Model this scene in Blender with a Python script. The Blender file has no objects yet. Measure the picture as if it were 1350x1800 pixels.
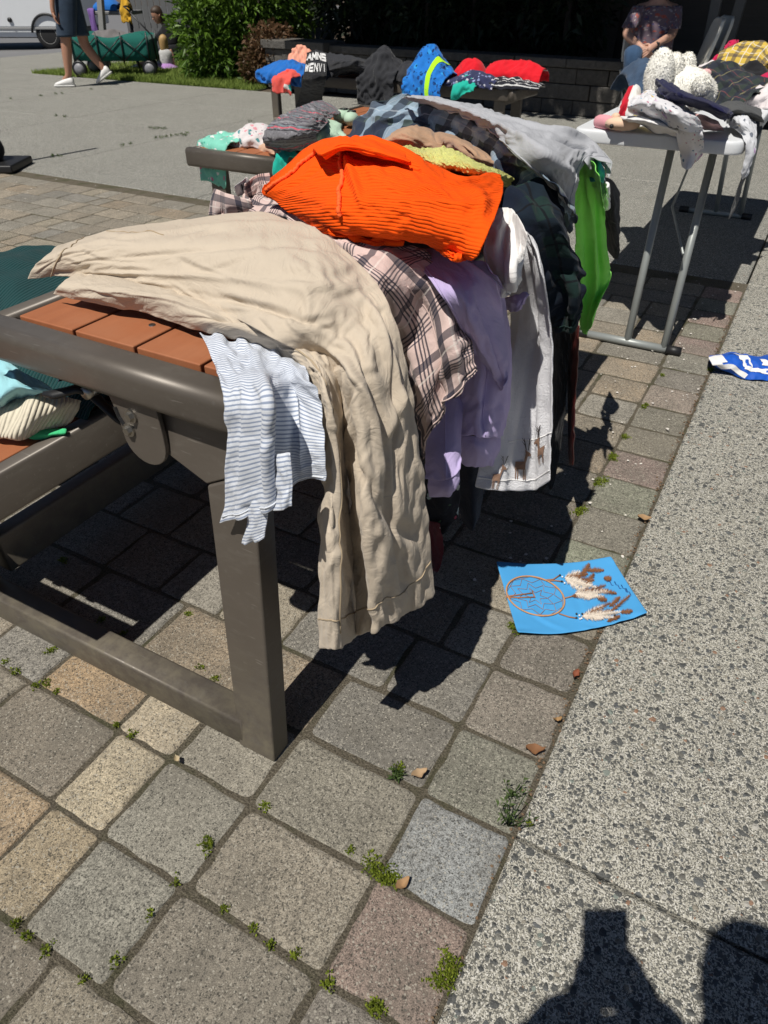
import bpy, bmesh, math, random
import numpy as np
from mathutils import Matrix, Vector

random.seed(7)
RNG = np.random.default_rng(7)
rad = math.radians
S = bpy.context.scene
COL = S.collection

# ------------------------------------------------------------------ camera
F_PX, TH, YA, CAM_H = 1250.0, rad(36.9), rad(29.0), 1.19      # in the photograph's 1350 x 1800 pixels
CF = np.array([-math.sin(YA) * math.cos(TH), math.cos(YA) * math.cos(TH), -math.sin(TH)])
CR = np.array([math.cos(YA), math.sin(YA), 0.0])
CU = np.cross(CR, CF)
CC = np.array([0.0, 0.0, CAM_H])
cd = bpy.data.cameras.new('camera')
cam = bpy.data.objects.new('camera', cd)
COL.objects.link(cam)
cam.matrix_world = Matrix(((CR[0], CU[0], -CF[0], CC[0]), (CR[1], CU[1], -CF[1], CC[1]), (CR[2], CU[2], -CF[2], CC[2]), (0, 0, 0, 1)))
cd.sensor_fit = 'VERTICAL'
cd.sensor_height = 36.0
cd.sensor_width = 27.0
cd.lens = 36.0 * F_PX / 1800.0
cd.clip_start = 0.01
cd.clip_end = 600
cd.dof.use_dof = True
cd.dof.focus_distance = 1.35
cd.dof.aperture_fstop = 12
S.camera = cam

# ------------------------------------------------------------------ sky and sun
KX, KY = 0.062, 0.525                                        # shadow shift per metre of height
sun_dir = np.array([-KX, -KY, 1.0]); sun_dir /= np.linalg.norm(sun_dir)
W = bpy.data.worlds.new('World'); S.world = W; W.use_nodes = True
wn = W.node_tree
sky = wn.nodes.new('ShaderNodeTexSky'); sky.sky_type = 'NISHITA'; sky.sun_disc = False; sky.air_density = 0.55; sky.dust_density = 0.15; sky.ozone_density = 1.0
sky.sun_elevation = math.asin(sun_dir[2]); sky.sun_rotation = math.atan2(sun_dir[0], sun_dir[1])
bg = wn.nodes['Background']; bg.inputs[1].default_value = 0.05
wn.links.new(sky.outputs[0], bg.inputs[0])
sl = bpy.data.lights.new('sun', 'SUN'); sl.energy = 5.0; sl.angle = rad(0.5); sl.color = (1.0, 0.955, 0.88)
so = bpy.data.objects.new('sun', sl); COL.objects.link(so)
so.rotation_euler = Vector(sun_dir).to_track_quat('Z', 'Y').to_euler()
S.view_settings.view_transform = 'Standard'; S.view_settings.look = 'None'
S.view_settings.exposure = -0.08; S.view_settings.gamma = 1.0
S.cycles.max_bounces = 6; S.cycles.diffuse_bounces = 3; S.cycles.glossy_bounces = 3
S.cycles.transparent_max_bounces = 6
S.cycles.use_denoising = True

# ------------------------------------------------------------------ points from the picture onto real planes
def _ray(px, py): return CF + CR * (px - 675) / F_PX - CU * (py - 900) / F_PX
def Pz(px, py, z=0.0): d = _ray(px, py); return CC + d * ((z - CAM_H) / d[2])
def Px(px, py, x): d = _ray(px, py); return CC + d * (x / d[0])
def Py(px, py, y): d = _ray(px, py); return CC + d * (y / d[1])
def pt(a):
    if len(a) == 3: return np.array(a, float)
    return {'z': Pz, 'x': Px, 'y': Py}[a[2]](a[0], a[1], a[3])

# ------------------------------------------------------------------ objects
def tag(o, label=None, cat=None, group=None, kind=None):
    if label: o['label'] = label
    if cat: o['category'] = cat
    if group: o['group'] = group
    if kind: o['kind'] = kind
    return o
def thing(name, label, cat, loc=(0, 0, 0), group=None):
    o = bpy.data.objects.new(name, None); COL.objects.link(o)
    o.location = loc; o.empty_display_size = 0.1
    return tag(o, label, cat, group)
def world_loc(o):
    if o.parent is None: return Vector(o.location)
    return Vector(o.location) + o.matrix_parent_inverse.translation + world_loc(o.parent)
def link(name, me, mats, parent=None, smooth=True, recentre=True):
    for m in (mats if isinstance(mats, (list, tuple)) else [mats]): me.materials.append(m)
    if smooth: me.polygons.foreach_set('use_smooth', [True] * len(me.polygons))
    o = bpy.data.objects.new(name, me); COL.objects.link(o)
    if parent is not None:
        o.parent = parent
        o.matrix_parent_inverse = Matrix.Translation(-Vector(world_loc(parent)))
    elif recentre and len(me.vertices):
        co = np.empty(len(me.vertices) * 3); me.vertices.foreach_get('co', co); co = co.reshape(-1, 3)
        c = np.array([(co[:, 0].min() + co[:, 0].max()) / 2, (co[:, 1].min() + co[:, 1].max()) / 2, co[:, 2].min()])
        co -= c; me.vertices.foreach_set('co', co.ravel()); o.location = c
    return o

class MB:
    """collects pieces of one mesh"""
    def __init__(s): s.v = []; s.f = []; s.mi = []; s.col = []
    def add(s, vs, fs, mi=0, col=None):
        n = len(s.v); s.v += [tuple(map(float, q)) for q in vs]
        for f in fs: s.f.append([n + i for i in f]); s.mi.append(mi); s.col.append(col)
        return s
    def box(s, c, d, rz=0.0, R=None, mi=0, col=None):
        hx, hy, hz = d[0] / 2, d[1] / 2, d[2] / 2
        vs = np.array([(x, y, z) for z in (-hz, hz) for x, y in ((-hx, -hy), (hx, -hy), (hx, hy), (-hx, hy))])
        if R is None:
            cz, sz = math.cos(rz), math.sin(rz); R = np.array([[cz, -sz, 0], [sz, cz, 0], [0, 0, 1]])
        vs = vs @ np.asarray(R).T + np.asarray(c, float)
        return s.add(vs, [(3, 2, 1, 0), (4, 5, 6, 7), (0, 1, 5, 4), (1, 2, 6, 5), (2, 3, 7, 6), (3, 0, 4, 7)], mi, col)
    def bar(s, a, b, w, h, up=(0, 0, 1), mi=0):
        a = np.asarray(a, float); b = np.asarray(b, float); d = b - a; L = np.linalg.norm(d); d /= L
        u = np.asarray(up, float); x = np.cross(d, u)
        if np.linalg.norm(x) < 1e-4: u = np.array([0, 1.0, 0]); x = np.cross(d, u)
        x /= np.linalg.norm(x); u = np.cross(x, d)
        return s.box((a + b) / 2, (w, L, h), R=np.column_stack([x, d, u]), mi=mi)
    def prism(s, pts, o, ex, ey, ez, mi=0):
        """polygon pts in the plane (o, ex, ey) pushed along ez"""
        o, ex, ey, ez = [np.asarray(q, float) for q in (o, ex, ey, ez)]
        n = len(pts); A = [o + ex * p[0] + ey * p[1] for p in pts]; B = [q + ez for q in A]
        fs = [tuple(range(n))[::-1], tuple(range(n, 2 * n))] + [(i, (i + 1) % n, n + (i + 1) % n, n + i) for i in range(n)]
        return s.add(A + B, fs, mi)
    def tube(s, pts, r, n=8, caps=True, mi=0, flat=1.0, up=None):
        P = np.array(pts, float); m = len(P); r = np.broadcast_to(np.asarray(r, float), (m,))
        T = np.gradient(P, axis=0); T /= np.linalg.norm(T, axis=1)[:, None] + 1e-12
        ref = np.array(up if up is not None else ((0, 0, 1.0) if abs(T[0][2]) < .9 else (1.0, 0, 0)))
        vs = []
        for i in range(m):
            x = np.cross(T[i], ref); x /= np.linalg.norm(x) + 1e-12; y = np.cross(x, T[i]); ref = y
            for k in range(n):
                a = 2 * math.pi * k / n; vs.append(P[i] + r[i] * (x * math.cos(a) + y * flat * math.sin(a)))
        fs = [(i * n + k, i * n + (k + 1) % n, (i + 1) * n + (k + 1) % n, (i + 1) * n + k) for i in range(m - 1) for k in range(n)]
        if caps: fs += [tuple(range(n))[::-1], tuple(range((m - 1) * n, m * n))]
        return s.add(vs, fs, mi)
    def loft(s, rings, n=16, caps=True, mi=0):
        """rings: (centre, ax, ay) with ax, ay the half-axis vectors"""
        vs = []
        for c, ax, ay in rings:
            c, ax, ay = [np.asarray(q, float) for q in (c, ax, ay)]
            for k in range(n):
                a = 2 * math.pi * k / n; vs.append(c + ax * math.cos(a) + ay * math.sin(a))
        m = len(rings)
        fs = [(i * n + k, i * n + (k + 1) % n, (i + 1) * n + (k + 1) % n, (i + 1) * n + k) for i in range(m - 1) for k in range(n)]
        if caps: fs += [tuple(range(n))[::-1], tuple(range((m - 1) * n, m * n))]
        return s.add(vs, fs, mi)
    def ball(s, c, r, nu=14, nv=9, mi=0, jit=0.0, R=None):
        c = np.asarray(c, float); r = np.broadcast_to(np.asarray(r, float), (3,)); vs = []
        for j in range(nv + 1):
            t = math.pi * j / nv
            for i in range(nu):
                p = 2 * math.pi * i / nu
                q = np.array([math.sin(t) * math.cos(p), math.sin(t) * math.sin(p), math.cos(t)]) * r * (1 + jit * (random.random() - .5))
                vs.append(c + (np.asarray(R) @ q if R is not None else q))
        fs = [(j * nu + i, (j + 1) * nu + i, (j + 1) * nu + (i + 1) % nu, j * nu + (i + 1) % nu) for j in range(nv) for i in range(nu)]
        return s.add(vs, fs, mi)
    def mesh(s, name):
        me = bpy.data.meshes.new(name); me.from_pydata(s.v, [], s.f); me.update()
        if any(s.mi): me.polygons.foreach_set('material_index', s.mi)
        if any(c is not None for c in s.col):
            ca = me.color_attributes.new('tone', 'FLOAT_COLOR', 'CORNER'); buf = []
            for f, c in zip(s.f, s.col): buf += list(c if c is not None else (1, 1, 1, 1)) * len(f)
            ca.data.foreach_set('color', buf)
        return me
    def build(s, name, mats, parent=None, smooth=False, bevel=0.0, seg=2, recentre=True, sub=0):
        o = link(name, s.mesh(name), mats, parent, smooth, recentre)
        if bevel:
            b = o.modifiers.new('bevel', 'BEVEL'); b.width = bevel; b.segments = seg; b.limit_method = 'ANGLE'; b.angle_limit = rad(40)
            o.data.polygons.foreach_set('use_smooth', [True] * len(o.data.polygons))
            wn_ = o.modifiers.new('wn', 'WEIGHTED_NORMAL'); wn_.keep_sharp = False
        if sub:
            m = o.modifiers.new('sub', 'SUBSURF'); m.levels = m.render_levels = sub
        return o

# ------------------------------------------------------------------ shader helper
class NT:
    def __init__(s, name):
        s.m = bpy.data.materials.new(name); s.m.use_nodes = True; s.t = s.m.node_tree; s.n = s.t.nodes
        s.b = s.n['Principled BSDF']
    def node(s, typ, **kw):
        n = s.n.new(typ)
        for k, v in kw.items(): setattr(n, k, v)
        return n
    def put(s, sock, v):
        if v is None: return
        if isinstance(v, bpy.types.NodeSocket): s.t.links.new(v, sock)
        elif isinstance(v, (tuple, list)) and len(v) == 3 and sock.type == 'RGBA': sock.default_value = (*v, 1)
        else: sock.default_value = v
    def math(s, op, a, b=None, c=None, clamp=False):
        n = s.node('ShaderNodeMath', operation=op, use_clamp=clamp)
        for i, q in enumerate((a, b, c)):
            if q is not None: s.put(n.inputs[i], q)
        return n.outputs[0]
    def mix(s, f, a, b, mode='MIX'):
        n = s.node('ShaderNodeMix', data_type='RGBA', blend_type=mode)
        s.put(n.inputs[0], f); s.put(n.inputs[6], a); s.put(n.inputs[7], b); return n.outputs[2]
    def geo(s): return s.node('ShaderNodeTexCoord').outputs['Object']
    def pos(s): return s.node('ShaderNodeNewGeometry').outputs['Position']
    def uv(s):
        u = s.node('ShaderNodeUVMap'); return u.outputs[0]
    def sep(s, v):
        n = s.node('ShaderNodeSeparateXYZ'); s.put(n.inputs[0], v); return n.outputs
    def mapping(s, v, scale=(1, 1, 1), rot=(0, 0, 0)):
        n = s.node('ShaderNodeMapping'); s.put(n.inputs[0], v); n.inputs['Scale'].default_value = scale; n.inputs['Rotation'].default_value = rot
        return n.outputs[0]
    def noise(s, v, scale, detail=3, rough=.55, out=0, dist=0.0):
        n = s.node('ShaderNodeTexNoise'); s.put(n.inputs['Vector'], v); n.inputs['Scale'].default_value = scale
        n.inputs['Detail'].default_value = detail; n.inputs['Roughness'].default_value = rough; n.inputs['Distortion'].default_value = dist
        return n.outputs[out]
    def vor(s, v, scale, feature='F1', rnd=1.0):
        n = s.node('ShaderNodeTexVoronoi', feature=feature); s.put(n.inputs['Vector'], v); n.inputs['Scale'].default_value = scale
        n.inputs['Randomness'].default_value = rnd; return n.outputs
    def ramp(s, f, stops, interp='LINEAR'):
        n = s.node('ShaderNodeValToRGB'); s.put(n.inputs[0], f); cr = n.color_ramp; cr.interpolation = interp
        while len(cr.elements) < len(stops): cr.elements.new(0.5)
        for e, (p, c) in zip(cr.elements, stops):
            e.position = p; e.color = (c, c, c, 1) if isinstance(c, (int, float)) else (*c, 1)
        return n.outputs[0]
    def bump(s, h, strength=.5, dist=.002, normal=None):
        n = s.node('ShaderNodeBump'); s.put(n.inputs['Height'], h); n.inputs['Strength'].default_value = strength; n.inputs['Distance'].default_value = dist
        if normal is not None: s.put(n.inputs['Normal'], normal)
        s.t.links.new(n.outputs[0], s.b.inputs['Normal']); return n.outputs[0]
    def done(s, col=None, rough=None, metal=None, sheen=None, spec=None):
        s.put(s.b.inputs['Base Color'], col); s.put(s.b.inputs['Roughness'], rough); s.put(s.b.inputs['Metallic'], metal)
        if sheen is not None: s.b.inputs['Sheen Weight'].default_value = sheen; s.b.inputs['Sheen Roughness'].default_value = .5
        if spec is not None: s.b.inputs['Specular IOR Level'].default_value = spec
        return s.m

def plain(name, col, rough=.5, metal=0.0, var=.12, scale=30, bump=0.0, bscale=200, spec=.5):
    t = NT(name); g = t.geo(); n = t.noise(g, scale, 4)
    c = t.mix(t.math('MULTIPLY', n, 1.0), tuple(x * (1 - var) for x in col), tuple(min(1, x * (1 + var)) for x in col))
    if bump: t.bump(t.noise(g, bscale, 3), bump, .001)
    return t.done(c, rough, metal, spec=spec)

# ================================================================== ground
def aggregate_material(name, light=(.45, .43, .365), peb=1.0):
    t = NT(name); p = t.pos()
    warp = t.noise(p, 60, 2, out=1)
    pw = t.mix(0.010, p, warp, 'ADD')
    # broad stains, then fine matrix speckle
    big = t.noise(p, 2.2, 5)
    base = t.mix(t.ramp(big, [(.35, 0.0), (.7, 1.0)]), tuple(c * .86 for c in light), tuple(c * 1.06 for c in light))
    f = t.vor(p, 520); fr = t.sep(f['Color'])
    col = t.mix(t.ramp(fr[0], [(0, 0), (.46, 0), (.50, .85), (1, .85)]), base, (.09, .09, .082))
    col = t.mix(t.ramp(fr[1], [(0, 0), (.84, 0), (.86, 1)]), col, (.62, .60, .54))
    # middle pebbles, big pebbles
    hs = []
    for sc, lo, hi, cut in ((170, .28, .46, .48), (78, .24, .48, .50), (42, .20, .42, .55)):
        v = t.vor(pw, sc); c = t.sep(v['Color'])
        size = t.math('MULTIPLY_ADD', c[2], hi - lo, lo)
        ins = t.math('MULTIPLY', t.math('LESS_THAN', v['Distance'], size), t.math('GREATER_THAN', c[0], cut))
        pc = t.ramp(c[1], [(0, (.035, .04, .045)), (.34, (.06, .064, .066)), (.54, (.11, .105, .092)), (.62, (.20, .195, .17)), (.70, (.075, .085, .095)),
                           (.84, (.30, .27, .215)), (.91, (.52, .50, .45)), (.955, (.30, .15, .08)), (.975, (.21, .25, .22))], 'CONSTANT')
        pc = t.mix(t.noise(p, 900, 2), t.mix(.35, pc, (0, 0, 0)), t.mix(.15, pc, (.6, .6, .55)))
        col = t.mix(t.math('MULTIPLY', ins, .92 * peb), col, pc)
        hs.append(t.math('MULTIPLY', ins, t.math('SUBTRACT', size, v['Distance'])))
    h = t.math('ADD', t.math('ADD', hs[0], t.math('MULTIPLY', hs[1], 1.6)), t.math('MULTIPLY', hs[2], 2.4))
    h = t.math('ADD', h, t.math('MULTIPLY', t.noise(p, 500, 3), .45))
    t.bump(h, .95, .005)
    return t.done(col, .82, spec=.3)

def paver_material():
    t = NT('weathered paver'); p = t.pos()
    a = t.node('ShaderNodeAttribute', attribute_name='tone').outputs['Color']
    n1 = t.noise(p, 460, 5, .75); n2 = t.noise(p, 120, 4, .65); n3 = t.noise(p, 9, 4)
    f = t.math('ADD', t.math('MULTIPLY', n1, .75), t.math('MULTIPLY', n2, .35))
    k = t.ramp(f, [(.40, .34), (.49, .80), (.56, 1.45), (.66, 2.3)])
    col = t.mix(1.0, a, k, 'MULTIPLY')
    col = t.mix(t.math('MULTIPLY', t.ramp(n3, [(.42, 0), (.68, 1)]), .45), col, (.125, .115, .095))
    n4 = t.noise(p, 3.2, 4, .65); col = t.mix(t.math('MULTIPLY', t.ramp(n4, [(.45, 0), (.62, 1)]), .35), col, (.22, .20, .165))
    v = t.vor(p, 380); c = t.sep(v['Color'])
    col = t.mix(t.ramp(c[0], [(0, 0), (.93, 0), (.94, .7)]), col, (.46, .43, .36))
    col = t.mix(t.ramp(c[1], [(0, 0), (.90, 0), (.91, .7)]), col, (.05, .048, .042))
    t.bump(t.math('ADD', t.math('MULTIPLY', n1, 1.2), t.math('MULTIPLY', n2, 1.0)), .75, .0035)
    return t.done(col, .9, spec=.25)

def sand_material():
    t = NT('joint sand'); p = t.pos(); n = t.noise(p, 240, 5, .7); n2 = t.noise(p, 9, 3); n = t.ramp(n, [(.35, 0), (.65, 1)])
    c = t.mix(n, (.075, .064, .047), (.27, .235, .175))
    c = t.mix(t.math('MULTIPLY', t.ramp(n2, [(.5, 0), (.66, 1)]), .45), c, (.06, .075, .02))
    t.bump(n, .9, .005)
    return t.done(c, .95, spec=.2)

M_AGG = aggregate_material('exposed aggregate concrete')
M_PLAZA = aggregate_material('worn plaza concrete', (.315, .31, .275), .6)
M_PAV = paver_material(); M_SAND = sand_material()
def soil_mat():
    t = NT('bark soil'); p = t.pos(); n = t.noise(p, 40, 6, .7)
    t.bump(n, 1.0, .03)
    return t.done(t.mix(n, (.03, .022, .015), (.19, .14, .095)), .95)
M_SOIL = soil_mat()
def asphalt_mat():
    t = NT('asphalt'); p = t.pos(); n = t.noise(p, 120, 4, .7); n2 = t.noise(p, .6, 3)
    c = t.mix(n, (.10, .10, .105), (.23, .23, .235)); c = t.mix(t.math('MULTIPLY', n2, .4), c, (.13, .13, .135))
    t.bump(n, .4, .004); return t.done(c, .85)
M_ASPH = asphalt_mat()

def sheet(name, poly, z, mat):
    me = bpy.data.meshes.new(name); me.from_pydata([(x, y, z if not callable(z) else z(x, y)) for x, y in poly], [], [tuple(range(len(poly)))]); me.update()
    return tag(link(name, me, mat, smooth=False, recentre=False), kind='structure')

sheet('ground', [(-250, -120), (250, -120), (250, 300), (-250, 300)], -1.2, M_SOIL)
# the road beyond the plaza falls away to the left
rd = MB(); xs = [-13.9, -16, -19, -60]; zs = [-0.05, -0.16, -0.34, -0.9]
for a in range(3):
    rd.add([(xs[a], -6, zs[a]), (xs[a], 60, zs[a]), (xs[a + 1], 60, zs[a + 1]), (xs[a + 1], -6, zs[a + 1])], [(0, 3, 2, 1)])
tag(rd.build('road', M_ASPH, recentre=False), kind='structure')

def slabs(name, cells, z, mat, gap=.007):
    """concrete cast in panels: each panel a bevelled top, all one surface"""
    m = MB()
    for x0, x1, y0, y1 in cells:
        g = gap / 2; b = .006
        x0 += g; x1 -= g; y0 += g; y1 -= g
        o = [(x0, y0), (x1, y0), (x1, y1), (x0, y1)]; i = [(x0 + b, y0 + b), (x1 - b, y0 + b), (x1 - b, y1 - b), (x0 + b, y1 - b)]
        vs = [(*q, z - .06) for q in o] + [(*q, z - b * .8) for q in o] + [(*q, z) for q in i]
        fs = [(8, 9, 10, 11)] + [(k, (k + 1) % 4, 4 + (k + 1) % 4, 4 + k) for k in range(4)] + [(4 + k, 4 + (k + 1) % 4, 8 + (k + 1) % 4, 8 + k) for k in range(4)]
        m.add(vs, fs)
    return tag(m.build(name, mat, recentre=False), kind='structure')
XE = -0.118                                                   # edge between pavers and the concrete walk
ys_ = [-3.5, -.96, .68, 2.32, 3.86, 5.36, 6.86, 8.36]
slabs('walk', [(XE, 1.45, a, b) for a, b in zip(ys_[:-1], ys_[1:])] + [(1.45, 3.0, a, b) for a, b in zip(ys_[:-1], ys_[1:])] + [(3.0, 8.0, a, b) for a, b in zip(ys_[:-1], ys_[1:])], 0.0, M_AGG)
px_ = [-13.9, -12.1, -10.4, -8.72, -7.05, -5.35, -3.6, -1.86, XE - .0]
cells = []
for a, b in zip(px_[:-1], px_[1:]):
    for c, d in ((3.86, 5.86), (5.86, 7.3), (7.3, 8.66)): cells.append((a, b, c, d))
for a, b in ((-13.9, -12.1), (-12.1, -10.4)): cells += [(a, b, 8.66, 10.6), (a, b, 10.6, 12.4)]
for a, b in ((-13.9, -12.1), (-12.1, -10.4), (-10.4, -8.72), (-8.72, -7.05)): cells += [(a, b, 1.8, 3.86), (a, b, -.2, 1.8), (a, b, -2.2, -.2)]
slabs('plaza', cells, 0.0, M_PLAZA, .010)
sheet('paver_bed', [(-7.05, -2.2), (XE + .004, -2.2), (XE + .004, 3.87), (-7.05, 3.87)], -0.0038, M_SAND)
sheet('planting_bed', [(-14, 8.6), (8, 8.6), (8, 30), (-14, 30)], -0.02, M_SOIL)

def pavers():
    m = MB(); R = random.Random(3); H = .1705; u = .128
    tones = [(.20, .178, .142), (.22, .19, .148), (.185, .17, .142), (.235, .19, .138), (.245, .215, .165), (.175, .165, .145), (.21, .195, .165), (.19, .166, .132)]
    def one(x0, x1, y0, y1, tone=None):
        g = .0018 + R.uniform(0, .0014); c = tone or R.choice(tones); k = R.uniform(.88, 1.12); c = tuple(q * k for q in c) + (1,)
        z = R.uniform(-.0022, .0022); tx = R.uniform(-.008, .008); ty = R.uniform(-.008, .008); cx, cy = (x0 + x1) / 2, (y0 + y1) / 2
        rings = []; wob = [max(-.0012, R.gauss(.0004, .0016)) for _ in range(12)]
        for ins, dz, rr in ((0, -.03, .007), (0, -.006, .008), (.0026, -.0028, .011), (.007, -.0008, .015), (.014, 0, .018)):
            ring = []
            for (px, py, sx, sy) in ((x0, y0, 1, 1), (x1, y0, -1, 1), (x1, y1, -1, -1), (x0, y1, 1, -1)):
                px += sx * (g + ins); py += sy * (g + ins)
                a = [(px, py + sy * rr), (px + sx * rr * .3, py + sy * rr * .3), (px + sx * rr, py)]
                if sx * sy < 0: a = a[::-1]
                ring += a
            full = []
            for q in range(12):                                  # worn edges: points along each side wander a little
                full.append(ring[q])
                if q % 3 == 2:
                    for k_, t_ in enumerate((.25, .5, .75)):
                        s_ = (q // 3) * 3 + k_; w_ = wob[s_] * (1 if ins < .012 else .35); e0, e1 = ring[q], ring[(q + 1) % 12]; x_, y_ = e0[0] + (e1[0] - e0[0]) * t_, e0[1] + (e1[1] - e0[1]) * t_
                        dx_, dy_ = cx - x_, cy - y_; h_ = math.hypot(dx_, dy_); full.append((x_ + dx_ / h_ * w_, y_ + dy_ / h_ * w_))
            jit = .0012 if ins < .01 else 0
            rings.append([(x + R.uniform(-jit, jit), y + R.uniform(-jit, jit), z + dz + tx * (x - cx) + ty * (y - cy)) for x, y in full])
        vs = sum(rings, []); n = 24
        fs = [tuple(range(4 * n, 5 * n))] + [(r * n + i, r * n + (i + 1) % n, (r + 1) * n + (i + 1) % n, (r + 1) * n + i) for r in range(4) for i in range(n)]
        m.add(vs, fs, 0, c)
    grey = (.20, .205, .20); tan = (.33, .265, .185); pale = (.34, .315, .255)
    fixed = {0: ([-1.137, -.876, -.748, -.556, -.292], [None, None, (.31, .265, .19), (.225, .213, .178), (.20, .178, .142)]),
             1: ([-1.12, -.89, -.745, -.556, -.292], [None, (.31, .225, .14), (.36, .305, .22), (.265, .245, .20), (.20, .185, .15)]),
             -1: ([-1.10, -.865, -.742, -.565, -.292], [None, (.29, .22, .145), (.31, .255, .175), (.215, .205, .172), (.19, .17, .138)])}
    y0r = .332
    for r in range(-15, 21):
        ya, yb = y0r + r * H, y0r + (r + 1) * H
        if yb > 3.90: break
        yb = min(yb, 3.86)
        x = -.292; tonesr = []
        if r in fixed:
            js, tn = fixed[r]
            for a, b, c in zip(js[:-1], js[1:], tn[1:]): one(a, b, ya, yb, c)
            x = js[0]
        while x > -7.0:
            w = R.choice((u, 1.42 * u, 1.42 * u, 2.05 * u, 2.05 * u)); one(max(-7.04, x - w), x, ya, yb); x -= w
        one(-.292, XE, ya, yb, (.205, .21, .205) if r == 1 else (.185 + R.uniform(-.02, .03), .168 + R.uniform(-.015, .015), .135))
    return tag(m.build('paving', M_PAV, recentre=False), kind='structure')
pavers()

# ================================================================== main table
M_BRONZE = None
def bronze():
    t = NT('dark bronze powder coat'); g = t.pos(); n = t.noise(g, 14, 5); f = t.noise(g, 900, 2)
    c = t.mix(n, (.098, .083, .068), (.135, .116, .097))
    z = t.sep(g)[2]                                          # dust and algae near the ground
    lowdirt = t.math('MULTIPLY', t.math('SUBTRACT', 1.0, t.math('MULTIPLY', z, 3.6), clamp=True), t.ramp(t.noise(g, 26, 6, .7), [(.38, 0), (.66, 1)]))
    c = t.mix(t.math('MULTIPLY', lowdirt, .8), c, (.20, .175, .12))
    sm = t.noise(t.mapping(g, (3, 3, 9)), 7, 6, .7); c = t.mix(t.math('MULTIPLY', t.ramp(sm, [(.52, 0), (.72, 1)]), .3), c, (.19, .175, .15))
    sc = t.noise(t.mapping(g, (9, 160, 60), (0, 0, .5)), 1.6, 2); c = t.mix(t.ramp(sc, [(.70, 0), (.73, .4)]), c, (.26, .24, .21))
    c = t.mix(t.ramp(t.vor(g, 38)['Distance'], [(.0, .5), (.10, .35), (.13, 0)]), c, (.15, .14, .12))
    t.bump(f, .12, .0006)
    r = t.math('ADD', .44, t.math('MULTIPLY', lowdirt, .4))
    return t.done(c, r, .25, spec=.5)
M_BRONZE = bronze()
def slat_mat():
    t = NT('russet composite slat'); g = t.pos(); n = t.noise(t.mapping(g, (60, 4, 60)), 1.5, 5); f = t.noise(g, 700, 3); b = t.noise(g, 9, 4)
    c = t.mix(n, (.29, .098, .042), (.37, .135, .058)); c = t.mix(t.math('MULTIPLY', t.ramp(b, [(.5, 0), (.75, 1)]), .25), c, (.42, .20, .11))
    t.bump(f, .35, .0008); return t.done(c, .62, spec=.35)
M_SLAT = slat_mat()
M_STEEL = plain('dull screw steel', (.42, .40, .36), .38, 1.0)
M_BLACK = plain('black plastic', (.012, .012, .013), .5)

def rounded_bar(mb, a, b, w, h, r, seg=5, up=(0, 0, 1)):
    """a bar from a to b with a rounded-rectangle section, w across, h up"""
    a = np.asarray(a, float); b = np.asarray(b, float); d = (b - a) / np.linalg.norm(b - a); u = np.asarray(up, float)
    x = np.cross(d, u); x /= np.linalg.norm(x); u = np.cross(x, d); prof = []
    for cx, cy, a0 in ((w / 2 - r, h / 2 - r, 0), (-w / 2 + r, h / 2 - r, 90), (-w / 2 + r, -h / 2 + r, 180), (w / 2 - r, -h / 2 + r, 270)):
        for k in range(seg + 1):
            q = rad(a0 + 90 * k / seg); prof.append((cx + r * math.cos(q), cy + r * math.sin(q)))
    n = len(prof); A = [a + x * p + u * q for p, q in prof]; B = [b + x * p + u * q for p, q in prof]
    fs = [tuple(range(n))[::-1], tuple(range(n, 2 * n))] + [(i, (i + 1) % n, n + (i + 1) % n, n + i) for i in range(n)]
    return mb.add(A + B, fs)

TZ = .74; TX0, TX1 = -1.135, -.548; TY0, TY1 = .645, 2.30
tb = thing('picnic_table', 'dark metal bench table with russet slats under the big heap of clothes', 'table', (-.85, 1.45, 0))
fr = MB()
rounded_bar(fr, (TX0 - .01, TY0 + .032, TZ - .031), (TX1 + .012, TY0 + .022, TZ - .031), .062, .064, .018, 6)
rounded_bar(fr, (TX0 - .01, TY1, TZ - .033), (TX1 + .012, TY1, TZ - .033), .064, .070, .024, 6)
for x in (TX0 + .016, TX1 - .008): rounded_bar(fr, (x, TY0 + .05, TZ - .034), (x, TY1 - .02, TZ - .034), .036, .070, .008, 3)
for y in (1.1, 1.75): fr.box(((TX0 + TX1) / 2, y, TZ - .06), (TX1 - TX0 - .06, .05, .03))
for x in (-.9685, -.8345, -.7015): fr.box((x, (TY0 + TY1) / 2, TZ - .0415), (.030, TY1 - TY0 - .09, .012))  # strips added under the slat gaps to keep sunlight from falling through
fr.build('table_frame', M_BRONZE, tb, smooth=True)
for i, (a, b) in enumerate(((-1.098, -.972), (-.965, -.838), (-.831, -.705), (-.698, -.572))):
    mb = MB(); mb.box(((a + b) / 2, (TY0 + .066 + TY1 - .035) / 2, TZ - .0175), (b - a, TY1 - TY0 - .105, .027)); sl_ = mb.build('slat', M_SLAT, tb, bevel=.0025)
    for y in ((.79, 1.1, 1.75, 2.2) if i == 1 else (1.1, 1.75, 2.2)):
        s_ = MB(); s_.loft([((( a + b) / 2 + (.03 if i % 2 else .0), y, TZ - .006), (.007, 0, 0), (0, .007, 0)), (((a + b) / 2 + (.03 if i % 2 else 0), y, TZ - .0025), (.0055, 0, 0), (0, .0055, 0))], 10)
        s_.build('screw', M_STEEL, sl_)
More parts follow.
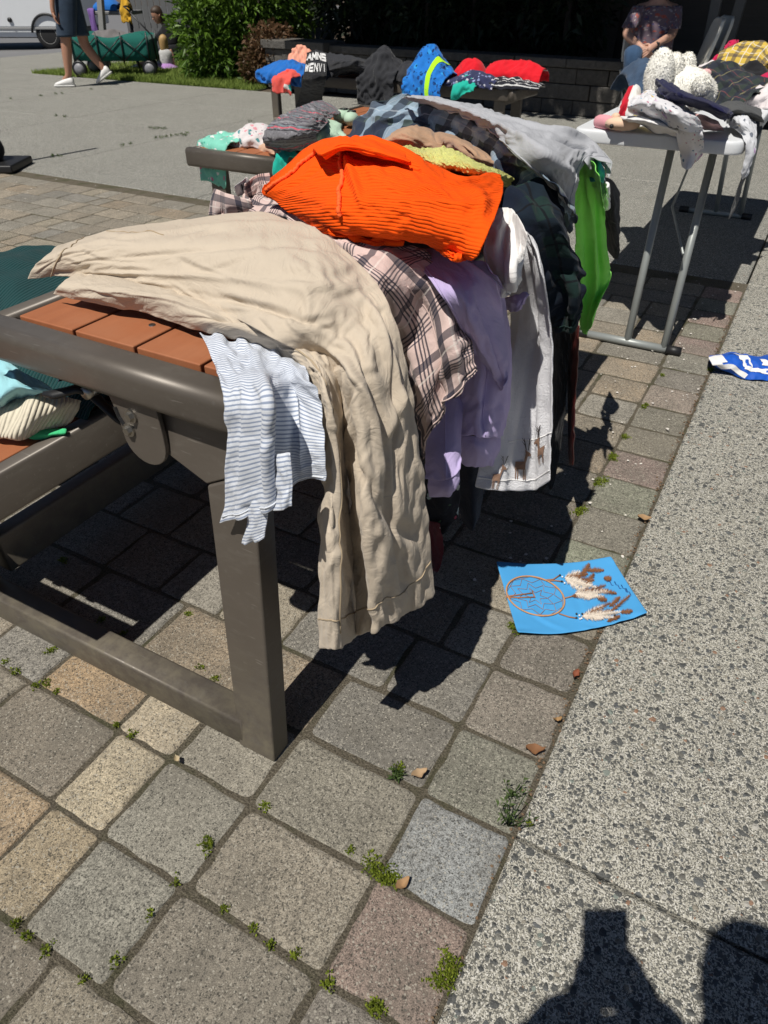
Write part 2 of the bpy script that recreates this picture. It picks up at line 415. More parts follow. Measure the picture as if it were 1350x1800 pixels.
# near trestle: right leg, mitred strut, base rail, left leg; the far one the same
def trestle(y0, y1, lean):
    w = y1 - y0
    def sheared(poly, o0, o1):
        g = MB(); g.prism(poly, (0, y0 + o0, 0), (1, 0, 0), (0, 0, 1), (0, w + o1 - o0, 0)); g.v = [(x, y + lean * z, z) for x, y, z in g.v]; return g
    sheared([(-.650, .0), (-.680, .56), (-.590, .607), (-.5665, 0.0)], 0, 0).build('leg', M_BRONZE, tb, bevel=.004)
    sheared([(-.681, .5615), (-.772, .597), (-.82, .6685), (-.580, .6685), (-.590, .6085)], .001, -.001).build('strut', M_BRONZE, tb, bevel=.004)
    g = MB(); rounded_bar(g, (-1.47, (y0 + y1) / 2 + .006, .036), (-.640, (y0 + y1) / 2 + .006, .036), .056, .072, .006, 3); g.build('base_rail', M_BRONZE, tb, smooth=True)
    sheared([(-1.475, .073), (-1.475, .47), (-1.42, .47), (-1.375, .073)], .004, -.002).build('leg', M_BRONZE, tb, bevel=.004)
trestle(.592, .640, .12); trestle(2.06, 2.11, -.05)
# hinge plate with slot and bolts, seen under the near beam
hp = MB(); cxz = Py(236, 742, .656); a0 = (cxz[0], cxz[2])
prof = [(-.052, .062), (.052, .062), (.056, -.01)] + [(.012 + .044 * math.cos(rad(q)), -.03 + .044 * math.sin(rad(q))) for q in range(0, -181, -15)] + [(-.034, .0)]
hp.prism(prof, (a0[0], .656, a0[1]), (1, 0, 0), (0, 0, 1), (0, .009, 0)); hpo = hp.build('hinge_plate', M_BRONZE, tb, bevel=.0015)
for q in ((228, 733), (225, 757)):
    c = Py(*q, .652); b_ = MB()
    b_.tube([(c[0], .6565, c[2]), (c[0], .6525, c[2])], .0115, 16); b_.tube([(c[0], .6527, c[2]), (c[0], .6470, c[2])], [.0082, .0066], 6); b_.build('bolt', M_STEEL, hpo, smooth=False)
sl2 = MB(); c = Py(210, 732, .656); sl2.tube([(c[0] - .004, .6555, c[2] + .016), (c[0], .6555, c[2]), (c[0] + .008, .6555, c[2] - .013)], .0035, 8); sl2.build('slot', M_BLACK, hpo)
# the attached seat at the left
SX0, SX1 = -1.62, -1.058
st = MB(); rounded_bar(st, (SX1 - .016, .44, .475), (SX1 - .016, 2.32, .475), .032, .085, .006, 3); rounded_bar(st, (SX0, .44, .475), (SX0, 2.32, .475), .032, .085, .006, 3)
for y in (.44, 2.32): rounded_bar(st, (SX0 - .02, y, .473), (SX1 + .002, y, .473), .05, .078, .02, 4)
for x in (-1.476, -1.360, -1.244): st.box((x, 1.385, .481), (.030, 1.80, .012))  # added strips that close the seat slat gaps to sunlight
seat = st.build('seat_frame', M_BRONZE, tb, smooth=True)
for a, b in ((-1.598, -1.48), (-1.472, -1.364), (-1.356, -1.248), (-1.240, -1.094)):
    mb = MB(); mb.box(((a + b) / 2, 1.385, .503), (b - a, 1.81, .024)); so_ = mb.build('seat_slat', M_SLAT, tb, bevel=.0025)
    s_ = MB(); c = ((a + b) / 2, .74, .5152); s_.loft([(c, (.008, 0, 0), (0, .008, 0)), ((c[0], c[1], c[2] + .0012), (.006, 0, 0), (0, .006, 0))], 10); s_.build('screw', M_STEEL, so_)
g = MB(); rounded_bar(g, (-1.410, .68, .112), (-1.410, 2.08, .112), .045, .105, .006, 3); g.build('stretcher', M_BRONZE, tb, smooth=True)

# ================================================================== cloth
def _cr(P, t):
    """Catmull-Rom through the rows of P at parameters t (0..n-1)"""
    n = len(P); i = np.clip(np.floor(t).astype(int), 0, n - 2); f = (t - i)[:, None]
    Q = P.reshape(n, -1)
    p0 = np.where((i > 0)[:, None], Q[np.maximum(i - 1, 0)], 2 * Q[0] - Q[min(1, n - 1)]); p1 = Q[i]; p2 = Q[i + 1]
    p3 = np.where((i + 2 < n)[:, None], Q[np.minimum(i + 2, n - 1)], 2 * Q[n - 1] - Q[max(n - 2, 0)])
    r = .5 * ((2 * p1) + (-p0 + p2) * f + (2 * p0 - 5 * p1 + 4 * p2 - p3) * f ** 2 + (-p0 + 3 * p1 - 3 * p2 + p3) * f ** 3)
    return r.reshape((len(t),) + P.shape[1:])
def _normals(X):
    du = np.gradient(X, axis=1); dv = np.gradient(X, axis=0); n = np.cross(du, dv)
    return n / (np.linalg.norm(n, axis=2, keepdims=True) + 1e-12)
def _smooth(N, k):
    for _ in range(k):
        N = (N + np.roll(N, 1, 0) + np.roll(N, -1, 0) + np.roll(N, 1, 1) + np.roll(N, -1, 1)) / 5
    return N
def _field(shape, k, rng):
    N = _smooth(rng.standard_normal(shape), k); return N / (N.std() + 1e-9)

class Sheet:
    """a piece of cloth hung over a net of control points, then crumpled by giving it more cloth than room"""
    def __init__(s, rows, res=.009, su=.05, sv=.02, amp=.004, it=90, tether=.02, bend=.25, seed=1, folds=(), loose=1.0, ns=(3, 14), maxn=(190, 190), flip=None, stride=3, vprof=None, creases=12, camp=.0022, post=0.0):
        G = np.array([[pt(a) for a in r] for r in rows])
        lu = np.linalg.norm(np.diff(G, axis=1), axis=2).sum(1).max(); lv = np.linalg.norm(np.diff(G, axis=0), axis=2).sum(0).max()
        nu = int(np.clip(lu / res + 2, 8, maxn[0])); nv = int(np.clip(lv / res + 2, 8, maxn[1]))
        X = _cr(G, np.linspace(0, len(G) - 1, nv)); X = _cr(X.transpose(1, 0, 2), np.linspace(0, G.shape[1] - 1, nu)).transpose(1, 0, 2)
        rng = np.random.default_rng(seed); N = _normals(X)
        if flip is None: flip = ((CC - X.reshape(-1, 3).mean(0)) @ N.reshape(-1, 3).mean(0)) < 0
        s.flip = flip
        if flip: N = -N
        vv, uu = np.meshgrid(np.linspace(0, 1, nv), np.linspace(0, 1, nu), indexing='ij')
        D = np.zeros((nv, nu))
        for (u0, v0, u1, v1, a, w) in folds:                    # drawn folds: ridge (a > 0) or valley along a line
            d = np.array([u1 - u0, v1 - v0]); L = d @ d; t = np.clip(((uu - u0) * d[0] + (vv - v0) * d[1]) / L, 0, 1)
            dist = np.hypot((uu - u0 - t * d[0]) * lu, (vv - v0 - t * d[1]) * lv); D += a * np.exp(-(dist / w) ** 2) * (np.sin(np.pi * np.clip(t, .06, .94)) ** .5)
        for _ in range(creases):                                # short sharp creases, mostly running down the cloth
            u0, v0 = rng.uniform(0, 1, 2); L_ = rng.uniform(.03, .16); an = rng.normal(math.pi / 2, .75); u1, v1 = u0 + math.cos(an) * L_ / lu, v0 + math.sin(an) * L_ / lv
            d = np.array([(u1 - u0) * lu, (v1 - v0) * lv]); LL = np.hypot(*d); e = d / LL; qx, qy = (uu - u0) * lu, (vv - v0) * lv; t = (qx * e[0] + qy * e[1]) / LL; w = rng.uniform(.005, .011); dd = (-qx * e[1] + qy * e[0] + .012 * np.sin(np.clip(t, 0, 1) * 3.1) * rng.uniform(-1, 1))
            D += camp * rng.uniform(.4, 1.3) * np.exp(-(dd / w) ** 2) * (1 - .0 * dd) * np.clip(np.sin(np.pi * np.clip(t, 0, 1)), 0, 1)
            D -= camp * .8 * np.exp(-((dd - w * 1.5) / w) ** 2) * np.clip(np.sin(np.pi * np.clip(t, 0, 1)), 0, 1)
        X = X + N * D[..., None]; X0 = X.copy(); N = _normals(X0) * (-1 if flip else 1)
        ap = 1.0 if vprof is None else (.3 + .7 * np.interp(np.linspace(0, 1, nv), np.linspace(0, 1, len(vprof)), vprof))[:, None]
        X = X + N * (ap * amp * (.5 * _field((nv, nu), ns[0], rng) + .8 * _field((nv, nu), ns[1], rng)))[..., None]
        mod = np.clip(1 + .8 * _field((nv, nu), 50, rng), .1, 2.4)
        if vprof is not None: mod = mod * np.interp(np.linspace(0, 1, nv), np.linspace(0, 1, len(vprof)), vprof)[:, None]
        def L(A, B): return np.linalg.norm(A - B, axis=2)
        cons = []
        k = 1
        cons.append((0, 1, L(X0[:, 1:], X0[:, :-1]) * (1 + su * mod[:, 1:]), .5)); cons.append((1, 0, L(X0[1:], X0[:-1]) * (1 + sv * mod[1:]), .5))
        sh = 1 + .5 * (su + sv) * mod[1:, 1:]
        cons.append((1, 1, L(X0[1:, 1:], X0[:-1, :-1]) * sh, .25)); cons.append((1, -1, L(X0[1:, :-1], X0[:-1, 1:]) * sh, .25))
        b = stride
        if nu > 2 * b: cons.append((0, b, L(X0[:, b:], X0[:, :-b]) * (1 + su * .75 * mod[:, b:]), bend))
        if nv > 2 * b: cons.append((b, 0, L(X0[b:], X0[:-b]) * (1 + sv * .75 * mod[b:]), bend))
        def sl(di, dj):
            A = (slice(di, None), slice(dj, None) if dj >= 0 else slice(None, dj)); B = (slice(None, nv - di), slice(None, nu - dj) if dj >= 0 else slice(-dj, None))
            return A, B
        pairs = [(sl(di, dj), r, w) for di, dj, r, w in cons]
        V = np.zeros_like(X)
        for q in range(it):
            acc = np.zeros_like(X); cnt = np.full((nv, nu, 1), 1e-9)
            for (A, B), r, w in pairs:
                d = X[A] - X[B]; l = np.linalg.norm(d, axis=2, keepdims=True) + 1e-9
                c = d * ((r[..., None] - l) / l * .5 * w); acc[A] += c; acc[B] -= c; cnt[A] += w; cnt[B] += w
            step = acc / cnt * 1.6 + V * .55
            V = step; X = X + step
            X = X + (X0 - X) * tether
            dn = ((X - X0) * N).sum(2, keepdims=True); X = X + N * (np.maximum(dn, -.010 * loose) - dn)
        if post: X = X + N * (post * _field((nv, nu), 1, rng))[..., None]
        s.X, s.N = X, _normals(X) * (-1 if flip else 1); s.nu, s.nv = nu, nv
        # uv in metres
        s.U = np.concatenate([[0], np.cumsum(np.linalg.norm(np.diff(X0, axis=1), axis=2).mean(0))]); s.V = np.concatenate([[0], np.cumsum(np.linalg.norm(np.diff(X0, axis=0), axis=2).mean(1))])
    def at(s, u, v, off=0.0):
        fu = np.clip(u, 0, 1) * (s.nu - 1); fv = np.clip(v, 0, 1) * (s.nv - 1); i = min(int(fv), s.nv - 2); j = min(int(fu), s.nu - 2); a = fv - i; b = fu - j
        def bl(A): return (A[i, j] * (1 - b) + A[i, j + 1] * b) * (1 - a) + (A[i + 1, j] * (1 - b) + A[i + 1, j + 1] * b) * a
        return bl(s.X) + bl(s.N) * off

def cloth(name, sheets, mat, parent=None, thick=.0022, sub=1, label=None, cat=None, group=None, uvswap=False):
    sheets = sheets if isinstance(sheets, list) else [sheets]
    vs = []; fs = []; uvs = []; n0 = 0
    for k, s in enumerate(sheets):
        nv, nu = s.nv, s.nu; vs.append(s.X.reshape(-1, 3)); idx = np.arange(nv * nu).reshape(nv, nu) + n0
        q = np.stack([idx[:-1, :-1], idx[:-1, 1:], idx[1:, 1:], idx[1:, :-1]], -1).reshape(-1, 4)
        if s.flip: q = q[:, ::-1]
        fs.append(q); uu, vv = np.meshgrid(s.U + .37 * k, s.V + .21 * k); U = np.stack([vv, uu] if uvswap else [uu, vv], -1).reshape(-1, 2); uvs.append(U); n0 += nv * nu
    vs = np.concatenate(vs); fs = np.concatenate(fs); uvs = np.concatenate(uvs)
    me = bpy.data.meshes.new(name); me.from_pydata(vs.tolist(), [], fs.tolist())
    ul = me.uv_layers.new(name='UVMap'); ul.data.foreach_set('uv', uvs[fs.ravel()].ravel().astype(np.float32)); me.update()
    o = link(name, me, mat, parent)
    if thick:
        m = o.modifiers.new('thick', 'SOLIDIFY'); m.thickness = thick; m.offset = -1
    if sub:
        m = o.modifiers.new('sub', 'SUBSURF'); m.levels = m.render_levels = sub
    if label: tag(o, label, cat, group)
    return o
def seam(sheet, uv, r, name, mat, parent, off=.0005, n=60, wob=0.0):
    uv = np.array(uv, float); t = np.linspace(0, len(uv) - 1, n); Q = _cr(uv, t)
    pts = [sheet.at(a, b, off + wob * (random.random() - .3)) for a, b in Q]
    m = MB().tube(pts, r, 6); return m.build(name, mat, parent, smooth=True)
def decal(sheet, polys, name, mat, parent, off=.003, step=.02):
    """flat print: polygons in the cloth's 0..1 coordinates laid just above its surface"""
    m = MB()
    for poly in polys:
        P = np.array(poly, float); c = P.mean(0); n = len(P)
        ring0 = P; vs = [sheet.at(*c, off)]; 
        for k in (1 / 3, 2 / 3, 1): vs += [sheet.at(*(c + (q - c) * k), off) for q in ring0]
        fs = [(0, 1 + i, 1 + (i + 1) % n) for i in range(n)]
        for r in (0, 1): fs += [(1 + r * n + i, 1 + (r + 1) * n + i, 1 + (r + 1) * n + (i + 1) % n, 1 + r * n + (i + 1) % n) for i in range(n)]
        m.add(vs, fs)
    return m.build(name, mat, parent)

# ------------------------------------------------------------------ fabrics
def fabric(name, col, col2=None, nscale=8, var=.10, weave=1400, bump=.22, rough=.92, sheen=.15, rib=None, fuzz=0.0, bands=(), checks=None, spots=(), heather=0.0, bdist=.0012, wrinkle=.35):
    """bands: (axis 'u'/'v', period, centre, width, colour, strength)   spots: (scale, radius, [colours], cut)   rib: (axis, period, depth)"""
    t = NT(name); uv = t.uv(); x = t.sep(uv); g = t.geo()
    c = t.mix(t.noise(uv, nscale, 4), tuple(q * (1 - var) for q in col), tuple(min(1, q * (1 + var)) for q in (col2 or col)))
    for ax, per, cen, wid, bc, st in bands:
        f = t.math('FRACT', t.math('DIVIDE', x[0 if ax == 'u' else 1], per)); m = t.math('COMPARE', f, cen, wid / 2)
        c = t.mix(t.math('MULTIPLY', m, st), c, bc)
    for k, (sc, r, cols, cut) in enumerate(spots):
        w = t.mix(.012, uv, t.noise(uv, 70, 2, out=1), 'ADD')
        v = t.vor(t.mapping(w, (1, 1, 1), (0, 0, .7 * k)), sc); cc = t.sep(v['Color'])
        m = t.math('MULTIPLY', t.math('LESS_THAN', t.math('ADD', v['Distance'], t.math('MULTIPLY', t.noise(uv, sc * 3, 2), .25)), r + .12), t.math('GREATER_THAN', cc[1], cut))
        st = [(i / len(cols), q) for i, q in enumerate(cols)]
        c = t.mix(m, c, t.ramp(cc[0], st, 'CONSTANT'))
    if heather:
        h = t.noise(t.mapping(uv, (500, 2200, 1)), 1.0, 2); c = t.mix(t.math('MULTIPLY', t.ramp(h, [(.35, 1), (.6, 0)]), heather), c, (.05, .05, .055))
    h = t.noise(uv, weave, 3, .6)
    if fuzz: h = t.math('ADD', h, t.math('MULTIPLY', t.noise(uv, 260, 4, .75), fuzz))
    nrm = t.bump(h, bump, bdist)
    if wrinkle:
        w1 = t.noise(uv, 22, 5, .55, dist=1.6); w1 = t.math('ABSOLUTE', t.math('SUBTRACT', w1, .5)); nrm = t.bump(w1, wrinkle, .012, nrm)
    if rib:
        ax, per, dep = rib; ph = t.math('MULTIPLY', x[0 if ax == 'u' else 1], 2 * math.pi / per)
        ph = t.math('ADD', ph, t.math('MULTIPLY', t.noise(uv, 18, 2), 1.0))
        s = t.math('ABSOLUTE', t.math('SINE', t.math('MULTIPLY', ph, .5)))
        t.bump(s, .9, dep, nrm)
    return t.done(c, rough, sheen=sheen, spec=.2)

navy = (.012, .016, .035)
M_KHAKI = fabric('khaki twill', (.53, .45, .355), (.555, .475, .375), 3, .05, 1600, .25, wrinkle=.4)
M_STRIPE = fabric('fine blue striped jersey', (.66, .69, .74), bands=[('v', .0062, .5, .38, (.19, .24, .36), .85)], var=.04)
M_FLANNEL = fabric('pink plaid flannel', (.60, .455, .42), (.66, .51, .47), 30, .10, 700, .45, bands=[
    ('u', .105, .10, .13, navy, .80), ('u', .105, .52, .028, navy, .85), ('u', .105, .585, .028, navy, .85), ('u', .105, .65, .028, navy, .85), ('u', .105, .715, .028, navy, .85), ('u', .105, .30, .03, (.75, .68, .62), .6),
    ('v', .105, .15, .13, navy, .75), ('v', .105, .55, .028, navy, .8), ('v', .105, .615, .028, navy, .8), ('v', .105, .68, .028, navy, .8), ('v', .105, .745, .028, navy, .8), ('v', .105, .35, .03, (.75, .68, .62), .6)])
M_ORANGE = fabric('orange rib knit', (.92, .088, .002), (.97, .10, .002), 6, .04, 900, .2, rib=('v', .0070, .0013), sheen=0, wrinkle=.2)
M_ORANGE_SEAM = plain('orange knit seam', (.92, .13, .02), .9, 0, .1, 200, .5, 900)
M_LAV = fabric('lavender fleece', (.46, .385, .64), (.50, .42, .67), 5, .06, 900, .3, fuzz=.5)
M_WHITE = fabric('white cotton', (.78, .77, .76), var=.03, nscale=5)
M_TERRY = fabric('white terry towelling', (.82, .82, .85), var=.03, fuzz=2.0, bump=.8, weave=500, bdist=.003)
M_BW = fabric('dark green and navy tartan', (.008, .020, .020), (.012, .032, .028), 12, .2, 900, .3, bands=[('u', .09, .25, .4, (.006, .010, .024), .8), ('v', .09, .25, .4, (.006, .010, .024), .7), ('u', .09, .7, .05, (.004, .005, .008), .9), ('v', .09, .7, .05, (.004, .005, .008), .9)], sheen=.05)
M_LIME = fabric('lime green jersey', (.27, .86, .12), (.30, .90, .14), 5, .05, 1200, .2)
M_GREY = fabric('heather grey jersey', (.43, .44, .47), (.47, .48, .51), 14, .06, 1200, .25, heather=.35)
M_BLUEPLAID = fabric('blue green check flannel', (.055, .085, .085), (.065, .095, .09), 10, .12, 700, .35, bands=[
    ('u', .16, .20, .36, (.017, .026, .055), .85), ('u', .16, .62, .30, (.30, .40, .50), .8), ('v', .15, .22, .36, (.018, .026, .052), .75), ('v', .15, .66, .30, (.32, .42, .52), .65),
    ('u', .16, .62, .02, (.45, .5, .55), .5), ('v', .15, .66, .02, (.45, .5, .55), .5)])
M_TAN = fabric('tan fleece', (.40, .25, .16), (.43, .28, .18), 6, .07, 700, .3, fuzz=.7)
M_YELLOW = fabric('pale yellow terry', (.86, .86, .24), (.9, .9, .3), 20, .07, 400, .9, fuzz=2.2, bdist=.004)
M_CHAR = fabric('charcoal jersey', (.030, .031, .037), (.036, .037, .043), 8, .1, 1000, .25)
M_BLACKF = fabric('black fleece', (.012, .012, .014), var=.1, fuzz=1.5, bump=.6)
M_DENIM_D = fabric('black denim', (.010, .012, .020), (.016, .018, .028), 40, .2, 1500, .3)
M_FLORAL_D = fabric('black floral print', (.008, .008, .012), spots=[(28, .38, [(.42, .44, .40), (.30, .36, .36), (.5, .45, .42)], .35), (45, .22, [(.05, .10, .05), (.3, .05, .08)], .5)])
M_FLORAL_R = fabric('red and green floral print', (.10, .012, .02), spots=[(35, .3, [(.03, .12, .05), (.35, .08, .1), (.5, .4, .4)], .4)])
M_BELT = plain('dark red leather', (.085, .014, .012), .35, 0, .25, 60, .2, 300)
M_TEAL = fabric('teal jersey', (.03, .36, .36), (.05, .42, .43))
M_SLATEB = fabric('blue grey jersey', (.13, .18, .21), (.16, .21, .25))

# ================================================================== clothes on the main table
def S_(z, *pts): return [(a, b, 'z', c) for (a, b), c in zip(pts, z)]
def SX(x, *pts):
    n = len(pts)                                             # the cloth flares outwards as it hangs and turns its far side out
    return [(a, b, 'x', c + .035 * min(max((b - 520) / 450, -.3), 1.0) + .042 * (i / (n - 1) - .5) + .012) for i, ((a, b), c) in enumerate(zip(pts, x))]
def SY(y, *pts): return [(a, b, 'y', c) for (a, b), c in zip(pts, y)]

# --- khaki trousers
main = Sheet([
    S_((.765, .785, .80, .785), (48, 491), (58, 470), (80, 449), (112, 428)),
    S_((.770, .800, .82, .80), (150, 484), (150, 456), (170, 425), (205, 401)),
    S_((.775, .81, .84, .82), (262, 507), (265, 466), (285, 421), (320, 386)),
    S_((.78, .82, .86, .86), (372, 542), (390, 492), (420, 431), (462, 373)),
    S_((.80, .83, .865, .87), (482, 594), (510, 541), (545, 471), (575, 417)),
    SX((-.54, -.515, -.525, -.55), (558, 642), (590, 600), (630, 541), (655, 490)),
    SX((-.505, -.468, -.475, -.49), (592, 702), (625, 670), (665, 622), (697, 575)),
    SX((-.495, -.452, -.455, -.465), (608, 802), (645, 780), (690, 752), (724, 700)),
    SX((-.495, -.444, -.442, -.45), (618, 952), (655, 950), (705, 930), (745, 862)),
    SX((-.495, -.445, -.440, -.43), (626, 1120), (670, 1103), (720, 1077), (766, 1045))],
    res=.0062, su=.075, sv=.022, amp=.004, it=110, tether=.010, bend=.4, stride=4, seed=5, vprof=(.15, .2, .25, .4, .8, 1, 1, 1, 1), creases=110, camp=.0028, folds=[
        (.2, .52, .5, .80, .012, .02), (.45, .55, .62, .95, -.012, .018), (.75, .55, .8, .8, .012, .018), (.85, .62, .62, .86, -.010, .014), (.3, .66, .28, 1.0, .008, .02),
        (.05, .1, .5, .45, .006, .02), (.3, .12, .8, .42, -.005, .015), (.6, .05, .95, .4, .005, .02), (.1, .3, .4, .55, -.008, .016), (.55, .78, .9, .74, .010, .016), (.5, .86, .85, .92, -.009, .014), (.2, .8, .5, .86, -.008, .014)])
lower = Sheet([
    S_((.755, .775, .775, .760), (92, 517), (105, 500), (130, 481), (150, 470)),
    S_((.752, .785, .785, .762), (178, 537), (190, 511), (215, 495), (230, 482)),
    S_((.752, .785, .785, .762), (262, 552), (285, 528), (310, 516), (330, 502)),
    S_((.752, .785, .785, .762), (347, 582), (375, 561), (400, 546), (420, 531)),
    S_((.755, .785, .785, .765), (444, 604), (470, 592), (500, 590), (520, 576)),
    SX((-.545, -.53, -.535, -.555), (527, 647), (548, 641), (566, 641), (586, 641)),
    SX((-.515, -.495, -.515, -.545), (553, 701), (570, 700), (590, 705), (607, 711)),
    SX((-.505, -.487, -.515, -.555), (565, 801), (585, 801), (603, 806), (620, 811)),
    SX((-.505, -.480, -.510, -.560), (559, 961), (585, 966), (608, 971), (632, 976)),
    SX((-.505, -.480, -.505, -.555), (561, 1139), (590, 1141), (612, 1131), (634, 1112))],
    res=.0062, su=.06, sv=.02, amp=.004, it=100, tether=.012, bend=.4, stride=4, seed=6, vprof=(.4, .4, .5, .7, 1, 1, 1, 1), creases=55, camp=.0028, folds=[(.35, .55, .45, 1.0, .007, .012), (.7, .5, .65, .9, -.007, .012), (.3, .1, .5, .45, .006, .012), (.2, .3, .7, .42, -.006, .012)])
kh = thing('trousers', 'khaki trousers lying over the near end of the bench table with both legs hanging', 'trousers', (-.6, .85, .75))
cloth('cloth', [main, lower], M_KHAKI, kh)
M_STITCH = plain('khaki stitching', (.40, .315, .21), .9)
seam(main, [(.02, .968), (.35, .966), (.65, .964), (.98, .962)], .0011, 'hem_stitch', M_STITCH, kh)
seam(lower, [(.02, .965), (.5, .965), (.98, .965)], .0011, 'hem_stitch', M_STITCH, kh)
seam(lower, [(.42, .50), (.42, .75), (.42, .98)], .0013, 'side_seam', M_STITCH, kh)
seam(main, [(.0, .045), (.4, .05), (.98, .045)], .0011, 'waist_stitch', M_STITCH, kh)
seam(main, [(.93, .10), (.80, .16), (.72, .22)], .0011, 'pocket_stitch', M_STITCH, kh)

# --- fine striped top
s1 = Sheet([
    S_((.752, .756, .758, .758, .76), (357, 586), (400, 594), (440, 600), (480, 611), (530, 640)),
    S_((.752, .760, .765, .765, .765), (374, 632), (415, 641), (455, 641), (500, 650), (545, 670)),
    SY((.632, .628, .615), (391, 692), (430, 690), (468, 688)) + SX((-.535, -.53), (512, 690), (560, 712)),
    SY((.628, .614, .60), (398, 775), (432, 772), (474, 770)) + SX((-.515, -.515), (517, 768), (568, 772)),
    SY((.633, .612, .598), (397, 850), (434, 842), (478, 832)) + SX((-.512, -.512), (522, 812), (569, 812)),
    SY((.632, .610, .598), (393, 921), (437, 908), (481, 892)) + SX((-.512, -.512), (527, 846), (570, 846))],
    res=.006, su=.10, sv=.02, amp=.005, it=90, tether=.012, bend=.4, stride=4, seed=9, folds=[(.62, .3, .60, 1.0, -.016, .010), (.5, .3, .46, 1.0, .012, .012), (.25, .35, .22, 1.0, .008, .014), (.78, .3, .8, 1.0, .010, .012), (.38, .45, .36, .9, -.008, .010)])
s2 = Sheet([SY((.612, .606, .60), (432, 870), (452, 868), (472, 866)), SY((.612, .604, .60), (432, 915), (452, 914), (470, 912)), SY((.612, .602, .60), (426, 958), (447, 955), (466, 945))], res=.006, su=.1, amp=.004, it=60, seed=3)
s3 = Sheet([SX((-.53, -.515, -.52), (474, 800), (492, 798), (508, 796)), SX((-.53, -.512, -.52), (478, 850), (496, 850), (511, 848)), SX((-.53, -.512, -.52), (480, 898), (497, 897), (511, 890))], res=.006, su=.1, amp=.004, it=60, seed=4)
cloth('striped_shirt', [s1, s2, s3], M_STRIPE, label='white top with fine blue stripes hanging over the bare table corner under khaki trousers', cat='shirt')

# --- pink plaid flannel shirt
fl = thing('plaid_shirt', 'pink and navy plaid flannel shirt between the khaki trousers and orange sweater', 'shirt', (-.6, 1.1, .8))
f1 = Sheet([
    S_((.80, .815, .82, .815), (380, 386), (400, 366), (430, 346), (455, 336)),
    S_((.80, .835, .845, .84), (470, 401), (490, 381), (510, 366), (530, 360)),
    S_((.81, .84, .85, .85), (560, 452), (580, 431), (605, 416), (640, 412)),
    S_((.80, .835, .84, .84), (640, 522), (665, 481), (700, 449), (742, 440)),
    SX((-.535, -.505, -.49, -.495), (690, 602), (730, 560), (765, 511), (800, 497)),
    SX((-.505, -.475, -.455, -.46), (722, 702), (755, 660), (790, 611), (823, 590)),
    SX((-.50, -.47, -.45, -.445), (738, 760), (765, 705), (800, 655), (832, 630)),
    SX((-.495, -.465, -.445, -.44), (747, 806), (771, 738), (805, 692), (836, 654))],
    res=.0075, su=.09, sv=.05, amp=.006, it=95, tether=.012, bend=.4, stride=4, seed=12, folds=[(.45, .55, .42, 1.0, -.018, .012), (.7, .5, .72, 1.0, .010, .014), (.2, .5, .2, 1.0, .010, .014), (.3, .2, .6, .45, .008, .015)])
cloth('cloth', f1, M_FLANNEL, fl)
f2 = Sheet([S_((.845, .85, .85, .845), (377, 331), (394, 337), (414, 344), (440, 353)), S_((.82, .83, .83, .825), (369, 354), (395, 360), (418, 365), (445, 370)), S_((.795, .80, .80, .80), (365, 378), (396, 381), (424, 384), (450, 386))], res=.007, su=.05, amp=.003, it=50, seed=13)
cloth('collar', f2, M_FLANNEL, fl, thick=.004)
f3 = Sheet([S_((.86, .86, .855), (432, 322), (455, 304), (474, 303)), S_((.835, .84, .835), (436, 344), (458, 330), (482, 330)), S_((.81, .82, .82), (446, 356), (466, 356), (492, 360))], res=.007, su=.05, amp=.004, it=50, seed=14)
cloth('collar', f3, M_FLANNEL, fl, thick=.004)
lab = Sheet([S_((.845, .845), (412, 328), (436, 310)), S_((.82, .82), (418, 347), (443, 334))], res=.006, su=.0, amp=.0005, it=10)
lo = cloth('care_label', lab, M_WHITE, fl, thick=.0008)
decal(lab, [[(.38, .2), (.46, .2), (.46, .8), (.38, .8)], [(.46, .5), (.62, .2), (.70, .2), (.5, .55)], [(.46, .5), (.54, .45), (.72, .8), (.62, .8)]], 'lettering', plain('label ink', (.02, .02, .02), .8), lo, .0015)
c = f1.at(.75, .19, .006); bt = MB(); n_ = f1.at(.75, .19, .010) - c; n_ /= np.linalg.norm(n_)
e1 = np.cross(n_, (0, 0, 1)); e1 /= np.linalg.norm(e1); e2 = np.cross(n_, e1)
bt.loft([(c, e1 * .0065, e2 * .0065), (c + n_ * .0022, e1 * .0065, e2 * .0065), (c + n_ * .0026, e1 * .0045, e2 * .0045), (c + n_ * .0016, e1 * .003, e2 * .003)], 16)
bt.build('button', plain('pearl button', (.75, .72, .66), .3), fl, smooth=True)

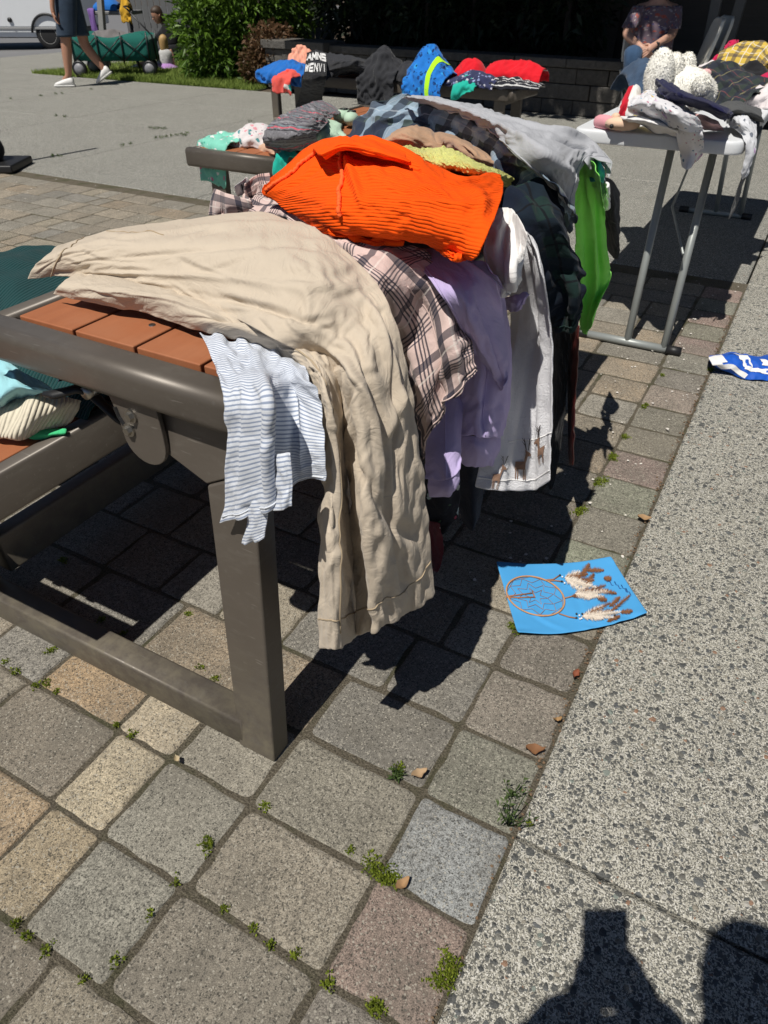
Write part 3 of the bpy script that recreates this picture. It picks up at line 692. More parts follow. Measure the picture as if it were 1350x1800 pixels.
# --- orange sweater
orr = thing('sweater', 'bright orange ribbed knit sweater folded on top of the heap', 'sweater', (-.55, 1.15, .85))
o1 = Sheet([
    S_((.85, .86, .86, .86, .86, .87), (478, 312), (556, 262), (640, 262), (720, 286), (800, 318), (872, 314)),
    S_((.885, .93, .95, .95, .945, .935), (472, 318), (555, 251), (638, 246), (722, 273), (803, 309), (874, 304)),
    S_((.87, .925, .948, .95, .945, .935), (460, 338), (552, 292), (640, 288), (725, 310), (806, 334), (885, 326)),
    S_((.86, .91, .93, .935, .935, .925), (478, 352), (565, 335), (648, 335), (730, 346), (808, 360), (876, 366)),
    S_((.85, .89, .905, .91, .91, .905), (520, 380), (580, 376), (655, 376), (730, 386), (792, 401), (854, 416)),
    S_((.84, .86, .87, .87, .87, .875), (566, 413), (602, 411), (665, 416), (730, 427), (786, 441), (832, 456)),
    S_((.815, .83, .84, .84, .84, .845), (574, 402), (612, 404), (672, 410), (732, 417), (782, 430), (824, 444))],
    res=.0065, su=.022, sv=.02, amp=.005, it=90, tether=.014, bend=.6, stride=6, seed=21, ns=(8, 40), creases=0, folds=[(.36, .30, .62, .27, -.022, .014), (.34, .22, .64, .20, .014, .016), (.33, .25, .36, .62, .010, .014), (.1, .4, .3, .3, -.010, .014), (.5, .55, .9, .5, .006, .03), (.85, .3, .95, .6, .008, .03)])
cloth('knit', o1, M_ORANGE, orr, thick=.004, uvswap=False)
seam(o1, [(.02, .36), (.12, .31), (.22, .27), (.33, .28)], .0034, 'seam', M_ORANGE_SEAM, orr, .003, 90, .003)
seam(o1, [(.33, .28), (.30, .42), (.27, .56), (.25, .68)], .0034, 'seam', M_ORANGE_SEAM, orr, .003, 90, .003)
o4 = Sheet([S_((.93, .94, .94, .93), (548, 266), (600, 250), (652, 248), (706, 268)), S_((.955, .972, .972, .958), (552, 262), (602, 246), (655, 247), (712, 270)), S_((.962, .978, .978, .964), (560, 270), (604, 256), (656, 260), (718, 282)), S_((.952, .968, .966, .955), (572, 282), (606, 266), (655, 276), (722, 292))], res=.0065, su=.03, amp=.003, it=50, seed=24, creases=0)
cloth('folded_flap', o4, M_ORANGE, orr, thick=.005)
o2 = Sheet([S_((.86, .87, .87), (752, 430), (785, 440), (818, 448)), S_((.855, .875, .87), (772, 445), (795, 452), (824, 452)), S_((.84, .86, .85), (798, 452), (808, 458), (826, 448))], res=.006, su=.05, amp=.003, it=50, seed=22)
cloth('cuff', o2, M_ORANGE, orr, thick=.006)
o3 = Sheet([S_((.86, .86, .86), (576, 406), (640, 412), (700, 418)), S_((.85, .855, .855), (580, 416), (642, 424), (708, 430)), S_((.83, .83, .83), (592, 420), (646, 428), (704, 424))], res=.006, su=.05, amp=.003, it=50, seed=23)
cloth('hem', o3, M_ORANGE, orr, thick=.006)

# --- lavender sweatpants
lv = thing('sweatpants', 'lavender fleece sweatpants hanging between the plaid shirt and the white towel', 'sweatpants', (-.45, 1.15, .4))
a1 = Sheet([
    S_((.82, .825, .825, .82), (758, 442), (800, 440), (840, 461), (872, 482)),
    SX((-.455, -.435, -.43, -.44), (796, 522), (830, 516), (865, 521), (890, 532)),
    SX((-.45, -.43, -.42, -.43), (816, 622), (845, 621), (876, 626), (902, 631)),
    SX((-.455, -.43, -.425, -.435), (811, 712), (840, 713), (868, 716), (894, 716)),
    SX((-.455, -.43, -.425, -.44), (808, 764), (836, 768), (862, 770), (882, 766))], res=.008, su=.09, sv=.02, amp=.006, it=80, seed=31, folds=[(.55, .2, .5, 1, -.010, .012), (.8, .2, .8, 1, .008, .012)])
a1c = Sheet([SX((-.457, -.437, -.432, -.445), (809, 763), (836, 767), (861, 769), (880, 765)), SX((-.457, -.434, -.428, -.443), (808, 790), (836, 794), (862, 795), (878, 790)), SX((-.462, -.442, -.436, -.45), (809, 816), (836, 822), (861, 821), (873, 815))], res=.006, su=.12, amp=.003, it=60, seed=32)
b1 = Sheet([
    SX((-.53, -.53, -.52, -.52), (742, 600), (775, 600), (800, 600), (826, 612)),
    SX((-.515, -.505, -.495, -.495), (746, 702), (775, 700), (797, 700), (815, 700)),
    SX((-.50, -.478, -.474, -.482), (748, 802), (775, 805), (796, 800), (810, 792)),
    SX((-.488, -.468, -.463, -.47), (750, 842), (777, 845), (796, 838), (809, 825))], res=.008, su=.08, sv=.02, amp=.005, it=70, seed=33)
b1c = Sheet([SX((-.489, -.47, -.465, -.472), (750, 840), (777, 843), (796, 836), (809, 823)), SX((-.49, -.466, -.462, -.47), (751, 860), (778, 862), (797, 856), (809, 842)), SX((-.494, -.472, -.468, -.475), (754, 874), (779, 877), (796, 868), (806, 852))], res=.006, su=.1, amp=.003, it=60, seed=34)
c1 = Sheet([
    S_((.83, .835, .835, .825), (716, 436), (780, 440), (835, 466), (872, 500)),
    SX((-.435, -.42, -.412, -.42), (776, 520), (812, 520), (848, 531), (886, 556)),
    SX((-.43, -.41, -.403, -.415), (826, 610), (847, 610), (869, 612), (892, 618)),
    SX((-.425, -.41, -.405, -.412), (864, 668), (874, 673), (884, 674), (892, 660)),
    SX((-.42, -.412, -.408, -.412), (872, 684), (878, 687), (882, 686), (884, 680))], res=.008, su=.06, sv=.02, amp=.005, it=70, seed=35, folds=[(.3, .2, .5, .8, .008, .02), (.65, .1, .7, .7, -.008, .018)])
cloth('cloth', [a1, b1, c1], M_LAV, lv)
cloth('cuff', a1c, M_LAV, lv, thick=.004); cloth('cuff', b1c, M_LAV, lv, thick=.004)
e1_ = Sheet([SX((-.43, -.41, -.405), (880, 528), (905, 518), (926, 512)), SX((-.43, -.405, -.402), (884, 542), (908, 534), (926, 522)), SX((-.43, -.41, -.41), (890, 548), (908, 548), (922, 534))], res=.006, su=.05, amp=.003, it=40, seed=36)
cloth('waistband', e1_, M_LAV, lv, thick=.006)

# --- white towel with reindeer
tw = thing('hooded_towel', 'white terry towel with brown reindeer printed near its hem', 'towel', (-.4, 1.4, .2))
t1 = Sheet([
    S_((.84, .85, .85, .84), (858, 392), (880, 372), (900, 366), (917, 386)),
    SX((-.435, -.418, -.40, -.385), (888, 472), (915, 451), (936, 450), (947, 462)),
    SX((-.435, -.412, -.39, -.372), (898, 562), (926, 561), (951, 560), (966, 571)),
    SX((-.43, -.405, -.38, -.362), (874, 662), (914, 661), (949, 661), (969, 661)),
    SX((-.43, -.40, -.372, -.352), (852, 772), (898, 776), (941, 771), (967, 761)),
    SX((-.43, -.395, -.366, -.343), (838, 858), (886, 863), (936, 862), (964, 846))], res=.0085, su=.09, sv=.015, amp=.006, it=80, seed=41, post=.0005, folds=[(.5, .2, .42, 1, -.014, .014), (.75, .2, .75, 1, .010, .016), (.2, .3, .15, 1, .008, .014), (.9, .3, .92, .9, -.006, .01)])
to = cloth('cloth', t1, M_TERRY, tw, thick=.004)
seam(t1, [(.0, .955), (.3, .955), (.7, .955), (1, .955)], .0014, 'hem_stitch', M_WHITE, tw)
seam(t1, [(.3, .80), (.6, .80), (1, .80)], .0014, 'hem_stitch', M_WHITE, tw)
M_DEER = plain('brown reindeer print', (.21, .125, .085), .9, 0, .2, 200); M_DEERD = plain('dark antler print', (.035, .025, .022), .9)
def deer(u, v, s, flipx=1, legs=True):
    f = flipx; b = []; d = []
    b.append([(u - .075 * s, v), (u + .06 * s, v - .004), (u + .06 * s, v + .045 * s), (u - .075 * s, v + .048 * s)])
    b.append([(u + f * .03 * s, v + .02 * s), (u + f * .06 * s, v + .01 * s), (u + f * .105 * s, v - .055 * s), (u + f * .055 * s, v - .055 * s)])
    b.append([(u + f * .05 * s, v - .072 * s), (u + f * .14 * s, v - .05 * s), (u + f * .15 * s, v - .034 * s), (u + f * .06 * s, v - .035 * s)])
    for q in ((-.065, -.04, .03, .05) if legs else ()): b.append([(u + q * s, v + .04 * s), (u + q * s + .014 * s, v + .04 * s), (u + q * s + .012 * s, v + .105 * s), (u + q * s, v + .105 * s)])
    for q, w in ((.06, -.03), (.09, .03)):
        x, y = u + f * q * s, v - .07 * s; ex, ey = x + w * s, v - .13 * s
        d.append([(x, y), (x + .012 * s, y), (ex + .01 * s, ey), (ex, ey)])
        for k in (.4, .7): mx, my = x + (ex - x) * k, y + (ey - y) * k; d.append([(mx, my), (mx + .01 * s, my), (mx + w * 1.2 * s, my - .02 * s), (mx + w * 1.2 * s - .008 * s, my - .02 * s)])
    d.append([(u + f * .145 * s, v - .048 * s), (u + f * .165 * s, v - .044 * s), (u + f * .160 * s, v - .034 * s), (u + f * .145 * s, v - .034 * s)])
    return b, d
for (u, v, s, f) in ((.50, .88, .66, 1), (.84, .84, .62, -1), (.22, .93, .6, 1)):
    b, d = deer(u, v, s, f); decal(t1, b, 'reindeer_print', M_DEER, to, .004); [decal(t1, d[q_:w_], n_, M_DEERD, to, .005) for q_, w_, n_ in ((0, 3, 'antler_print'), (3, 6, 'antler_print'), (6, 7, 'nose_print'))]

# --- white shirt on top of it
w1 = Sheet([
    S_((.865, .87, .865, .855), (872, 366), (892, 363), (912, 384), (924, 410)),
    SX((-.43, -.415, -.405, -.41), (852, 422), (880, 412), (905, 421), (922, 442)),
    SX((-.425, -.405, -.395, -.40), (853, 470), (875, 466), (895, 470), (917, 480)),
    SX((-.425, -.40, -.395, -.40), (872, 515), (885, 512), (897, 505), (916, 492)),
    SX((-.425, -.405, -.40, -.405), (886, 526), (892, 522), (900, 512), (914, 496))], res=.007, su=.11, sv=.05, amp=.006, it=80, seed=44, folds=[(.4, .1, .35, .9, -.014, .012), (.7, .2, .75, .9, .012, .012)])
w2 = Sheet([S_((.875, .88, .87), (898, 372), (914, 384), (924, 412)), SX((-.40, -.385, -.39), (893, 430), (908, 440), (922, 447)), SX((-.40, -.385, -.395), (896, 460), (906, 466), (916, 462))], res=.006, su=.05, sv=.05, amp=.005, it=60, seed=45)
cloth('white_shirt', [w1, w2], M_WHITE, label='small crumpled white shirt on the towel beside the orange sweater', cat='shirt')

# --- dark tartan shirt, belt and dark clothes under the rim
k1 = Sheet([
    S_((.875, .89, .89, .88), (880, 347), (905, 326), (940, 320), (978, 332)),
    SX((-.405, -.392, -.385, -.385), (908, 412), (945, 391), (975, 386), (998, 402)),
    SX((-.39, -.376, -.366, -.366), (938, 482), (970, 471), (1000, 462), (1020, 472)),
    SX((-.38, -.366, -.356, -.356), (962, 540), (985, 530), (1006, 522), (1026, 506)),
    SX((-.38, -.37, -.36, -.36), (972, 578), (985, 584), (1004, 582), (1024, 560))], res=.0075, su=.13, sv=.06, amp=.008, it=90, tether=.010, seed=51, folds=[(.4, .3, .35, 1, -.014, .012), (.7, .3, .7, 1, .012, .012), (.2, .5, .9, .62, -.010, .012)])
cloth('tartan_shirt', k1, M_BW, label='crumpled dark green tartan shirt between the white towel and lime shirt', cat='shirt')
k2 = Sheet([SX((-.43, -.41, -.405), (966, 560), (985, 560), (1002, 575)), SX((-.425, -.40, -.40), (964, 700), (980, 700), (994, 705)), SX((-.42, -.40, -.40), (958, 845), (970, 858), (986, 790))], res=.01, su=.06, amp=.005, it=50, seed=52)
cloth('fleece_trousers', k2, M_BLACKF, label='black fuzzy garment hanging just behind the white towel', cat='trousers')
k3 = Sheet([SX((-.52, -.50, -.50), (796, 770), (825, 775), (852, 790)), SX((-.52, -.495, -.50), (803, 860), (828, 862), (850, 860)), SX((-.52, -.495, -.505), (809, 916), (830, 936), (846, 906))], res=.01, su=.06, amp=.004, it=50, seed=53)
cloth('dark_jeans', k3, M_DENIM_D, label='black denim leg hanging in shade under the lavender cuff', cat='jeans')
k4 = Sheet([SX((-.545, -.53, -.53), (748, 845), (780, 850), (810, 845)), SX((-.545, -.53, -.53), (752, 900), (780, 910), (804, 905)), SX((-.545, -.53, -.535), (757, 932), (780, 938), (800, 912))], res=.01, su=.06, amp=.004, it=50, seed=54)
cloth('floral_shirt', k4, M_FLORAL_D, label='black floral blouse hanging low behind the khaki trouser leg', cat='shirt')
k5 = Sheet([SX((-.56, -.55), (742, 915), (772, 920)), SX((-.56, -.55), (748, 960), (776, 965)), SX((-.56, -.555), (752, 1000), (768, 1006))], res=.01, su=.06, amp=.004, it=50, seed=55)
cloth('floral_scarf', k5, M_FLORAL_R, label='dark red and green floral cloth below the black floral top', cat='scarf')
bl = Sheet([SX((-.385, -.38), (998, 570), (1017, 572)), SX((-.38, -.375), (996, 640), (1013, 642)), SX((-.375, -.37), (998, 730), (1009, 732)), SX((-.375, -.372), (999, 818), (1006, 818))], res=.008, su=.0, amp=.001, it=20, seed=56)
cloth('belt', bl, M_BELT, thick=.004, label='dark red leather belt hanging down below the tartan shirt', cat='belt')

# --- lime shirt, grey tee, check flannel, tan fleece, yellow terry
l1 = Sheet([
    S_((.895, .90, .90, .89), (1008, 272), (1024, 272), (1040, 286), (1052, 308)),
    SX((-.425, -.418, -.412, -.412), (1010, 370), (1030, 361), (1050, 371), (1063, 382)),
    SX((-.425, -.418, -.410, -.408), (1014, 450), (1036, 450), (1055, 451), (1071, 461)),
    SX((-.425, -.418, -.410, -.406), (1018, 522), (1036, 521), (1054, 511), (1073, 490)),
    SX((-.43, -.42, -.415, -.415), (1020, 580), (1028, 588), (1036, 576), (1047, 545))], res=.0085, su=.10, sv=.02, amp=.006, it=80, seed=61, folds=[(.45, .1, .5, .9, .014, .014), (.62, .15, .7, .8, -.012, .012), (.25, .2, .3, 1, -.008, .012)])
cloth('lime_shirt', l1, M_LIME, label='bright lime green shirt hanging at the far end of the heap', cat='shirt')
g1 = Sheet([
    S_((.93, .945, .945, .93), (706, 174), (716, 170), (728, 168), (742, 169)),
    S_((.935, .955, .955, .94), (768, 189), (784, 183), (800, 180), (818, 181)),
    S_((.935, .96, .96, .945), (850, 224), (866, 213), (882, 206), (900, 205)),
    S_((.93, .955, .955, .945), (910, 277), (938, 252), (964, 232), (990, 226)),
    S_((.88, .92, .93, .925), (962, 326), (988, 292), (1014, 258), (1042, 246)),
    S_((.82, .87, .905, .90), (1010, 374), (1016, 322), (1034, 280), (1074, 288))], res=.008, su=.05, sv=.03, amp=.005, it=80, tether=.015, seed=63, folds=[(.55, .6, .8, .95, -.012, .012), (.5, .3, .9, .75, .008, .014), (.3, .3, .35, 1, .006, .02), (.8, .6, .95, .9, .010, .014)])
g2 = Sheet([S_((.915, .925, .915, .90), (1014, 268), (1032, 254), (1056, 262), (1076, 284)), S_((.90, .915, .90, .885), (1030, 288), (1044, 268), (1062, 280), (1074, 300)), S_((.885, .89, .885, .875), (1040, 300), (1052, 284), (1064, 296), (1070, 312))], res=.007, su=.05, amp=.004, it=50, seed=64)
gt = cloth('grey_tee', [g1, g2], M_GREY, label='heather grey tee stretched across the far end of the heap', cat='shirt')
p1 = Sheet([
    S_((.80, .84, .88, .92), (600, 250), (624, 216), (648, 190), (688, 170)),
    S_((.82, .86, .90, .935), (655, 256), (678, 222), (700, 194), (735, 168)),
    S_((.85, .88, .91, .94), (735, 258), (758, 228), (775, 203), (792, 180)),
    S_((.86, .89, .92, .94), (826, 286), (840, 257), (852, 236), (866, 222)),
    S_((.86, .885, .905, .92), (890, 318), (906, 296), (918, 282), (930, 280)),
    S_((.83, .86, .87, .88), (948, 362), (962, 340), (978, 332), (990, 345)),
    SX((-.43, -.415, -.41, -.41), (985, 430), (1000, 405), (1010, 392), (1016, 386))], res=.0085, su=.11, sv=.05, amp=.008, it=95, tether=.010, bend=.5, stride=4, seed=66, folds=[(.2, .1, .9, .3, .012, .02), (.3, .35, .8, .2, -.012, .015), (.2, .6, .8, .7, .012, .018), (.5, .75, .6, 1, -.012, .014)])
cloth('check_shirt', p1, M_BLUEPLAID, label='blue and green checked flannel shirt under the grey tee', cat='shirt')
n1 = Sheet([
    S_((.88, .885, .885, .885, .87), (676, 244), (722, 224), (764, 228), (815, 248), (866, 276)),
    S_((.89, .915, .90, .91, .88), (672, 248), (716, 224), (768, 238), (818, 251), (872, 284)),
    S_((.88, .90, .885, .895, .87), (676, 256), (718, 244), (770, 256), (825, 272), (878, 296)),
    S_((.86, .875, .865, .87, .85), (684, 262), (722, 262), (772, 274), (830, 290), (876, 306))], res=.008, su=.06, sv=.06, amp=.006, it=70, seed=68, folds=[(.5, .0, .52, .9, -.016, .015)])
cloth('tan_fleece', n1, M_TAN, label='tan fleece garment bunched behind the yellow terry cloth', cat='fleece')
y1 = Sheet([
    S_((.90, .91, .915, .91, .87), (692, 256), (738, 262), (786, 268), (845, 288), (896, 308)),
    S_((.925, .945, .955, .94, .885), (690, 256), (742, 266), (790, 262), (848, 296), (902, 314)),
    S_((.91, .935, .94, .925, .875), (716, 276), (756, 292), (800, 296), (850, 312), (898, 322)),
    S_((.87, .89, .89, .88, .85), (724, 284), (762, 304), (804, 312), (850, 322), (894, 328))], res=.0055, su=.06, sv=.06, amp=.011, it=40, bend=.1, tether=.05, seed=70, ns=(1, 3), post=.0013)
cloth('yellow_terry', y1, M_YELLOW, thick=.005, label='pale yellow fluffy terry cloth peeking over the orange sweater', cat='towel')
d1 = Sheet([SX((-.43, -.415, -.41, -.42), (1046, 318), (1062, 312), (1078, 318), (1089, 336)), SX((-.43, -.415, -.41, -.415), (1058, 385), (1070, 384), (1080, 388), (1090, 396)), SX((-.43, -.42, -.415, -.42), (1068, 440), (1076, 452), (1084, 456), (1089, 448))], res=.0085, su=.07, sv=.02, amp=.005, it=60, seed=72)
cloth('charcoal_shirt', d1, M_CHAR, label='charcoal sleeve hanging beyond the lime green shirt', cat='shirt')
d2 = Sheet([S_((.89, .90, .885), (1034, 276), (1050, 280), (1062, 296)), S_((.87, .885, .87), (1036, 294), (1050, 296), (1062, 310)), S_((.85, .86, .85), (1042, 318), (1052, 318), (1060, 322))], res=.008, su=.08, sv=.05, amp=.005, it=50, seed=73)
cloth('teal_shirt', d2, M_TEAL, label='teal cloth tucked inside the grey tee sleeve opening', cat='shirt')
d3 = Sheet([SX((-.425, -.41, -.415), (1042, 310), (1054, 308), (1064, 318)), SX((-.425, -.41, -.415), (1044, 328), (1056, 330), (1065, 334)), SX((-.425, -.412, -.415), (1050, 342), (1058, 346), (1064, 342))], res=.007, su=.08, amp=.004, it=50, seed=74)
cloth('slate_shirt', d3, M_SLATEB, label='blue grey cloth between the lime shirt and charcoal sleeve', cat='shirt')
d4 = Sheet([SX((-.41, -.40, -.405), (1052, 326), (1062, 320), (1068, 330)), SX((-.41, -.40, -.405), (1056, 346), (1064, 344), (1068, 348)), SX((-.412, -.405, -.408), (1060, 368), (1064, 370), (1067, 366))], res=.006, su=.06, amp=.003, it=40, seed=75)
cloth('white_sock', d4, M_WHITE, thick=.006, label='small white sock poking out above the charcoal sleeve', cat='sock')
# the folded clothes inside the heap that carry the top ones
def inner(name, x0, x1, y0, y1, z0, z1, mat, label, seed):
    xs = np.linspace(x0, x1, 5); ys = np.linspace(y0, y1, 6); pr = [0, .75, 1, 1, .75, 0]; qr = [.2, .9, 1, .9, .2]
    rows = [[(x, y, z0 + (z1 - z0) * a * b) for x, b in zip(xs, qr)] for y, a in zip(ys, pr)]
    cloth(name, Sheet(rows, res=.02, su=.04, sv=.04, amp=.004, it=30, seed=seed, flip=None), mat, sub=0, label=label, cat='clothes')
inner('folded_clothes', -1.06, -.58, 1.12, 2.22, .743, .835, M_CHAR, 'dark folded clothes buried at the bottom of the heap on the bench table', 80)

for sh_, uv_, mt_, nm_ in ((l1, [(.0, .955), (.5, .955), (1, .955)], M_LIME, 'lime_shirt'), (g1, [(.035, .1), (.035, .5), (.035, .97)], M_GREY, 'grey_tee'), (g1, [(.0, .955), (.5, .955), (1, .955)], M_GREY, 'grey_tee'), (k1, [(.0, .955), (.5, .955), (1, .955)], M_BW, 'tartan_shirt'), (s1, [(.02, .965), (.5, .965), (.98, .965)], M_STRIPE, 'striped_shirt'), (w1, [(.04, .1), (.04, .5), (.04, .95)], M_WHITE, 'white_shirt'), (l1, [(.62, .2), (.6, .6), (.58, .94)], M_LIME, 'lime_shirt')):
    seam(sh_, uv_, .0012, 'hem', mt_, bpy.data.objects[nm_])
seam(f1, [(.02, .97), (.5, .97), (.98, .97)], .0013, 'hem', M_FLANNEL, fl); seam(f1, [(.45, .5), (.44, .75), (.44, .96)], .0014, 'side_seam', M_FLANNEL, fl)
seam(b1, [(.45, .1), (.45, .6), (.45, .98)], .0012, 'side_seam', M_LAV, lv); seam(a1, [(.55, .1), (.55, .6), (.55, .98)], .0012, 'side_seam', M_LAV, lv); seam(c1, [(.05, .1), (.08, .6), (.3, .95)], .0012, 'side_seam', M_LAV, lv)

# ================================================================== clothes on the attached seat at the left
M_GREENK = fabric('dark green chunky knit', (.006, .040, .042), (.010, .055, .056), 10, .2, 500, .4, rib=('u', .0075, .0022), fuzz=1.2)
M_AQUA = fabric('pale aqua fleece', (.30, .60, .66), (.34, .64, .70), 8, .06, fuzz=.8)
M_CREAM = fabric('cream knit', (.66, .60, .47), (.70, .64, .51), 10, .06, 700, .3, rib=('u', .008, .0025), fuzz=.6)
M_SEAG = fabric('sea green cotton', (.06, .55, .22), (.07, .6, .25), 6, .05)
M_NAVYK = fabric('navy knit', (.010, .012, .05), (.014, .016, .065), 20, .2, fuzz=1.2, bump=.6)
xs_ = (-1.78, -1.62, -1.45, -1.32, -1.18, -1.07)
rows = [[(x, y, .520 + (zz - .462) * k * .58) for x, k in zip(xs_, (.55, .95, 1.0, .86, .52, .25))] for y, zz in ((.76, .47), (.80, .60), (.90, .705), (1.02, .735), (1.16, .70), (1.26, .47))]
cloth('green_sweater', Sheet(rows, res=.011, su=.05, sv=.05, amp=.008, it=60, seed=101), M_GREENK, thick=.005, label='dark green chunky knit sweater heaped on the seat beside the bench table', cat='sweater')
cloth('aqua_fleece', Sheet([S_((0.632, 0.637, 0.627, 0.607), (-60, 640), (0, 632), (50, 656), (92, 682)), S_((0.617, 0.632, 0.622, 0.602), (-60, 690), (0, 660), (40, 678), (84, 690)), S_((0.587, 0.607, 0.607, 0.592), (-50, 720), (0, 700), (30, 690), (60, 696)), S_((0.537, 0.557, 0.557, 0.547), (-40, 738), (-5, 730), (16, 716), (36, 706))], res=.009, su=.07, sv=.06, amp=.006, it=70, seed=102), M_AQUA, thick=.005, label='pale aqua fleece cloth lying over the cream knit on the seat', cat='fleece')
cloth('cream_cardigan', [Sheet([S_((0.577, 0.582, 0.577, 0.557), (0, 690), (50, 690), (100, 694), (142, 704)), S_((0.572, 0.577, 0.572, 0.547), (-10, 720), (45, 716), (95, 716), (138, 718)), S_((0.532, 0.542, 0.537, 0.527), (-15, 768), (20, 762), (75, 752), (122, 742)), S_((0.519, 0.523, 0.521, 0.519), (-8, 766), (25, 764), (78, 756), (118, 748))], res=.008, su=.06, sv=.05, amp=.006, it=70, seed=103, folds=[(.45, .1, .42, .9, .012, .02)])], M_CREAM, thick=.006, label='cream knit cardigan with ribbed cuffs on the russet seat slats', cat='cardigan')
cloth('green_shirt', Sheet([S_((0.527, 0.532, 0.529), (46, 764), (80, 752), (116, 752)), S_((0.521, 0.527, 0.523), (50, 770), (84, 764), (115, 762)), S_((0.515, 0.515, 0.515), (64, 774), (88, 770), (113, 764))], res=.007, su=.03, amp=.002, it=40, seed=104), M_SEAG, thick=.004, label='folded bright sea green top peeking from under the cream cardigan', cat='shirt')
cloth('navy_scarf', Sheet([(lambda x, y: [(x, y, .518), (x + .05, y, .585), (x + .11, y + .01, .595), (x + .16, y + .02, .52)])(-1.20, yy) for yy in (.80, .87, .95, 1.05)], res=.009, su=.06, sv=.05, amp=.006, it=50, seed=105), M_NAVYK, thick=.004, label='navy knit scarf on the seat under the bench table edge', cat='scarf')
cl = thing('clamp', 'black plastic lever clamp under the near edge of the bench table', 'clamp', tuple(Pz(150, 690, .60)))
c0 = Py(154, 686, .70); c1_ = Py(118, 688, .68); c2_ = Py(76, 692, .66)
MB().tube([c0, (c0 + c1_) / 2 + np.array([0, 0, .004]), c1_, (c1_ + c2_) / 2 + np.array([0, 0, -.003]), c2_], [.013, .012, .012, .013, .006], 10, flat=.6).build('lever', M_BLACK, cl, smooth=True)
MB().tube([c0 + np.array([.006, -.012, .0]), c0 + np.array([.006, .014, 0])], .011, 14).build('pivot', M_STEEL, cl, smooth=True)
MB().tube([c0, c0 + np.array([.04, .015, -.05]), c0 + np.array([.07, .03, -.075])], .012, 8, flat=.5).build('strap', M_BLACK, cl, smooth=True)

# ================================================================== blue sheet with the dreamcatcher, jersey on the walk
M_CARD = plain('glossy blue card', (.075, .34, .68), .22, 0, .06, 20, spec=.6); M_WILLOW = plain('willow hoop', (.50, .27, .13), .7, 0, .15, 300)
M_CORD = plain('brown cord', (.36, .17, .09), .8); M_FEA = plain('cream feather', (.70, .62, .53), .9, 0, .1, 200); M_FEB = plain('brown feather', (.20, .085, .035), .9, 0, .35, 120)
M_BEADB = plain('black bead', (.01, .012, .012), .3); M_BEADW = plain('white bead', (.7, .72, .75), .3)
card = thing('dreamcatcher_card', 'bright blue glossy sheet with a dreamcatcher, lying across the paver edge', 'poster', tuple(Pz(1000, 1050)))
cs = Sheet([S_((.030, .013, .012, .018, .030), (872, 986), (925, 990), (975, 990), (1025, 986), (1074, 977)), S_((.016, .010, .010, .012, .016), (885, 1030), (938, 1036), (990, 1034), (1045, 1030), (1102, 1022)), S_((.008, .008, .009, .012, .014), (897, 1072), (948, 1078), (1002, 1076), (1058, 1070), (1122, 1052)), S_((.013, .009, .008, .010, .016), (910, 1112), (970, 1114), (1026, 1108), (1080, 1096), (1139, 1077))], res=.008, su=0, sv=0, amp=.0003, it=4)
cloth('sheet', cs, M_CARD, card, thick=.0018)
def cpt(px, py, off=.002):
    return Pz(px, py, .0145 + off)
def cz(px, py, off=.002):                                     # nearest point of the curved card under this place
    p = Pz(px, py, .012); d = ((cs.X[..., :2] - p[:2]) ** 2).sum(-1); i = np.unravel_index(d.argmin(), d.shape); p = Pz(px, py, cs.X[i][2]); p[2] += off; return p
hc = (941, 1049); ang = np.linspace(0, 2 * math.pi, 49)
hoop = [(hc[0] + 51 * math.cos(a) + 3 * math.sin(a), hc[1] + 34 * math.sin(a) + 8 * math.cos(a)) for a in ang]
MB().tube([cz(*q, .003) for q in hoop], .0022, 6, caps=False, flat=.6).build('hoop', M_WILLOW, card, smooth=True)
web = MB()
for k, (r, m_) in enumerate(((.93, 9), (.68, 9), (.42, 8), (.18, 6))):
    for i in range(m_):
        a = 2 * math.pi * (i + .5 * (k % 2)) / m_; b = 2 * math.pi * (i + .5 * (k % 2) + .5) / m_; r2 = r + .25 if k else .99
        for s_, e_ in (((r, a), (r2, b)), ((r, a), (r2, a - (b - a)))):
            web.tube([cz(hc[0] + 51 * q * math.cos(w), hc[1] + 34 * q * math.sin(w) + 8 * q * math.cos(w)) for q, w in (s_, e_)], .0005, 4, caps=False)
web.build('web', M_CORD, card, smooth=True)
for path in ([(889, 1050), (905, 1048), (935, 1044)], [(889, 1051), (910, 1052), (940, 1051)], [(935, 1040), (940, 1052)], [(958, 1021), (972, 1020), (983, 1013)], [(992, 1053), (1004, 1050), (1012, 1046)], [(982, 1080), (1000, 1086), (1012, 1088)], [(960, 1023), (975, 1022), (990, 1024)]):
    MB().tube([cz(*q, .003) for q in path], .0016, 5).build('cord', M_CORD, card, smooth=True)
def feather(p0, p1, w, mat, k):
    p0 = np.array(p0, float); p1 = np.array(p1, float); d = p1 - p0; nrm = np.array([-d[1], d[0]]) / (np.hypot(*d) + 1e-6); R = random.Random(k); m = MB(); z_ = .002 + .0005 * (k % 7); u = d / (np.hypot(*d) + 1e-6)
    m.tube([cz(*(p0 + d * t_), z_ + .0008) for t_ in (0, .4, .8, .96)], [.0006, .0005, .0004, .0002], 4)
    for i in range(34):
        t_ = .06 + .92 * i / 34; q = p0 + d * t_; ww = w * (math.sin(math.pi * min(1, .15 + t_ * .83)) ** .7) * (1 if t_ > .35 else .8 + .5 * R.random())
        for s_ in (-1, 1):
            L_ = ww * R.uniform(.7, 1.15); tip = q + nrm * s_ * L_ + u * L_ * R.uniform(.35, 1.0); a_ = q - u * .55; b_ = q + u * .9; m.add([cz(*a_, z_), cz(*b_, z_), cz(*tip, z_ + R.uniform(.0, .003))], [(0, 1, 2)])
    m.build('feather', mat, card)
k = 0
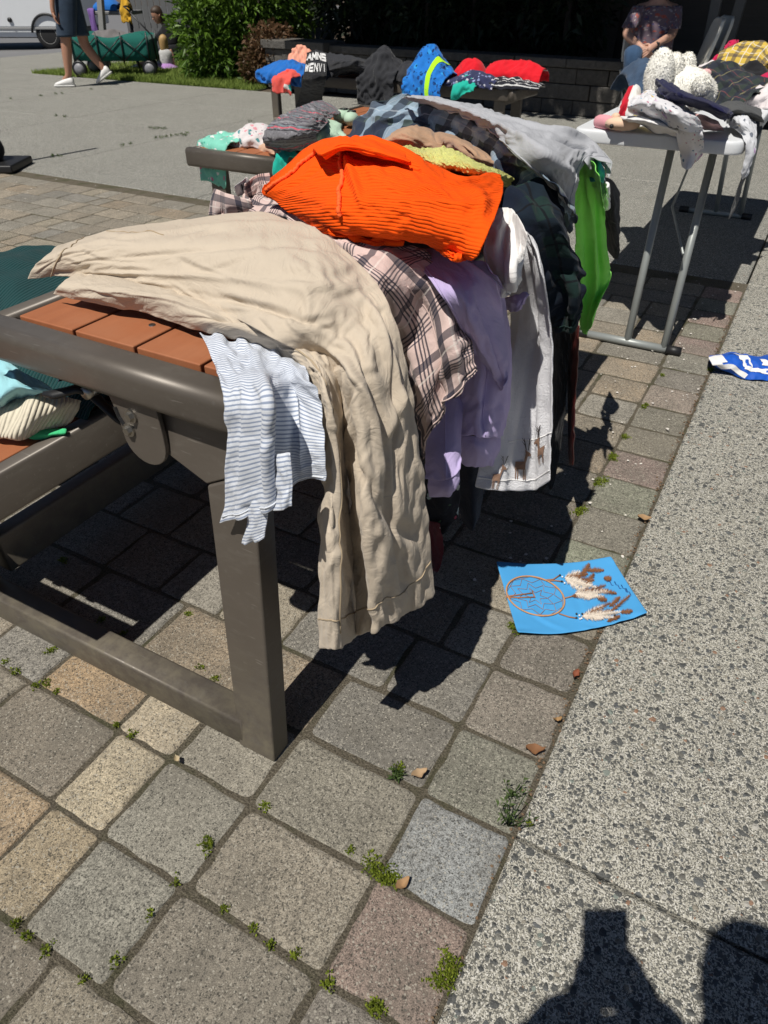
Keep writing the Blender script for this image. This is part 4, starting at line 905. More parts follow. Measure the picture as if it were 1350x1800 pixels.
for b, n_, spread in (((992, 1018), 7, [(1020, 1006), (1034, 1010), (1046, 1022), (1040, 1032), (1050, 1036), (1028, 1030), (1020, 1040)]), ((1010, 1046), 7, [(1042, 1022), (1060, 1040), (1066, 1030), (1050, 1050), (1072, 1042), (1040, 1054), (1062, 1052)]), ((1022, 1086), 8, [(1062, 1066), (1074, 1060), (1078, 1074), (1066, 1080), (1088, 1078), (1060, 1090), (1080, 1088), (1098, 1076)])):
    for i, q in enumerate(spread): feather(b, q, 7.5, M_FEA if i % 7 not in (1, 2) else M_FEB, k); k += 1
for p0, p1 in (((1022, 1012), (1036, 992)), ((1030, 1004), (1062, 1004)), ((1030, 1030), (1044, 1010)), ((1050, 1038), (1084, 1046)), ((1048, 1052), (1066, 1058)), ((1072, 1078), (1108, 1048)), ((1070, 1068), (1090, 1050)), ((1066, 1094), (1090, 1084)), ((1090, 1078), (1112, 1076)), ((1004, 1050), (1034, 1046)), ((1060, 1018), (1074, 1020))): feather(p0, p1, 6.0, M_FEB, k); k += 1
for i, q in enumerate([(984, 1013), (988, 1016), (987, 1024), (992, 1027), (1013, 1081), (1018, 1084), (1013, 1088), (1019, 1090), (1023, 1081), (1022, 1089), (1080, 1084)]):
    MB().ball(cz(*q, .004), .0026, 8, 6).build('bead', M_BEADB if i % 2 == 0 else M_BEADW, card, smooth=True)
ink = MB()
for x0, y0, n_ in ((1066, 1018, 4), (1080, 1024, 4), (1092, 1030, 4), (1100, 1036, 3)):
    ink.tube([cz(x0 + 3 * i, y0 + 3.2 * i + (1.5 if i % 2 else -1.5), .0012) for i in range(n_ + 1)], .0011, 4, flat=.3)
ink.build('lettering', plain('blue ink', (.02, .10, .33), .5), card, smooth=True)

M_ROYAL = fabric('royal blue football jersey', (.010, .085, .46), (.012, .10, .52), 8, .08, 900, .2, rough=.55, sheen=.05)
jr = thing('jersey', 'royal blue jersey with white stripes lying on the concrete walk', 'jersey', tuple(Pz(1330, 648)))
j1 = Sheet([S_((.015, .02, .02, .02, .02), (1248, 624), (1290, 620), (1330, 626), (1375, 622), (1420, 622)), S_((.05, .055, .05, .06, .05), (1246, 628), (1292, 624), (1335, 630), (1380, 626), (1425, 628)), S_((.045, .05, .045, .05, .04), (1252, 640), (1300, 640), (1340, 642), (1385, 642), (1430, 645)), S_((.006, .006, .008, .008, .008), (1262, 648), (1305, 665), (1342, 668), (1390, 670), (1440, 672))], res=.007, su=.06, sv=.05, amp=.007, it=60, seed=110)
jo = cloth('cloth', j1, M_ROYAL, jr)
def band(path, w, n=26):
    P = np.array(path, float); Q = _cr(P, np.linspace(0, len(P) - 1, n)); m = MB(); vs = []
    T = np.gradient(Q, axis=0); T /= np.linalg.norm(T, axis=1)[:, None]
    for q, t in zip(Q, T): vs += [j1.at(q[0] - t[1] * w * .5, q[1] + t[0] * w, .0025), j1.at(q[0] + t[1] * w * .5, q[1] - t[0] * w, .0025)]
    return m.add(vs, [(2 * i, 2 * i + 1, 2 * i + 3, 2 * i + 2) for i in range(n - 1)]).build('white_stripe', M_WHITE, jo, smooth=True)
for p_, w in (([(.02, .3), (.04, .5), (.05, .7)], .10), ([(.08, .28), (.10, .5), (.11, .62)], .08), ([(.05, .78), (.16, .74), (.22, .85), (.30, .94)], .07), ([(.22, .25), (.30, .35), (.33, .55), (.34, .72)], .10), ([(.30, .74), (.45, .80), (.7, .84), (.98, .82)], .05), ([(.52, .4), (.55, .55), (.53, .68)], .07)): band(p_, w)

# ================================================================== the other benches and the folding table
def bench(name, label, A, B, depth, z, legs=True, group=None):
    """seat-high slatted bench: A to B is its front top edge"""
    A = np.array([A[0], A[1], 0]); B = np.array([B[0], B[1], 0]); d = B - A; L = np.linalg.norm(d); d /= L; n = np.array([-d[1], d[0], 0])
    if n @ A < 0: n = -n
    t = thing(name, label, 'bench', tuple(A + d * L / 2 + n * depth / 2), group)
    f = MB(); up = np.array([0, 0, 1.0])
    for o in (0.02, depth - .02): rounded_bar(f, A + n * o + up * (z - .045) + d * .03, B + n * o + up * (z - .045) - d * .03, .04, .09, .008, 3)
    for e in (A + d * .03, B - d * .03): rounded_bar(f, e - n * .002 + up * (z - .044), e + n * (depth + .002) + up * (z - .044), .06, .094, .02, 4)
    f.build('frame', M_BRONZE, t, smooth=True)
    w = (depth - .10) / 4
    for i in range(4):
        c = n * (.05 + w * (i + .5)); MB().bar(A + d * .07 + c + up * (z - .014), B - d * .07 + c + up * (z - .014), w - .008, .026).build('slat', M_SLAT, t, bevel=.003)
    for s in (.16, L - .16):
        c = A + d * s
        for o in (.07, depth - .07): MB().bar(c + n * o, c + n * o + up * (z - .09), .045, .09, up=d).build('leg', M_BRONZE, t, bevel=.004)
        g = MB(); rounded_bar(g, c + n * .03 + up * .03, c + n * (depth - .03) + up * .03, .05, .055, .006, 3); g.build('base_rail', M_BRONZE, t, smooth=True)
        g = MB(); g.bar(c + n * .1 + up * (z - .11), c + n * (depth - .1) + up * (z - .11), .05, .05); g.build('brace', M_BRONZE, t, bevel=.004)
    return t
BZ = .45
fbA, fbB = Pz(452, 126, BZ), Pz(906, 158, BZ)
bench('bench', 'long dark metal bench strewn with clothes in front of the retaining wall', fbA, fbB, .52, BZ, group='slatted metal benches')
# the second bench lies along +y like the main one
b2 = thing('bench', 'low dark metal bench with baby clothes behind the orange sweater', 'bench', (-2.72, 4.1, 0), 'slatted metal benches')
f = MB(); X0, X1, Y0, Y1 = -3.02, -2.42, 3.22, 5.1
for y in (Y0 + .03, Y1): rounded_bar(f, (X0 - .005, y, BZ - .045), (X1 + .005, y, BZ - .045), .06, .094, .02, 4)
for x in (X0 + .02, X1 - .02): rounded_bar(f, (x, Y0 + .05, BZ - .045), (x, Y1 - .02, BZ - .045), .04, .09, .008, 3)
f.build('frame', M_BRONZE, b2, smooth=True)
for i in range(4): MB().box((X0 + .05 + .125 * (i + .5), (Y0 + Y1) / 2, BZ - .014), (.117, Y1 - Y0 - .12, .026)).build('slat', M_SLAT, b2, bevel=.003)
for y in (Y0 + .06, Y1 - .12):
    for x in (X0 + .14, X1 - .10): MB().box((x, y + .03, .18), (.10, .045, .36)).build('leg', M_BRONZE, b2, bevel=.004)
    g = MB(); rounded_bar(g, (X0 + .05, y + .03, .03), (X1 - .05, y + .03, .03), .05, .055, .006, 3); g.build('base_rail', M_BRONZE, b2, smooth=True)

# white folding table
M_HDPE = plain('pale grey blow moulded plastic', (.70, .72, .74), .42, 0, .04, 60, .25, 400); M_TUBE = plain('grey hammered tube', (.30, .32, .31), .42, .25, .08, 60, .1, 500)
WZ = .745; fr_ = Pz(1308, 250, WZ); WX1 = fr_[0] + .003; WY0 = fr_[1] + .0; WX0, WY1 = WX1 - .60, WY0 + 2.36
ft = thing('folding_table', 'white plastic folding table on grey tube legs covered in baby clothes', 'table', ((WX0 + WX1) / 2, (WY0 + WY1) / 2, 0))
def rrect(x0, x1, y0, y1, r, n=6):
    o = []
    for cx, cy, a in ((x1 - r, y1 - r, 0), (x0 + r, y1 - r, 90), (x0 + r, y0 + r, 180), (x1 - r, y0 + r, 270)):
        o += [(cx + r * math.cos(rad(a + 90 * k / n)), cy + r * math.sin(rad(a + 90 * k / n))) for k in range(n + 1)]
    return o
m = MB(); rings = []
for ins, z in ((.012, WZ - .046), (.002, WZ - .044), (0, WZ - .036), (0, WZ - .014), (.004, WZ - .004), (.012, WZ)): rings.append([(x, y, z) for x, y in rrect(WX0 + ins, WX1 - ins, WY0 + ins, WY1 - ins, .055)])
n = len(rings[0]); m.add(sum(rings, []), [tuple(range(n))[::-1], tuple(range(5 * n, 6 * n))] + [(r * n + i, r * n + (i + 1) % n, (r + 1) * n + (i + 1) % n, (r + 1) * n + i) for r in range(5) for i in range(n)])
m.build('table_top', M_HDPE, ft, bevel=.002)
for yb, yt in ((Pz(1103, 604)[1] - .02, WY0 + .24), (WY1 - .2, WY1 - .28)):
    xl, xr = Pz(1020, 592)[0], Pz(1185, 618)[0]; xa, xb = Pz(1103, 604)[0], Pz(1167, 616)[0]
    u = MB(); u.tube([(xl, yb, .016), (xr, yb, .016)], .0155, 12); u.build('foot_bar', M_TUBE, ft, smooth=True)
    for x in (xl, xr): MB().tube([(x - .028, yb, .016), (x + .028, yb, .016)], .0185, 12).build('end_cap', M_BLACK, ft, smooth=True)
    for x, dx in ((xa, -.045), (xb, -.035)):
        MB().tube([(x, yb, .02), (x + dx * .97, yt, WZ - .05)], .0145, 12).build('leg', M_TUBE, ft, smooth=True)
    MB().bar((WX0 + .12, yt, WZ - .056), (WX1 - .12, yt, WZ - .056), .03, .02).build('cross_bar', M_TUBE, ft, bevel=.003)
a = Pz(1262, 285, .66); b = Pz(1212, 400, .35)
MB().tube([(WX1 - .25, WY0 + .9, WZ - .06), (WX1 - .24, WY0 + .6, .55), (WX1 - .245, WY0 + .42, .42), (Pz(1103, 604)[0] + .12, Pz(1103, 604)[1] + .06, .36)], .005, 6).build('brace_rod', M_TUBE, ft, smooth=True)

# ---------------------------------------------------------------- small heaps
def mound(name, label, cat, A, B, depth, zt, h, mat, drop=0.0, seed=1, group=None, su=.13, res=.012, prof=(.35, .9, 1.0, .85, .3), parent=None, thick=.004, sub=0, tilt=0.0, out=.02, amp=.011, dropprof=None):
    A = np.array(A[:2], float); B = np.array(B[:2], float); d = B - A; n = np.array([-d[1], d[0]]) / np.linalg.norm(d)
    if n[1] < 0: n = -n
    R = random.Random(seed); cols = len(prof); rows = []
    def row(f, zz, o=0.0, pr=None): return [(*(A + d * (i / (cols - 1)) + n * (depth * f + o + R.uniform(-.01, .01))), zt + tilt * i / (cols - 1) + (zz(p, i))) for i, p in enumerate(prof)]
    if drop:
        dp = dropprof or [R.uniform(.8, 1.05) for _ in prof]
        rows.append(row(0, lambda p, i: -drop * dp[i], -out)); rows.append(row(0, lambda p, i: -drop * dp[i] * .5, -out)); rows.append(row(0, lambda p, i: .012 + h * p * .15, -out * .6))
    else: rows.append(row(0, lambda p, i: .004)); rows.append(row(.05, lambda p, i: .01 + h * p * .45))
    rows.append(row(.28, lambda p, i: .008 + h * p * R.uniform(.75, .95))); rows.append(row(.55, lambda p, i: .008 + h * p)); rows.append(row(.85, lambda p, i: .008 + h * p * .55)); rows.append(row(1, lambda p, i: .004))
    s = Sheet(rows, res=res, su=su, sv=su * .7, amp=amp, it=70, seed=seed, tether=.010, creases=22, camp=.006)
    o = cloth(name, s, mat, parent, thick, sub)
    if parent is None: tag(o, label, cat, group)
    o['_'] = 0; del o['_']
    return o, s
M_BLUEC = fabric('bright blue cotton', (.012, .115, .42), (.016, .15, .50), 14, .15); M_PEACH = fabric('peach cotton', (.78, .33, .22), (.8, .38, .27), 14, .1)
M_CORALF = fabric('coral and teal print', (.75, .10, .08), spots=[(14, .35, [(.03, .45, .42), (.75, .72, .68)], .4)]); M_HOOD = fabric('black sweatshirt fleece', (.011, .011, .013), (.015, .015, .017), 9, .15); M_HOODG = fabric('faded black sweatshirt fleece', (.024, .025, .029), (.03, .031, .036), 9, .15)
M_CAMO = fabric('blue camouflage print', (.012, .14, .50), (.016, .18, .58), 18, .2, spots=[(22, .36, [(.006, .03, .12), (.03, .30, .70), (.008, .05, .2)], .15), (45, .3, [(.004, .012, .04), (.02, .2, .55)], .4)]); M_NEON = fabric('neon yellow trim', (.42, .82, .02)); M_RED = fabric('red jersey', (.62, .008, .018), (.68, .012, .024), 9, .08)
M_REDP = fabric('red jersey with white piping', (.62, .008, .018), (.68, .012, .024), 9, .08, bands=[('v', .9, .30, .022, (.75, .72, .7), 1)])
M_BLUEPR = fabric('navy and pale blue print', (.03, .035, .09), spots=[(30, .36, [(.30, .36, .58), (.5, .5, .58), (.22, .26, .46)], .25)]); M_TEALG = fabric('jade green jersey', (.012, .38, .29), (.016, .44, .34), 9, .08)
M_BWP = fabric('black and white scallop print', (.016, .017, .025), bands=[('v', .05, .5, .2, (.6, .6, .6), 1)], spots=[(30, .2, [(.6, .6, .62)], .6)])
M_GFLOR = fabric('mint green floral muslin', (.16, .52, .40), (.22, .58, .46), 20, .2, spots=[(30, .34, [(.75, .74, .72), (.55, .16, .28), (.05, .36, .26), (.7, .7, .7)], .25), (55, .25, [(.72, .72, .7), (.05, .33, .25)], .5)])
M_WFLOR = fabric('white and pink floral cotton', (.66, .62, .62), spots=[(30, .34, [(.55, .14, .22), (.08, .26, .28), (.70, .30, .34)], .3), (60, .2, [(.1, .12, .15)], .6)])
M_NORD = fabric('grey and pink banded print', (.14, .135, .15), (.19, .185, .2), 60, .35, bands=[('v', .24, .12, .05, (.02, .02, .025), .9), ('v', .24, .24, .06, (.62, .10, .14), .9), ('v', .24, .285, .012, (.03, .02, .03), 1), ('v', .24, .36, .05, (.16, .30, .33), .7), ('v', .24, .45, .05, (.03, .02, .04), .85), ('v', .24, .62, .07, (.34, .33, .35), .6), ('v', .24, .74, .03, (.02, .02, .025), .9), ('v', .24, .88, .05, (.05, .03, .06), .8)], spots=[(60, .28, [(.36, .35, .37), (.05, .05, .06)], .45)])
M_MINT = fabric('pale mint cotton', (.42, .58, .44), (.46, .62, .48), 8, .06); M_LAVW = fabric('lilac white cotton', (.58, .60, .72)); M_SKIN_T = fabric('beige nylon', (.62, .40, .28), (.66, .44, .31), 8, .06)
def Q(px, py, z): return Pz(px, py, z)
z = BZ
g = 'clothes laid out on the far bench'
mound('blue_cloth', 'bright blue cloth at the left end of the far bench', 'shirt', Q(455, 131, z), Q(532, 138, z), .28, z, .10, M_BLUEC, .07, 201, g, prof=(.5, .9, 1, .9, .4))
mound('peach_shirt', 'ruffled peach top beside the blue cloth on the far bench', 'shirt', Q(500, 126, z), Q(546, 130, z), .22, z, .20, M_PEACH, 0, 202, g, su=.16)
mound('print_shorts', 'coral and teal print garment hanging off the far bench under the blue cloth', 'shorts', Q(486, 137, z), Q(516, 140, z), .12, z, .05, M_CORALF, .11, 203, g, su=.14, out=.06)
# black hoodie with white lettering
ho = thing('hoodie', 'black hoodie with white block lettering hanging over the front of the far bench', 'hoodie', tuple(Q(560, 140, z)), g)
hs = Sheet([[Q(540, 92, .62), Q(556, 88, .63), Q(572, 92, .62)], [Q(536, 118, .56), Q(556, 116, .57), Q(574, 118, .56)], [Q(532, 138, .49), Q(553, 139, .50), Q(573, 139, .49)], [Q(527, 165, .33), Q(550, 166, .34), Q(568, 166, .33)], [Q(520, 190, .17), Q(540, 190, .18), Q(566, 182, .22)]], res=.013, su=.04, sv=.02, amp=.006, it=50, seed=205)
hm = cloth('body', hs, M_HOOD, ho, thick=.006)
def letter(ch, u0, v0, w, h, t=.22):
    st = {'V': [((0, 0), (.5, 1)), ((.5, 1), (1, 0))], 'E': [((0, 0), (0, 1)), ((0, 0), (1, 0)), ((0, .5), (.85, .5)), ((0, 1), (1, 1))], 'N': [((0, 1), (0, 0)), ((0, 0), (1, 1)), ((1, 1), (1, 0))], 'I': [((.5, 0), (.5, 1))],
          'W': [((0, 0), (.25, 1)), ((.25, 1), (.5, .2)), ((.5, .2), (.75, 1)), ((.75, 1), (1, 0))], 'A': [((0, 1), (.5, 0)), ((.5, 0), (1, 1)), ((.25, .6), (.75, .6))], 'M': [((0, 1), (0, 0)), ((0, 0), (.5, .7)), ((.5, .7), (1, 0)), ((1, 0), (1, 1))], 'S': [((1, 0), (0, 0)), ((0, 0), (0, .5)), ((0, .5), (1, .5)), ((1, .5), (1, 1)), ((1, 1), (0, 1))]}[ch]
    o = []
    for (a, b) in st:
        a = np.array(a, float); b = np.array(b, float); d = b - a; d /= np.linalg.norm(d); n = np.array([-d[1], d[0]]) * t / 2; a = a - d * t * .3; b = b + d * t * .3
        o.append([(u0 + q[0] * w, v0 + q[1] * h) for q in (a + n, b + n, b - n, a - n)])
    return o
M_LETTER = plain('white print', (.72, .72, .72), .8)
for i, ch in enumerate('AMNS'): decal(hs, letter(ch, .08 + .24 * i, .06, .17, .10, .34), 'lettering', M_LETTER, hm, .007)
for i, ch in enumerate('WENVI'): decal(hs, letter(ch, .06 + .19 * i, .23, .13, .13, .26), 'lettering', M_LETTER, hm, .007)
hs2 = Sheet([[Q(570, 92, .60), Q(605, 96, .60), Q(640, 104, .56), Q(662, 118, .52)], [Q(572, 105, .58), Q(605, 106, .60), Q(640, 112, .57), Q(665, 122, .51)], [Q(572, 130, .48), Q(600, 122, .52), Q(636, 124, .52), Q(668, 134, .48)], [Q(570, 142, .44), Q(590, 134, .46), Q(632, 130, .46), Q(666, 138, .455)]], res=.014, su=.10, sv=.05, amp=.008, it=50, seed=206, folds=[(.1, .6, .7, .3, .03, .03)])
cloth('sleeve', hs2, M_HOODG, ho, thick=.006)
mound('hoodie', 'faded black hoodie with its hood up at the middle of the far bench', 'hoodie', Q(632, 140, z), Q(694, 144, z), .30, z, .24, M_HOODG, .20, 207, g, su=.12, prof=(.5, .8, 1, .7, .4), out=.04)
mound('sweatshirt', 'dark grey sweatshirt between the faded hoodie and the blue camouflage shirt', 'sweatshirt', Q(688, 143, z), Q(722, 146, z), .28, z, .13, M_CHAR, 0, 208, g, su=.12)
cm, cms = mound('camouflage_shirt', 'blue camouflage shirt with a neon yellow stripe on the far bench', 'shirt', Q(712, 147, z), Q(778, 152, z), .34, z, .26, M_CAMO, .17, 209, g, su=.08, prof=(.5, .95, 1, .6, .3), out=.04)
ny = MB(); vs = []
for i in range(25):
    t_ = i / 24; u_ = .72 - .1 * math.sin(t_ * 2.6) + .18 * max(0, t_ - .5) * 2; v_ = .02 + .72 * t_
    vs += [cms.at(u_ - .06, v_, .005), cms.at(u_ + .06, v_, .005)]
ny.add(vs, [(2 * i, 2 * i + 1, 2 * i + 3, 2 * i + 2) for i in range(24)]).build('neon_stripe', M_NEON, cm, smooth=True)
mound('print_shirt', 'navy and pale blue print shirt under the red shirt on the far bench', 'shirt', Q(784, 151, z), Q(862, 157, z), .28, z, .10, M_BLUEPR, 0, 210, g, su=.12)
mound('red_shirt', 'plain red shirt folded beside the camouflage shirt on the far bench', 'shirt', Q(790, 146, z), Q(838, 150, z), .26, z + .01, .16, M_RED, 0, 211, g, su=.10)
mound('green_sock', 'jade green garment hanging over the bench edge below the red shirt', 'shirt', Q(800, 152, z), Q(838, 155, z), .12, z, .07, M_TEALG, .10, 212, g, su=.08, out=.05, dropprof=(1.0, .9, .5, .3, .2))
mound('scallop_shirt', 'black and white scallop print garment under the red shorts on the far bench', 'shirt', Q(842, 155, z), Q(946, 160, z), .26, z, .06, M_BWP, 0, 213, g, su=.14)
mound('red_shorts', 'red shorts with white piping at the right end of the far bench', 'shorts', Q(850, 150, z), Q(946, 156, z), .26, z + .03, .14, M_REDP, 0, 214, g, su=.07, prof=(.8, 1, 1, .95, .7))
g = 'baby clothes laid out on the low bench'
mound('muslin', 'mint green floral muslin hanging off the left corner of the low bench', 'cloth', Q(353, 255, z), Q(400, 263, z), .22, z, .05, M_GFLOR, .20, 221, g, su=.12, out=.03, res=.012, prof=(.4, .9, 1, .8, .6))
mound('floral_bodysuit', 'white and pink floral baby top beside the green muslin', 'shirt', Q(398, 257, z), Q(462, 262, z), .28, z, .09, M_WFLOR, 0, 222, g, su=.14, res=.012)
nd = Sheet([[Q(468, 262, .47), Q(500, 268, .48), Q(530, 262, .50), Q(560, 250, .50)], [Q(462, 238, .55), Q(490, 240, .58), Q(522, 240, .60), Q(556, 238, .57)], [Q(478, 215, .58), Q(505, 212, .63), Q(540, 216, .63), Q(570, 222, .58)], [Q(508, 198, .56), Q(530, 192, .62), Q(560, 196, .62), Q(585, 206, .56)], [Q(542, 182, .53), Q(560, 176, .56), Q(580, 182, .56), Q(602, 196, .52)]], res=.012, su=.04, sv=.04, amp=.007, it=50, seed=223)
cloth('banded_tunic', nd, M_NORD, label='grey and pink banded print tunic draped over the low bench', cat='shirt', group=g)
mound('beige_tights', 'small beige tights beneath the banded tunic at the bench edge', 'tights', Q(462, 262, z), Q(492, 272, z), .2, z, .10, M_SKIN_T, .02, 224, g, su=.1, res=.012)
mound('mint_vest', 'pale mint vest under the right side of the banded tunic', 'vest', Q(488, 268, z), Q(610, 262, z), .42, z, .13, M_MINT, 0, 225, g, su=.1, prof=(.3, .5, .9, 1, .6))
mound('lilac_vest', 'lilac white vest tucked under the front of the banded tunic', 'vest', Q(466, 258, z), Q(520, 266, z), .2, z, .12, M_LAVW, 0, 226, g, su=.08)
mound('teal_sock', 'small teal garment hanging off the low bench beside the orange sweater', 'sock', Q(486, 281, z), Q(508, 284, z), .1, z, .04, M_TEALG, .10, 227, g, su=.06, out=.03)
bo = thing('baby_shoes', 'pair of small cream baby shoes at the far side of the low bench', 'shoes', tuple(Q(610, 205, .5)), g)
for q, r in (((603, 204), -.3), ((617, 208), .4)):
    c = Q(*q, .50); MB().ball(c, (.045, .075, .04), 14, 10, R=[[math.cos(r), -math.sin(r), 0], [math.sin(r), math.cos(r), 0], [0, 0, 1]]).build('shoe', M_MINT, bo, smooth=True)
    MB().tube([c + np.array([.02 * math.cos(a), .03 * math.sin(a) + .01, .036]) for a in np.linspace(0, 6.28, 14)], .006, 6).build('shoe_opening', M_BLACK, bo, smooth=True)

# ---------------------------------------------------------------- on the white folding table
g = 'baby clothes on the white folding table'
z = WZ
M_PJ = fabric('white cotton with pastel animal print', (.70, .69, .71), spots=[(18, .30, [(.50, .33, .56), (.62, .47, .18), (.26, .42, .55), (.60, .40, .58)], .35), (44, .27, [(.10, .20, .30), (.05, .06, .10), (.5, .2, .28)], .35)]); M_NAVYC = fabric('navy cotton', (.010, .010, .045), (.012, .013, .055), 8, .1, fuzz=.4)
M_DENIM = fabric('blue denim', (.03, .055, .10), (.055, .09, .15), 18, .3); M_DPL = fabric('dark plaid flannel', (.018, .022, .035), (.025, .03, .042), 10, .2, bands=[('u', .08, .3, .3, (.035, .05, .035), .7), ('v', .08, .4, .3, (.012, .014, .02), .7), ('u', .08, .7, .05, (.22, .20, .10), .7), ('v', .08, .75, .05, (.2, .06, .06), .6)])
M_YPL = fabric('yellow tartan', (.60, .42, .07), bands=[('u', .07, .2, .28, (.03, .03, .06), .65), ('v', .07, .3, .28, (.03, .03, .06), .6), ('u', .07, .7, .06, (.7, .66, .6), .8), ('v', .07, .75, .06, (.7, .66, .6), .7)]); M_PPL = fabric('purple and white tartan', (.22, .17, .25), bands=[('u', .07, .2, .3, (.02, .02, .04), .75), ('v', .07, .3, .3, (.02, .02, .04), .7), ('u', .07, .7, .07, (.66, .6, .6), .8)])
M_PKP = fabric('white cotton with pink print', (.72, .66, .66), spots=[(18, .3, [(.66, .22, .30), (.70, .40, .44)], .55)]); M_PINKW = fabric('powder pink cotton', (.72, .43, .42)); M_GREYP = fabric('dark grey jersey', (.075, .077, .078), (.085, .087, .088), 10, .1); M_CRIM = fabric('crimson cotton', (.52, .012, .075))
M_LACE = fabric('white lace', (.66, .68, .72), spots=[(40, .3, [(.40, .42, .48)], .4)]); M_RWS = fabric('red and white striped jersey', (.7, .68, .66), bands=[('u', .09, .4, .5, (.55, .012, .03), 1)]); M_STRAW = fabric('yellow print cotton', (.66, .52, .18)); M_TOYSK = fabric('peach plush', (.75, .53, .38), fuzz=.6); M_TOYPK = fabric('pink plush', (.72, .32, .36), fuzz=.6)
M_SOCK = fabric('white sock with pastel print', (.62, .63, .66), spots=[(34, .32, [(.45, .30, .50), (.55, .42, .15), (.16, .18, .22)], .3)])
def quadsheet(rows, **k):
    d = dict(res=.011, su=.06, sv=.04, amp=.006, it=55); d.update(k); return Sheet(rows, **d)
def ZR(zs_, *pts): return [tuple(Pz(a, b, c)) for (a, b), c in zip(pts, zs_)]
e = WZ
# soft toy
ty = thing('soft_toy', 'flat peach soft toy with a pink tip at the left end of the white table', 'toy', tuple(Pz(1080, 218, e)), g)
c = Pz(1062, 217, e); MB().tube([Pz(1045, 213, e + .02), Pz(1060, 214, e + .022), Pz(1076, 217, e + .024)], [.022, .026, .026], 12).build('arm', M_TOYPK, ty, smooth=True, sub=1)
MB().tube([Pz(1066, 216, e + .022), Pz(1085, 217, e + .028), Pz(1108, 219, e + .024), Pz(1122, 219, e + .02)], [.026, .036, .034, .02], 12, flat=.65).build('body', M_TOYSK, ty, smooth=True, sub=1)
MB().tube([Pz(1078, 210, e + .03), Pz(1086, 203, e + .05)], [.022, .014], 10).build('ear', M_TOYSK, ty, smooth=True, sub=1)
MB().ball(Pz(1075, 222, e + .02), .008, 8, 6).build('eye', M_BLACK, ty, smooth=True)
mound('striped_hat', 'red and white striped garment peeking out beside the peach soft toy', 'hat', Pz(1084, 206, e), Pz(1118, 208, e), .2, e, .09, M_RWS, 0, 301, g, res=.011)
mound('yellow_bib', 'small yellow print bib beneath the pastel print pyjamas', 'bib', Pz(1112, 208, e), Pz(1142, 211, e), .14, e, .075, M_STRAW, 0, 302, g, res=.011)
cloth('bodysuit', quadsheet([ZR((e + .05, e + .06, e + .06, e + .05), (1090, 204), (1125, 206), (1160, 212), (1195, 222)), ZR((e + .04, e + .06, e + .06, e + .04), (1092, 210), (1125, 213), (1158, 220), (1192, 232)), ZR((e + .006, e + .008, e + .006, e + .0), (1096, 218), (1126, 219), (1152, 231), (1190, 241))], seed=303, su=.08), M_WHITE, label='plain white baby bodysuit along the front edge of the white table', cat='bodysuit', group=g)
cloth('pyjamas', [quadsheet([ZR((e + .10, e + .13, e + .12, e + .09), (1108, 176), (1140, 158), (1175, 168), (1205, 182)), ZR((e + .09, e + .12, e + .12, e + .09), (1103, 188), (1145, 178), (1185, 190), (1222, 200)), ZR((e + .05, e + .09, e + .09, e + .06), (1112, 198), (1155, 200), (1195, 212), (1232, 218)), ZR((e + .03, e + .06, e + .05, e + .03), (1160, 210), (1180, 222), (1205, 232), (1236, 232))], seed=304, su=.08, sv=.06),
                  quadsheet([ZR((e + .06, e + .07, e + .06), (1182, 212), (1205, 212), (1232, 216)), ZR((e + .02, e + .02, e + .015), (1188, 238), (1212, 240), (1237, 244)), ZR((e - .05, e - .045, e - .05), (1195, 268), (1216, 270), (1236, 268)), ZR((e - .09, e - .09, e - .085), (1197, 289), (1208, 298), (1226, 284))], seed=305, su=.10)], M_PJ, label='white pastel animal print pyjamas with one leg hanging off the white table', cat='pyjamas', group=g)
cloth('pink_shirt', quadsheet([ZR((e + .05, e + .06, e + .04), (1218, 198), (1240, 204), (1262, 214)), ZR((e + .05, e + .055, e + .03), (1228, 210), (1248, 216), (1268, 222)), ZR((e + .008, e + .008, e + .006), (1238, 228), (1256, 229), (1273, 228))], seed=306), M_PINKW, label='powder pink garment between the pyjamas and the navy sleeve', cat='shirt', group=g)
MB_n = Sheet([ZR((e + .15, e + .17, e + .16), (1149, 146), (1153, 139), (1168, 140)), ZR((e + .14, e + .165, e + .15), (1162, 166), (1176, 152), (1190, 152)), ZR((e + .12, e + .15, e + .13), (1190, 182), (1205, 168), (1216, 166)), ZR((e + .09, e + .12, e + .10), (1232, 196), (1248, 182), (1256, 178)), ZR((e + .06, e + .09, e + .07), (1270, 210), (1280, 200), (1286, 195)), ZR((e + .03, e + .05, e + .03), (1273, 212), (1284, 206), (1288, 198))], res=.011, su=.05, sv=.03, amp=.005, it=50, seed=307)
cloth('navy_sleeve', MB_n, M_NAVYC, thick=.006, label='navy blue rolled garment lying diagonally over the pastel pyjamas', cat='leggings', group=g)
mound('jeans', 'faded blue denim garment behind the pastel pyjamas', 'jeans', Pz(1106, 172, e), Pz(1160, 172, e), .3, e, .13, M_DENIM, 0, 308, g, res=.011, prof=(.5, .9, 1, 1, .8))
mound('plaid_shirt', 'dark plaid flannel shirt behind the navy rolled garment', 'shirt', Pz(1165, 172, e), Pz(1298, 192, e), .42, e, .125, M_DPL, 0, 309, g, res=.011, su=.10, prof=(.6, 1, 1, .8, .6, .5))
b_ = MB(); c = Pz(1251, 172, e + .10); b_.tube([c + np.array([0, -.004, 0]), c + np.array([0, .004, .003])], .012, 12); tag(b_.build('button', plain('white button', (.75, .75, .75), .3), None, smooth=True), 'white button on the dark plaid shirt', 'button')
mound('red_shirt', 'small crimson top between the white teddy bear and the yellow tartan', 'shirt', Pz(1232, 143, e), Pz(1262, 146, e), .3, e, .16, M_CRIM, 0, 310, g, res=.012)
